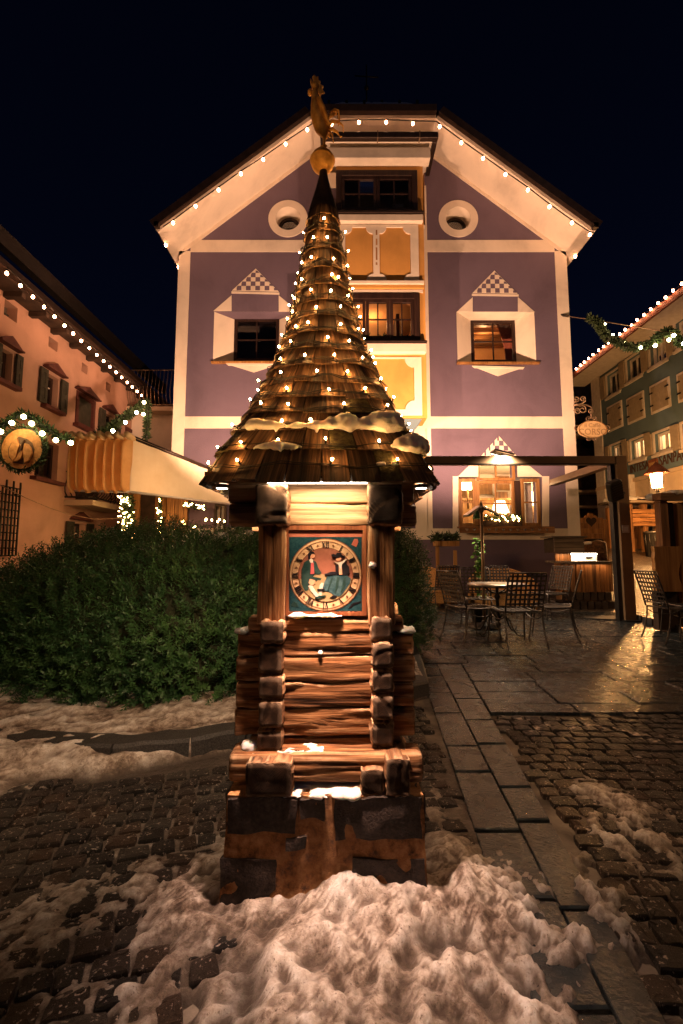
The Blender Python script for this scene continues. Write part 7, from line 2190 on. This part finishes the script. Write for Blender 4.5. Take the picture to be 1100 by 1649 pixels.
# wicker seats
def wicker_chair(label, x, y, rz, w, name='wicker_chair', cat='chair'):
    t = thing(name, label, cat, (x, y, .004), rotz=rz)
    m_ = MB(); n = 20; vs = []
    for i in range(n + 1):
        a = math.pi * (1.02 * i / n - .01)
        for r_, z0_ in ((1.0, .0), (1.0, 1.0), (.9, 1.0), (.9, .0)):
            topz = .46 + .26 * max(0.0, math.sin(a)) ** 1.2
            vs.append((w * r_ * math.cos(a), .05 - .42 * r_ * math.sin(a), .06 + (topz - .06) * z0_))
    m_.add(vs, [(i*4+j, (i+1)*4+j, (i+1)*4+(j+1) % 4, i*4+(j+1) % 4) for i in range(n) for j in range(4)] + [(0, 1, 2, 3), (n*4, n*4+3, n*4+2, n*4+1)], True)
    m_.build('woven_back', M['wicker'], t, local=True)
    m_ = MB(); m_.tube([(w * .95 * math.cos(a), .05 - .40 * math.sin(a), .06 + .40 + .26 * abs(math.sin(a)) ** 1.2 + .005) for a in [math.pi * i / 20 for i in range(21)]], .026, 8); m_.build('rim', M['wicker'], t, local=True)
    m_ = MB(); m_.box(-w * .88, w * .88, -.30, .28, .27, .34); m_.build('seat', M['wicker'], t, local=True, bevel=.02)
    m_ = MB(); m_.box(-w * .88, w * .88, .25, .28, .08, .268); m_.build('skirt', M['wicker'], t, local=True)
    for sx in (-1, 1):
        for sy in (-.26, .26):
            m_ = MB(); m_.tube([(sx * w * .84, sy, .07), (sx * w * .84, sy, 0)], .018, 6); m_.build('leg', M['oak'], t, local=True)
    return t
wicker_chair('round backed wicker sofa behind the table by the mauve wall', 2.98, 8.35, rad(180 - 6), .62, 'wicker_sofa', 'sofa')
wicker_chair('wicker armchair at the left end of the terrace behind a lattice chair', 1.72, 8.75, rad(180), .38)
# timber planter screen with a bright vine
pt = thing('planter_screen', 'tall timber planter screen at the mauve wall left of the slim pole', 'planter', (2.02, 8.6, .004))
px0, px1 = -.17, .17
zt_ = W(755, 880, 8.6).z
for sx in (px0, px1):
    m_ = MB(); m_.box(sx - .03, sx + .03, -.03, .03, 0, zt_ if sx < 0 else zt_ * .93); m_.build('post', M['oak'], pt, local=True)
for k in range(4):
    m_ = MB(); m_.box(px0 + .034 + k * .068, px0 + .098 + k * .068, -.015, .015, .05, .72); m_.build('board', M['oak'], pt, local=True)
m_ = MB(); m_.box(px0 - .03, px1 + .03, -.035, -.016, .70, .76); m_.build('cross_rail', M['oak'], pt, local=True)
m_ = MB(); m_.box(px0 - .06, px1 + .06, -.12, .12, zt_ + .001, zt_ + .10); m_.build('trough', M['oak'], pt, local=True)
m_ = MB(); off_ = Vector((2.02, 8.6, 0))
needles(m_, lambda r_: (Vector((r_.uniform(px0 - .1, px1 + .05), r_.uniform(-.14, .1), zt_ + .1 + r_.uniform(0, .12))), Vector((0, 0, .4))), 500, .10, .012, 61)
m_.build('evergreen', M['fir'], pt, kind='stuff', local=True)
vn = thing('climbing_vine', 'bright green leafy vine hanging down beside the slim pole', 'plant', W(772, 880, 6.6))
vp = [W(px, py, 6.6) for px, py in ((768, 868), (773, 880), (769, 893), (772, 905), (768, 918), (771, 930), (769, 945), (772, 965))]
m_ = MB(); m_.tube(vp, .006, 5); m_.build('stem', M['vine'], vn)
for k in range(150):
    i = R.randrange(len(vp) - 1); c = vp[i].lerp(vp[i + 1], R.random()) + Vector((R.gauss(0, .03), R.gauss(0, .03), R.gauss(0, .02)))
    d = Vector((R.gauss(0, 1), R.gauss(0, 1) - .6, R.gauss(0, .6) - .3)).normalized(); s = d.cross(Vector((0, 0, 1)) + Vector((R.gauss(0, .3), R.gauss(0, .3), 0))).normalized(); L = R.uniform(.04, .075)
    m_ = MB(); m_.add([c, c + d * L * .3 + s * L * .45, c + d * L * .7 + s * L * .38, c + d * L, c + d * L * .7 - s * L * .38, c + d * L * .3 - s * L * .45], [(0, 1, 2, 3), (0, 3, 4, 5)])
    m_.build('leaf', M['vine'], vn)
pp = thing('planter_pot', 'low dark pot holding the green vine', 'pot', (vp[-1].x, 6.62, .004))
m_ = MB(); m_.lathe([(.10, 0), (.14, .24), (.15, .25), (.13, .25), (.10, .22), (.003, .22)], (0, 0, 0), 18); m_.build('pot', M['black_plastic'], pp, local=True)

# ---- outdoor bar
bar = thing('wooden_bar', 'curved wooden bar with lit back shelf on a dark stone base', 'bar', (4.1, 8.2, 0))
BYY = 8.15
def bxp(px, y=BYY): return W(px, 920, y).x
ztop = W(950, 905, BYY - .05).z; zpl = W(950, 953, BYY).z
xl, xr_ = bxp(908), bxp(988)
curve = []
for i in range(14):
    s = i / 13; x = xl + (xr_ - xl) * s
    curve.append(Vector((x, BYY - .02 + .55 * max(0, (.28 - s) / .28) ** 2 * 0.6 + .10 * max(0, (s - .7) / .3) ** 2, 0)))
for a_, b_ in zip(curve[:-1], curve[1:]):
    d = (b_ - a_); nrm = Vector((d.y, -d.x, 0)).normalized()
    m_ = MB(); g_ = d * .03
    a2, b2 = a_ + g_, b_ - g_; nn = nrm * (.03 + R.uniform(-.006, .006))
    m_.add([(a2 + nn)[:2] + (zpl,), (b2 + nn)[:2] + (zpl,), b2[:2] + (zpl,), a2[:2] + (zpl,), (a2 + nn)[:2] + (ztop - .03,), (b2 + nn)[:2] + (ztop - .03,), b2[:2] + (ztop - .03,), a2[:2] + (ztop - .03,)], [(0,3,2,1),(4,5,6,7),(0,1,5,4),(1,2,6,5),(2,3,7,6),(3,0,4,7)])
    m_.build('plank', M['plank'], bar)
MB().plate([(xl - .1, 0), (xr_ + .06, 0), (xr_ + .06, .01), (xl - .1, .01)], [], 0, .1)
m_ = MB()
cvo = [p + Vector((0, -.12, 0)) for p in curve] + [p + Vector((0, .42, 0)) for p in reversed(curve)]
n_ = len(cvo); m_.add([(p.x, p.y, ztop - .028) for p in cvo] + [(p.x, p.y, ztop + .012) for p in cvo], [tuple(range(n_))[::-1], tuple(range(n_, 2*n_))] + [(i, (i+1) % n_, n_ + (i+1) % n_, n_ + i) for i in range(n_)])
m_.build('counter_top', M['grey_wood'], bar)
MB().box(xl + .05, xr_ - .05, BYY + .16, BYY + .36, .02, ztop - .03).build('carcass', M['dark_soffit'], bar)
# stone base in courses
mbase = MB()
for a_, b_ in zip(curve[:-1], curve[1:]): mbase.add([(a_.x, a_.y + .02, .0), (b_.x, b_.y + .02, 0), (b_.x, b_.y + .02, zpl), (a_.x, a_.y + .02, zpl)], [(0, 1, 2, 3)])
mbase.build('base_mortar', M['sign_cream'], bar)
for r_ in range(2):
    z0_, z1_ = [(0.0, zpl * .48), (zpl * .53, zpl * .98)][r_]
    n_ = 7
    for k in range(n_):
        s0, s1 = (k + .5 * r_) / n_, (k + .5 * r_ + .84) / n_
        if s1 > 1.02: continue
        def cpnt(s):
            f_ = max(0, min(12.999, s * 13)); i = int(f_); return curve[i].lerp(curve[i + 1], f_ - i)
        p0, p1 = cpnt(s0), cpnt(s1)
        rough_block('base_stone', p0.x, p1.x, min(p0.y, p1.y) - .025, max(p0.y, p1.y) + .05, z0_, z1_, M['basalt'], bar, .008, 12)
# lit back shelf and crate
bz0, bz1 = W(930, 899, 8.9).z, W(930, 891, 8.9).z
xs0, xs1 = W(910, 895, 8.9).x, W(962, 895, 8.9).x
MB().box(xs0, xs1, 8.92, 8.96, .3, bz1).build('back_panel', M['white_paint'], bar)
MB().box(xs0 - .03, xs1 + .04, 8.72, 8.97, bz1 + .004, bz1 + .04).build('back_shelf', M['plank_x'], bar)
MB().box(xs0 + .03, xs1 - .03, 8.86, 8.90, bz1 - .022, bz1 - .002).build('light_strip', M['white_glow'], bar)
MB().box(xs1 - .22, xs1 - .1, 8.89, 8.915, bz0 - .0, bz0 + .035).build('socket_box', M['black_plastic'], bar)
lamp('strip_light', 'AREA', ((xs0 + xs1) / 2, 8.80, bz1 - .03), 5, (1, .7, .4), bar, xs1 - xs0 - .1, ((xs0 + xs1) / 2, 8.86, 0), sizey=.03)
lamp('counter_light', 'AREA', ((xl + xr_) / 2, BYY - .10, ztop - .04), 2.4, (1, .52, .22), bar, xr_ - xl, ((xl + xr_) / 2, BYY - .07, 0), sizey=.02)
# left arm of the bar: posts lit from the shelf above, crate on top
xq0, xq1 = W(887, 900, 8.9).x, W(912, 900, 8.9).x
for k in range(4): 
    x = xq0 + (xq1 - xq0) * k / 4; MB().box(x + .003, x + (xq1 - xq0) / 4 - .003, 8.7, 8.74, .1, bz1).build('plank', M['plank'], bar)
lamp('corner_light', 'AREA', ((xq0 + xq1) / 2, 8.62, bz1 - .01), 1.6, (1, .6, .3), bar, .25, ((xq0 + xq1) / 2, 8.69, 0), sizey=.03)
ck0, ck1 = W(888, 890, 8.8), W(934, 866, 8.8)
ck = thing('wooden_crate', 'brown weathered crate box standing on the back of the bar', 'crate', (ck0.x, 8.9, ck0.z))
for k in range(3):
    z0_, z1_ = ck0.z + (ck1.z - ck0.z) * k / 3, ck0.z + (ck1.z - ck0.z) * (k + 1) / 3
    MB().box(ck0.x, ck1.x, 8.66, 8.69, z0_ + .003, z1_ - .003).build('board', M['grey_wood'], ck)
MB().box(ck0.x, ck1.x, 8.692, 9.1, ck0.z, ck1.z - .01).build('carcass', M['dark_soffit'], ck)
MB().box(ck0.x - .05, ck1.x + .05, 8.62, 9.15, ck1.z, ck1.z + .03).build('lid', M['grey_wood'], ck)

# ---- carved heart bench end, bark log, stall, sign, bin in the lane
hb0, hb1 = W(934, 868, 12.5), W(971, 834, 12.5)
hbn = thing('heart_bench', 'honey coloured carved plank panel with a heart cut out beyond the bar', 'bench', (hb0.x, 12.5, hb0.z - .6))
cx_ = (hb0.x + hb1.x) / 2; cz_ = hb1.z - .10; wd = hb1.x - hb0.x; ztt = hb1.z
edges_ = [hb0.z + (ztt - hb0.z) * k / 4 for k in range(5)]
for k in range(4):
    z0_, z1_ = edges_[k] + .004, edges_[k + 1]
    if k < 3: pts = [(hb0.x, z0_), (hb1.x, z0_), (hb1.x, z1_), (hb0.x, z1_)]; hol = []
    else:
        pts = [(hb0.x, z0_), (hb1.x, z0_), (hb1.x, z1_), (cx_ + wd * .3, z1_), (cx_ + wd * .2, z1_ + .07), (cx_ + wd * .12, z1_ + .05), (cx_ + wd * .08, z1_ + .13), (cx_ - wd * .08, z1_ + .13), (cx_ - wd * .12, z1_ + .05), (cx_ - wd * .2, z1_ + .07), (cx_ - wd * .3, z1_), (hb0.x, z1_)]; hol = []
    MB().plate(pts, hol, 12.5, 12.55).build('plank', M['oak'], hbn)
MB().plate(heart((cx_, cz_), .15, 28), [], 12.488, 12.4985).build('heart_cutout', M['dark_soffit'], hbn)
MB().box(hb1.x + .004, hb1.x + .09, 12.48, 12.6, hb0.z - .8, ztt - .05).build('post', M['oak'], hbn)
MB().box(hb0.x, hb1.x, 12.56, 12.9, hb0.z - .7, hb0.z - .01).build('seat_box', M['dark_soffit'], hbn)
lg_ = thing('bark_log', 'short thick bark covered log lying behind the bar', 'log', W(958, 888, 11.0))
la, lb_ = W(937, 889, 11.0), W(977, 888, 10.7)
m_ = MB(); m_.tube([la.lerp(lb_, i / 6) + Vector((0, 0, .02 * math.sin(i * 2))) for i in range(7)], [.22, .25, .27, .26, .27, .26, .24], 18); m_.build('bark', M['bark'], lg_)
m_ = MB(); m_.lathe([(.005, 0), (.2, 0)], (0, 0, 0), 18); m_.M = None
lg_2 = tag(lump('log_snow', 'thin snow on the bark covered log behind the bar', W(945, 876, 10.9), .16, 33, (1.6, 1, .35)), None, None)
def stall():
    Ys = 17.0
    a, b = W(1012, 812, Ys), W(1056, 875, Ys)
    zb_ = street_rise(a.x, Ys) - .05
    t = thing('market_stall', 'rustic timber market stall with a snowy board roof in the lane', 'stall', ((a.x + b.x) / 2, Ys, zb_))
    for px in (1014, 1037, 1060):
        p = W(px, 840, Ys); MB().box(p.x - .09, p.x + .09, Ys - .09, Ys + .09, zb_, a.z).build('post', M['plank'], t)
        p2 = p.x; MB().box(p2 - .09, p2 + .09, Ys + 1.2, Ys + 1.38, zb_, a.z).build('post', M['plank'], t)
    zz0, zz1 = W(1030, 848, Ys).z, W(1030, 820, Ys).z
    for k in range(4):
        z0_ = zz0 + (zz1 - zz0) * k / 4; MB().box(W(1016, 840, Ys).x, W(1062, 840, Ys).x, Ys - .13, Ys - .095, z0_ + .01, z0_ + (zz1 - zz0) / 4 - .01).build('board', M['plank_x'], t)
    for k in range(3):
        MB().box(W(1005, 840, Ys).x - .1, W(1062, 840, Ys).x + .5, Ys - .6 + .7 * k, Ys + .1 + .7 * k, a.z + .06 * k, a.z + .08 + .06 * k).build('roof_board', M['grey_wood'], t)
    m_ = MB(); x0_, x1_ = W(1008, 812, Ys).x, W(1058, 812, Ys).x + .4; n_ = 24; vs = []
    for i in range(n_ + 1):
        for j in range(6):
            vs.append((x0_ + (x1_ - x0_) * i / n_, Ys - .62 + 2.1 * j / 5, a.z + .085 + .03 * j + (.13 + .08 * mnoise.noise(Vector((i * .5, j, 0)))) * (1 if 0 < i < n_ else .2) * (1 if j else .4)))
    m_.add(vs, [(i*6+j, (i+1)*6+j, (i+1)*6+j+1, i*6+j+1) for i in range(n_) for j in range(5)], True); m_.build('roof_snow', M['snow'], t, kind='stuff')
    # window-lit shop seen under the stall is part of the bank house; a small cool lamp shines there
stall()
sp_ = W(1062, 845, 13.9)
ps = thing('pedestrian_sign', 'small white sign with a blue disc and walking figure on the lane lamp pole', 'sign', sp_)
sw_ = 13.5 / F * 13.9 / 2
s0 = W(1062, 826.5, 13.85); s1 = W(1062, 852, 13.85); sx_ = s0.x + .02
MB().box(sx_ - .15, sx_ + .15, 13.83, 13.85, s1.z, s0.z).build('plate', M['sign_white'], ps)
zc_ = s0.z - .17
MB().plate(circle((sx_, zc_), .125, 28), [], 13.824, 13.8295).build('disc', M['sign_blue'], ps)
def fig(nm, pts): MB().plate([(sx_ + x_, zc_ + z_) for x_, z_ in pts], [], 13.818, 13.8235).build(nm, M['sign_white'], ps)
fig('figure_head', circle((.005, .075), .018, 10))
fig('figure_body', [(-.02, .05), (.02, .05), (.025, -.005), (.05, -.085), (.03, -.09), (.0, -.025), (-.035, -.09), (-.055, -.085), (-.02, 0)])
fig('figure_arm', [(-.02, .045), (-.05, .0), (-.06, .005), (-.03, .05)])
fig('figure_arm', [(.02, .045), (.055, .01), (.047, .0), (.017, .03)])
for k in range(3): MB().box(sx_ - .10, sx_ + .10, 13.826, 13.8295, s1.z + .04 + .05 * k, s1.z + .055 + .05 * k).build('text_line', M['letter_gold'], ps)
MB().box(sx_ - .02, sx_ + .02, 13.851, 13.9, s1.z + .1, s1.z + .4).build('bracket', M['iron'], ps)
bn = W(1053, 862, 15.5); zb_ = street_rise(bn.x, 15.5) - .05
bin_ = thing('litter_bin', 'dark round litter bin next to the market stall', 'bin', (bn.x, 15.5, zb_))
m_ = MB(); m_.lathe([(.25, 0), (.30, .8), (.32, .82), (.32, .88), (.25, .9), (.003, .9)], (bn.x, 15.5, zb_), 18); m_.build('body', M['black_plastic'], bin_)
for k in range(12):
    a = k * math.pi / 6; m_ = MB(); m_.tube([(bn.x + .258 * math.cos(a), 15.5 + .258 * math.sin(a), zb_ + .02), (bn.x + .305 * math.cos(a), 15.5 + .305 * math.sin(a), zb_ + .78)], .016, 5); m_.build('slat', M['iron'], bin_)
# ---- timber hut at the right edge
HX = 6.05
HUT_SHIFT = 0.10
hut = thing('timber_hut', 'rough timber hut with an open window frame at the right edge', 'hut', (4.75, HX, 0))
h0 = W(1057, 995, HX).x; hz1 = W(1080, 806, HX).z
def hx_(px): return W(px, 900, HX).x + HUT_SHIFT
MB().box(hx_(1057), hx_(1070), HX, HX + .12, .02, hz1).build('door_post', M['plank'], hut, bevel=.01)
MB().box(hx_(1082), hx_(1090), HX - .02, HX + .1, .02, hz1 - .05).build('door_post', M['oak'], hut, bevel=.01)
for k in range(6):
    x0_ = hx_(1091) + .16 * k; MB().box(x0_, x0_ + .15, HX + .02, HX + .06, .02, hz1 - .02).build('plank', M['plank'], hut)
MB().box(hx_(1055), hx_(1091) + 1.0, HX - .05, HX + .12, hz1 + .002, hz1 + .10).build('lintel', M['plank_x'], hut)
MB().box(hx_(1070) + .003, hx_(1082) - .003, HX + .04, HX + .08, W(1075, 895, HX).z, hz1 - .02).build('dark_panel', M['dark_soffit'], hut)
for k in range(3): MB().box(hx_(1058) + k * .12, hx_(1058) + k * .12 + .115, HX + .13, HX + .16, .02, W(1075, 895, HX).z + .2).build('plank', M['plank'], hut)
vs = []
o = snow_strip('snow cap on the roof of the timber hut at the right edge', hx_(1082), hx_(1100) + .7, HX - .02, HX + .5, hz1 + .10, .055, 41)
# leaning slab of raw wood in front of the hut
sl0, sl1 = W(1055, 953, HX - .2), W(1092, 880, HX - .2)
wsb = thing('raw_wood_slab', 'pale slab of raw wood with wavy edges leaning at the timber hut', 'board', (sl0.x, HX - .2, 0))
pl = []
for k in range(9): pl.append((sl0.x + .02 * math.sin(k * 1.1) + (.03 if 2 < k < 6 else 0), sl0.z + (sl1.z - sl0.z) * k / 8))
pr = [(sl1.x + .03 * math.sin(k * .9 + 2), sl0.z + (sl1.z - sl0.z + .0) * k / 8) for k in range(9)]
MB().plate(pl + pr[::-1], [], HX - .22, HX - .15).build('slab', M['oak'], wsb, bevel=.008)
MB().box(sl0.x + .05, sl1.x - .03, HX - .16, HX - .06, .02, sl0.z - .004).build('stand', M['dark_soffit'], wsb)
# dark round base plates and low kerb by the post
for lb, px, py, rx_, ry_ in (('dark oval rubber mat at the foot of the pergola post', 985, 996, .42, .20),):
    p = G(px, py); t = thing('rubber_mat', lb, 'mat', (p.x, p.y, .004))
    m_ = MB(); m_.add([(rx_ * math.cos(2*math.pi*i/28), ry_ * math.sin(2*math.pi*i/28), z) for z in (0, .015) for i in range(28)], [tuple(range(28))[::-1], tuple(range(28, 56))] + [(i, (i+1) % 28, 28 + (i+1) % 28, 28 + i) for i in range(28)]); m_.build('mat', M['rubber'], t, local=True)
ek = thing('edge_stones', 'low dark edge stones running right from the pergola post', 'kerb', (4.9, 6.4, 0)); ek['kind'] = 'structure'
a_, b_ = G(1010, 995), G(1110, 1022)
for k in range(5):
    p, q = a_.lerp(b_, k / 5), a_.lerp(b_, (k + .94) / 5)
    rough_block('edge_stone', p.x, q.x, p.y - .12, p.y + .08, -.02, .09, M['granite'], ek, .008, 14)

# ================================================================== HEDGE
hedge = thing('yew_hedge', 'big dark green clipped yew hedge curving behind the clock tower', 'hedge', (-1.2, 4.0, 0))
ELL = [(-1.40, 4.05, .26, 1.55, 1.36, .93), (-2.55, 4.30, .15, 1.05, 1.05, .72), (-.45, 4.30, .45, .95, 1.0, .82), (.30, 4.75, .55, .60, .62, .78)]
def inside_other(P, k):
    ins = np.zeros(len(P), bool)
    for i, (cx_, cy_, cz_, a, b, c) in enumerate(ELL):
        if i == k: continue
        ins |= (((P[:, 0] - cx_) / a) ** 2 + ((P[:, 1] - cy_) / b) ** 2 + (np.abs(P[:, 2] - cz_) / c) ** 2.6) < .80
    return ins
rs_ = np.random.RandomState(11)
allP = []; allN = []
for k, (cx_, cy_, cz_, a, b, c) in enumerate(ELL):
    area = 4 * math.pi * ((a*b)**1.6 + (a*c)**1.6 + (b*c)**1.6) ** (1/1.6) / 3 ** (1/1.6)
    n = int(area * 1150)
    v = rs_.normal(size=(n, 3)); v /= np.linalg.norm(v, axis=1)[:, None]
    # superellipsoid in z for a clipped, boxier look
    e = (np.abs(v[:, 0]) ** 2 + np.abs(v[:, 1]) ** 2 + np.abs(v[:, 2]) ** 2.6) ** (-.5)
    v2 = v * np.minimum(e, 1.25)[:, None]
    P = v2 * np.array([a, b, c])
    Nn = v / np.array([a, b, c]); Nn /= np.linalg.norm(Nn, axis=1)[:, None]
    dep = rs_.uniform(-.14, .03, n)
    lump_ = np.array([mnoise.noise(Vector(p) * 2.4 + Vector((k, 0, 0))) + .6 * mnoise.noise(Vector(p) * 6) for p in P]) * .085
    P = P + Nn * (dep + lump_)[:, None] + np.array([cx_, cy_, cz_])
    keep = ~inside_other(P, k) & (P[:, 2] > .06) & (P[:, 1] < 5.6)
    allP.append(P[keep]); allN.append(Nn[keep])
P = np.concatenate(allP); Nn = np.concatenate(allN); ns = len(P)
up = np.array([0, 0, 1.0])
D = Nn * .75 + up * .55 + rs_.normal(size=(ns, 3)) * .38; D /= np.linalg.norm(D, axis=1)[:, None]
S = np.cross(D, rs_.normal(size=(ns, 3))); S /= np.linalg.norm(S, axis=1)[:, None]
T = np.cross(D, S)
Ls = rs_.uniform(.05, .11, ns)
NN = 13
V = []; 
for j in range(NN):
    s = (j + .5) / NN; ang = j * 2.4
    base = P + D * (Ls * s)[:, None]
    side = S * math.cos(ang) + T * math.sin(ang) * .7
    dirn = D * .55 + side; dirn /= np.linalg.norm(dirn, axis=1)[:, None]
    ln = (.040 * (1 - .35 * s)) * rs_.uniform(.8, 1.2, ns)
    wv = np.cross(dirn, D); wv /= np.linalg.norm(wv, axis=1)[:, None]; wv *= .0046
    tip = base + dirn * ln[:, None]; mid = base + dirn * (ln * .5)[:, None]
    V.append(np.stack([base, mid + wv, tip, mid - wv], 1))
V = np.stack(V, 1).reshape(-1, 3)
q = np.arange(len(V)).reshape(-1, 4)
numpy_mesh('foliage', V, q, M['yew'], hedge, kind='stuff')
# twigs inside
bm = bmesh.new()
for (cx_, cy_, cz_, a, b, c) in ELL:
    r_ = bmesh.ops.create_icosphere(bm, subdivisions=4, radius=1)
    for v in r_['verts']:
        d = v.co.normalized(); e = (abs(d.x) ** 2 + abs(d.y) ** 2 + abs(d.z) ** 2.6) ** -.5
        k = .90 + .05 * mnoise.noise(v.co * 4)
        v.co = Vector((cx_ + d.x * e * a * k, cy_ + d.y * e * b * k, max(.03, cz_ + d.z * min(e, 1.25) * c * k)))
me = bpy.data.meshes.new('twigs'); bm.to_mesh(me); bm.free(); me.materials.append(M['yew_core'])
o = bpy.data.objects.new('twigs', me); COL.objects.link(o); o.parent = hedge; o.location = -hedge.location
# snow caught on top, and lights along it
for i, (px, py, r_) in enumerate(((357, 862, .05), (372, 872, .06), (345, 868, .045), (385, 866, .05), (398, 858, .045), (330, 862, .04), (290, 870, .03), (300, 876, .03), (322, 868, .03), (362, 880, .035))):
    lump('hedge_snow', ['round', 'broad', 'small', 'flat', 'rightmost', 'leftmost of the big', 'tiny far left', 'tiny', 'slim', 'low'][i] + ' clump of snow caught on top of the yew hedge', W(px, py, 3.75 + .02 * i), r_, 60 + i, (1.3, 1, .55))
hl = thing('hedge_lights', 'string of tiny warm lights lying along the top of the yew hedge', 'string lights', W(320, 850, 4.2))
hp_ = [W(px, py, 4.3) for px, py in ((262, 852), (285, 849), (293, 846), (308, 850), (320, 849), (335, 846), (352, 843), (366, 846), (385, 842))]
m_ = MB(); m_.tube(hp_, .004, 5); m_.build('cable', M['cable'], hl)
for a_, b_ in zip(hp_[:-1], hp_[1:]):
    for k in range(2): bulb_at(a_.lerp(b_, R.random()) + Vector((0, R.uniform(-.1, .1), R.uniform(-.02, .05))), Vector((0, -.5, 1)).normalized(), hl, M['tiny_bulb'], .008, .004)

bpy.data.scenes.remove(SIDE)
